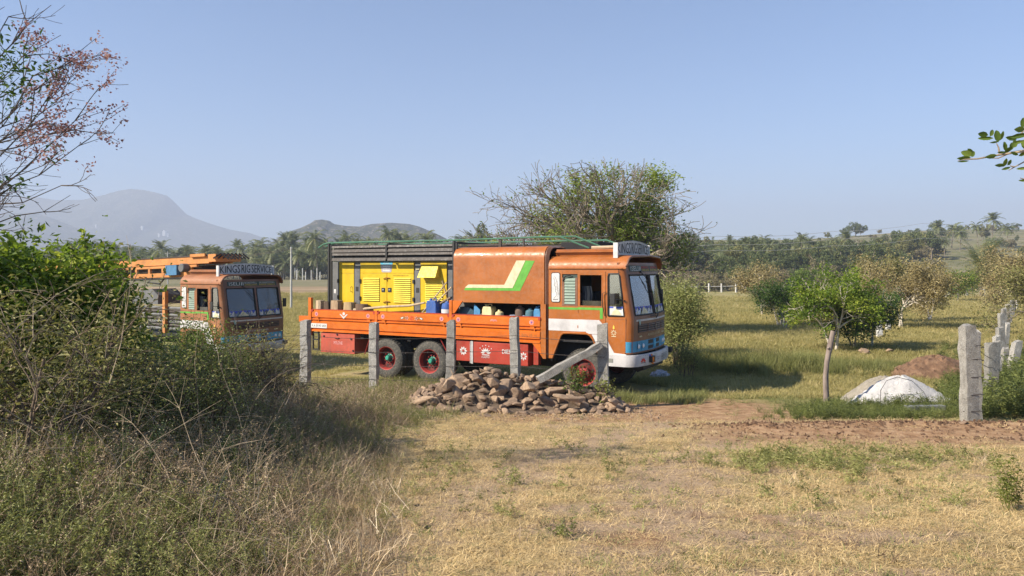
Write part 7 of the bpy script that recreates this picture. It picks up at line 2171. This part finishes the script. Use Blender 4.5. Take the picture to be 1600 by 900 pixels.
def bushy_mesh(seed, w, h, n, ls, mat, trunk=.25):
    rs_ = np.random.RandomState(seed); nb = 16; cs = rs_.normal(size=(nb, 3)) * np.array([w * .22, w * .22, h * .17]) + np.array([0, 0, h * .62]); rr_ = rs_.uniform(.09, .19, nb) * w
    ci = rs_.randint(0, nb, n); d = unit(rs_.normal(size=(n, 3))); cen = cs[ci] + d * rr_[ci][:, None] * rs_.uniform(.6, 1.1, n)[:, None]
    V2, F2 = leaf_cards(cen, ls * rs_.uniform(.6, 1.4, n), rs_, .7)
    segs = [(np.array([[0, 0, -.3], [0, 0, h * .35], c * .7 + np.array([0, 0, h * .1]), c]), [.03 * h, .022 * h, .012 * h, .005 * h]) for c in cs[:7]]
    V1, F1 = tubes_np(segs, 4)
    tn = rs_.uniform(0, .5, nb)[ci] + rs_.uniform(0, .5, n)
    return np_mesh('tree', np.concatenate([V1, V2]), np.concatenate([F1, F2 + len(V1)]), [M['bark'], mat], tint=np.concatenate([np.full(len(V1), .5), np.repeat(tn, 4)]), midx=np.concatenate([np.zeros(len(F1)), np.ones(len(F2))]))
bushes = [bushy_mesh(1100 + k, (7, 5, 8, 6, 7, 9, 5)[k], (7, 8, 6, 7, 8, 7, 6)[k], 2600, .42, M['leaf_far'] if k not in (3, 6) else M['leaf_olive']) for k in range(7)]
browns = [bushy_mesh(1120 + k, 6, 5, 2200, .34, M['leaf_scrub']) for k in range(4)]
rr = random.Random(9)
def put(me_list, name, px, y, s, lb, cat, grp, sz=None):
    o = link_mesh(name, rr.choice(me_list), loc=G(px, y, -.1), rz=rr.uniform(0, 6.28)); s *= (.88 if px > 1030 else (.91 if cat == 'palm tree' else .92)); o.scale = (s * rr.uniform(.9, 1.15), s * rr.uniform(.9, 1.15), (sz or s) * rr.uniform(.85, 1.12)); return tag(o, lb, cat, grp)
# palm grove on the left, in rows
n = 0
for row, (y, h0) in enumerate(((212, 1.15), (222, 1.2), (234, 1.3), (250, 1.35), (270, 1.4))):
    step = 17 - row
    px = -60 + row * 7
    while px < 760:
        if row < 2 and px < 120: px += step * 1.3; continue
        top = np.interp(px, [0, 350, 430, 520, 700, 760], [.80, .82, .95, 1.0, 1.0, .95])
        put(palms, 'palm_tree', px + rr.uniform(-7, 7), y + rr.uniform(-4, 4), h0 * rr.uniform(.86, 1.12) * top, 'coconut palm in the dense grove behind the trucks', 'palm tree', 'coconut palms of the grove behind the trucks'); n += 1
        px += step * rr.uniform(.75, 1.3)
for k in range(60):
    put(bushes, 'grove_tree', rr.uniform(-60, 700), rr.uniform(215, 262), rr.uniform(.9, 1.35), 'round-crowned tree among the palms on the left', 'tree', 'round-crowned trees of the left grove')
for k in range(95):
    put(browns if k % 3 else bushes, 'scrub_bush', rr.uniform(-60, 800), rr.uniform(202, 232), rr.uniform(.4, .8), 'low scrub bush at the foot of the palm grove', 'bush', 'scrub bushes at the foot of the palm grove')
put([bushy_mesh(1150, 8, 9, 2600, .42, M['leaf_brown'])], 'grove_tree', 562, 262, 1.35, 'round pinkish-brown tree rising out of the palms below the rocky hill', 'tree', None)
# tree line behind the truck, centre
for k in range(30):
    px = 690 + k * 13 + rr.uniform(-6, 6)
    put(bushes, 'grove_tree', px, rr.uniform(225, 265), rr.uniform(1.1, 1.5), 'treetop of the tree line behind the covered box', 'tree', 'treetops of the tree line behind the covered box')
put(bushes, 'grove_tree', 755, 222, 1.95, 'tallest tree of the tree line, above the left end of the covered box', 'tree', None)
# slope on the right: mixed palms and trees
def slope_y(px, t): return 142 + t * 130
for k in range(130):
    px = rr.uniform(1030, 1400); y = rr.uniform(165, 262); put(bushes, 'slope_tree', px, y, rr.uniform(.75, 1.2), 'dark leafy tree on the wooded slope beyond the field', 'tree', 'leafy trees on the wooded slope')
for k in range(60):
    px = rr.uniform(1030, 1330); y = rr.uniform(165, 255); put(palms, 'palm_tree', px, y, rr.uniform(.7, 1.0), 'coconut palm on the wooded slope right of the cab', 'palm tree', 'coconut palms on the wooded slope')
for (px, y, s, lb) in ((1252, 225, 1.2, 'coconut palm standing clear of the slope, above the dark round orchard tree'), (1465, 250, 1.0, 'coconut palm on the ridge left of the date palm, leftmost of the ridge group'), (1487, 255, 1.05, 'coconut palm on the ridge, second from the left of the ridge group'), (1500, 245, .95, 'coconut palm on the ridge, middle of the ridge group'),
                   (1528, 262, .98, 'coconut palm on the ridge just above the date palm'), (1550, 262, 1.25, 'tallest coconut palm on the right-hand ridge'), (1575, 258, 1.15, 'coconut palm on the ridge nearest the right edge'), (1428, 232, .9, 'coconut palm low on the slope above the large brown tree'), (1446, 222, .85, 'coconut palm on the slope between the brown tree and the ridge palms'), (1476, 220, .85, 'dark coconut palm hanging over the grey slope below the ridge')):
    put(palms, 'palm_tree', px, y, s, lb, 'palm tree', 'coconut palms on the right-hand ridge')
for k in range(22):
    put(bushes, 'slope_tree', rr.uniform(1395, 1460), rr.uniform(205, 262), rr.uniform(.9, 1.2), 'leafy tree in the clump left of the ridge palms', 'tree', 'leafy trees left of the ridge palms')
for k in range(190):
    px = rr.uniform(1040, 1700); y = rr.uniform(150, 420) if px > 1300 else rr.uniform(134, 165)
    put(browns if k % 3 else bushes, 'scrub_bush', px, y, rr.uniform(.4, .95), 'grey-brown scrub bush on the slope beyond the field', 'bush', 'scrub bushes on the slope beyond the field')
for k in range(60):
    px = 1035 + k * 4.6 * (1 if k < 40 else 2.4); put(browns, 'scrub_bush', px + rr.uniform(-4, 4), rr.uniform(128, 140), rr.uniform(.35, .62), 'brownish hedge bush right behind the far field fence', 'bush', 'hedge bushes behind the far field fence')
for (px, y, s, lb) in ((1337, 400, 1.5, 'lone round tree on the skyline above the brown orchard tree'), (1293, 400, .7, 'tiny lone tree on the skyline left of the round one')):
    put(bushes, 'skyline_tree', px, y, s, lb, 'tree', None)
put([bushy_mesh(1160, 6, 7, 2400, .35, M['leaf_mid'])], 'slope_tree', 1262, 120, .85, 'green conical tree rising behind the dark round orchard tree', 'tree', None)
put([bushy_mesh(1161, 7, 6, 1200, .3, M['leaf_scrub'])], 'slope_tree', 1280, 126, 1.0, 'flat-topped pale-trunked tree on the slope behind the orchard', 'tree', None)
# date palm
dm_ = palm_mesh(1200, 3.2, 46, 3.6, .03, .55, 20, .05, .55)
o = link_mesh('date_palm', dm_, loc=G(1533, 96, 0)); o.scale = (1.25,) * 3; tag(o, 'bushy pale green date palm with long arching fronds on the right', 'date palm')

# ---- pink flowered bare tree at upper left; its trunk stands just outside the frame
rs_ = np.random.RandomState(55)
tb_ = Vector((-5.6, 6.4, gzs(-5.6, 6.4)))
outs = []; tips = []
o0, _ = grow(rs_, [0, 0, -.1], [.05, 0, 1], 2.3, .10, 0, 0, 0, .5, .04); outs += o0; top = o0[0][1][-1]
aims = [((168, 172), 6.3), ((150, 60), 6.4), ((95, 55), 6.5), ((160, 215), 6.2), ((130, 290), 6.0), ((140, 130), 6.7), ((60, 60), 6.2), ((40, 20), 6.6), ((80, 8), 6.5), ((100, 240), 6.1), ((20, 330), 6.0), ((120, 120), 6.5), ((60, 250), 5.9), ((155, 190), 6.6), ((110, 305), 6.2), ((75, 180), 6.4), ((30, 120), 6.3), ((118, 90), 6.1)]
for (pp, yy) in aims:
    end = np.array(P(pp[0], pp[1], yy)) - np.array(tb_); st = top - np.array([0, 0, rs_.uniform(0, 1.1)]); d = end - st; L = np.linalg.norm(d); k = 8
    pts = [st]; bow = np.array([0, 0, rs_.uniform(-.12, .22) * L])
    for i in range(1, k + 1):
        t = i / k; pts.append(st + d * t + bow * 4 * t * (1 - t) * .6 + rs_.normal(size=3) * .02 * L * (t < 1))
    rad = list(np.linspace(.015, .0025, k + 1)); outs.append((1, np.array(pts), rad))
    for j in range(7):
        i = rs_.randint(3, k); dd = unit(unit(d) + rs_.normal(size=3) * .38); o2, t2 = grow(rs_, pts[i], dd, L * .15 * rs_.uniform(.6, 1.2), .005, 2, 3, [0, 0, 3], .5, .14, .0, .5, k=4)
        outs += o2; tips += t2
    tips.append((pts[-1], d, L))
pt = empty('tree', tb_, 0, 'nearly bare tree with pink blossoms, its branches reaching in from the upper left edge', 'tree')
V, Fa = tubes_np([(p, np.maximum(r, .003)) for d, p, r in outs if d == 0], 7); link_mesh('trunk', np_mesh('trunk', V, Fa, M['bark']), pt)
V, Fa = tubes_np([(p, np.maximum(r, .0020)) for d, p, r in outs if d > 0], 4); link_mesh('branches', np_mesh('branches', V, Fa, M['twig_dark']), pt)
tp = np.array([t[0] for t in tips]) + np.array(tb_)
pxs = 800 + tp[:, 0] / tp[:, 1] * F_PX; pys = HZ - (tp[:, 2] - CAM_Z) / tp[:, 1] * F_PX
inb = (pys > 40) & (pys < 260) & (pxs > 30)
sel = tp[inb]; sel = sel[rs_.choice(len(sel), min(len(sel), 150), replace=False)]
cen = np.repeat(sel, 16, 0) + rs_.normal(size=(len(sel) * 16, 3)) * .028 - np.array(tb_)
V, Fa = leaf_cards(cen, .026 * rs_.uniform(.7, 1.3, len(cen)), rs_, .8)
o = link_mesh('blossom', np_mesh('blossom', V, Fa, M['petal'], tint=np.repeat(np.repeat(rs_.uniform(0, .6, len(sel)), 16) + rs_.uniform(0, .4, len(cen)), 4)), pt); o['kind'] = 'stuff'
# sparse green leaf sprays, and the leafy bit at the edge
cen = []
for (px, py, yy, n, s) in ((0, 105, 6.0, 150, .16), (8, 130, 6.0, 120, .13), (12, 90, 6.0, 60, .1), (78, 110, 6.4, 50, .06), (28, 290, 6.1, 26, .06), (45, 368, 6.3, 60, .08), (85, 240, 6.2, 16, .05)):
    q = np.array(P(px, py, yy)) - np.array(tb_); cen.append(q + rs_.normal(size=(n, 3)) * s)
cen = np.concatenate(cen); V, Fa = leaf_cards(cen, .06 * rs_.uniform(.6, 1.2, len(cen)), rs_, .4)
o = link_mesh('foliage', np_mesh('foliage', V, Fa, M['leaf_dark'], tint=np.repeat(rs_.uniform(.2, 1, len(cen)), 4)), pt); o['kind'] = 'stuff'

# ---- leafy twig reaching in from the right edge
rs_ = np.random.RandomState(66); Yb = 3.4
tb_ = Vector((3.6, 3.3, gzs(3.6, 3.3)))
br = empty('tree', tb_, 0, 'tree outside the right edge whose leafy twigs hang into the sky', 'tree')
def R3(px, py, dy=0): return np.array(P(px, py, Yb + dy)) - np.array(tb_)
trk = [np.array([0, 0, -.1]), np.array([.05, 0, 1.5]), np.array([.0, .02, 2.4]), R3(1750, 205)]
link_mesh('trunk', np_mesh('trunk', *tubes_np([(np.array(trk), [.07, .06, .04, .02])], 7), M['bark']), br)
rso, rst = [], []
for az in (-.6, .3, 1.0, 2.0, -1.5):
    a_, b_ = grow(rs_, [.02, .01, 2.0 + .1 * az], [.55 + .35 * math.cos(az), math.sin(az) * .6, .75], .75, .022, 1, 3, [0, 5, 4], .7, .16, .02, .6); rso += a_; rst += b_
rso = [o for o in rso if (o[1][:, 0] + 3.6).min() / (o[1][:, 1] + 3.3).max() > .80]
if rso:
    link_mesh('branches', np_mesh('branches', *tubes_np([(p, np.maximum(r, .003)) for d, p, r in rso], 4), M['bark']), br)
tpc = np.array([o[1][-1] for o in rso for _ in range(14)]) + rs_.normal(size=(len(rso) * 14, 3)) * .05
V, Fa = leaf_cards(tpc, .055 * rs_.uniform(.7, 1.3, len(tpc)), rs_, .6, .1)
o = link_mesh('crown', np_mesh('crown', V, Fa, M['leaf_mid'], tint=np.repeat(rs_.uniform(.1, .9, len(tpc)), 4)), br); o['kind'] = 'stuff'
lines = [[(1750, 205), (1680, 222), (1600, 236), (1560, 242), (1527, 248), (1508, 249), (1497, 251)], [(1562, 240), (1560, 230), (1557, 224)], [(1600, 235), (1580, 238), (1560, 247), (1545, 247)],
         [(1750, 230), (1660, 235), (1600, 253), (1585, 261), (1576, 266)], [(1585, 261), (1578, 259)], [(1700, 215), (1640, 205), (1600, 205), (1590, 212)], [(1650, 260), (1600, 280), (1594, 278)]]
V, Fa = tubes_np([(np.array([R3(*p, .02 * i) for p in L_]), np.linspace(.008 if k == 0 else .005, .0018, len(L_))) for k, L_ in enumerate(lines) for i in [k]], 5); link_mesh('twig', np_mesh('twig', V, Fa, M['twig']), br)
lf = [(1536, 210, 15, 3.0, 1), (1549, 208, 13, 1.0, .9), (1540, 216, 20, 3.1, .5), (1558, 213, 18, 1.7, 1), (1565, 212, 14, 1.4, .8), (1553, 222, 18, 3.3, .3), (1506, 247, 22, 3.2, .5), (1511, 240, 17, 2.8, 1), (1520, 241, 12, 1.0, .8), (1505, 252, 16, 3.2, .3), (1516, 238, 14, 2.3, 1),
      (1548, 244, 24, 3.3, .5), (1570, 229, 15, 1.9, .8), (1580, 229, 13, 1.3, .9), (1585, 225, 15, 1.0, 1), (1566, 238, 13, 3.1, .5), (1580, 216, 18, 3.0, .7), (1590, 222, 16, .2, .6), (1593, 202, 20, 3.2, .8), (1598, 192, 16, 1.4, 1), (1592, 212, 22, 3.3, .6), (1600, 226, 16, 1.5, 1), (1598, 240, 14, .5, .8),
      (1562, 258, 19, 3.2, .5), (1570, 254, 13, 1.4, 1), (1577, 254, 10, 1.0, 1), (1572, 263, 12, 3.4, .6), (1598, 263, 16, 3.2, .5), (1598, 282, 12, 3.1, .5), (1585, 240, 14, 2.9, .6), (1575, 234, 14, .8, .9)]
for k, (px, py, L_, an, wv) in enumerate(lf):
    c = R3(px, py, .03 * math.sin(k * 2.1)); s = L_ / F_PX * Yb * .55; d = np.array([math.cos(an), .35 * math.sin(k), math.sin(an)]); d = unit(d); sd_ = unit(np.cross(d, [.2 * math.sin(k), 1, .3])) * s * .55 * max(.25, wv); nn = np.cross(d, unit(sd_)) * s * .12
    vs_ = [c - d * s, c - d * s * .45 + sd_ * .85 + nn, c + d * s * .2 + sd_ + nn, c + d * s * .75 + sd_ * .55 + nn, c + d * s, c + d * s * .75 - sd_ * .55 + nn, c + d * s * .2 - sd_ + nn, c - d * s * .45 - sd_ * .85 + nn, c + d * s * .2]
    b = MB().add(vs_, [(0, 8, 1), (1, 8, 2), (2, 8, 3), (3, 8, 4), (4, 8, 5), (5, 8, 6), (6, 8, 7), (7, 8, 0)])
    me = b.mesh('leaf', [M['leaf_mid']]); a = me.attributes.new('tint', 'FLOAT', 'POINT'); a.data.foreach_set('value', [.25 + .5 * ((k * 37) % 10) / 10] * len(me.vertices)); link_mesh('leaf', me, br)

# ------------------------------------------------------------------ haze
b = MB(); b.box(-6500, 6500, -150, 5200, -8, 425)
hm_ = bpy.data.materials.new('haze'); hm_.use_nodes = True
hn = hm_.node_tree; hn.nodes.remove(hn.nodes['Principled BSDF'])
pv = hn.nodes.new('ShaderNodeVolumePrincipled')
pv.inputs['Color'].default_value = (0.55, 0.62, 0.78, 1)
pv.inputs['Density'].default_value = 0.00043
pv.inputs['Anisotropy'].default_value = 0.05
hn.links.new(pv.outputs[0], hn.nodes['Material Output'].inputs['Volume'])
ho_ = b.build('haze', [hm_]); ho_['kind'] = 'stuff'; ho_['label'] = 'thin blue-grey haze over the plain'
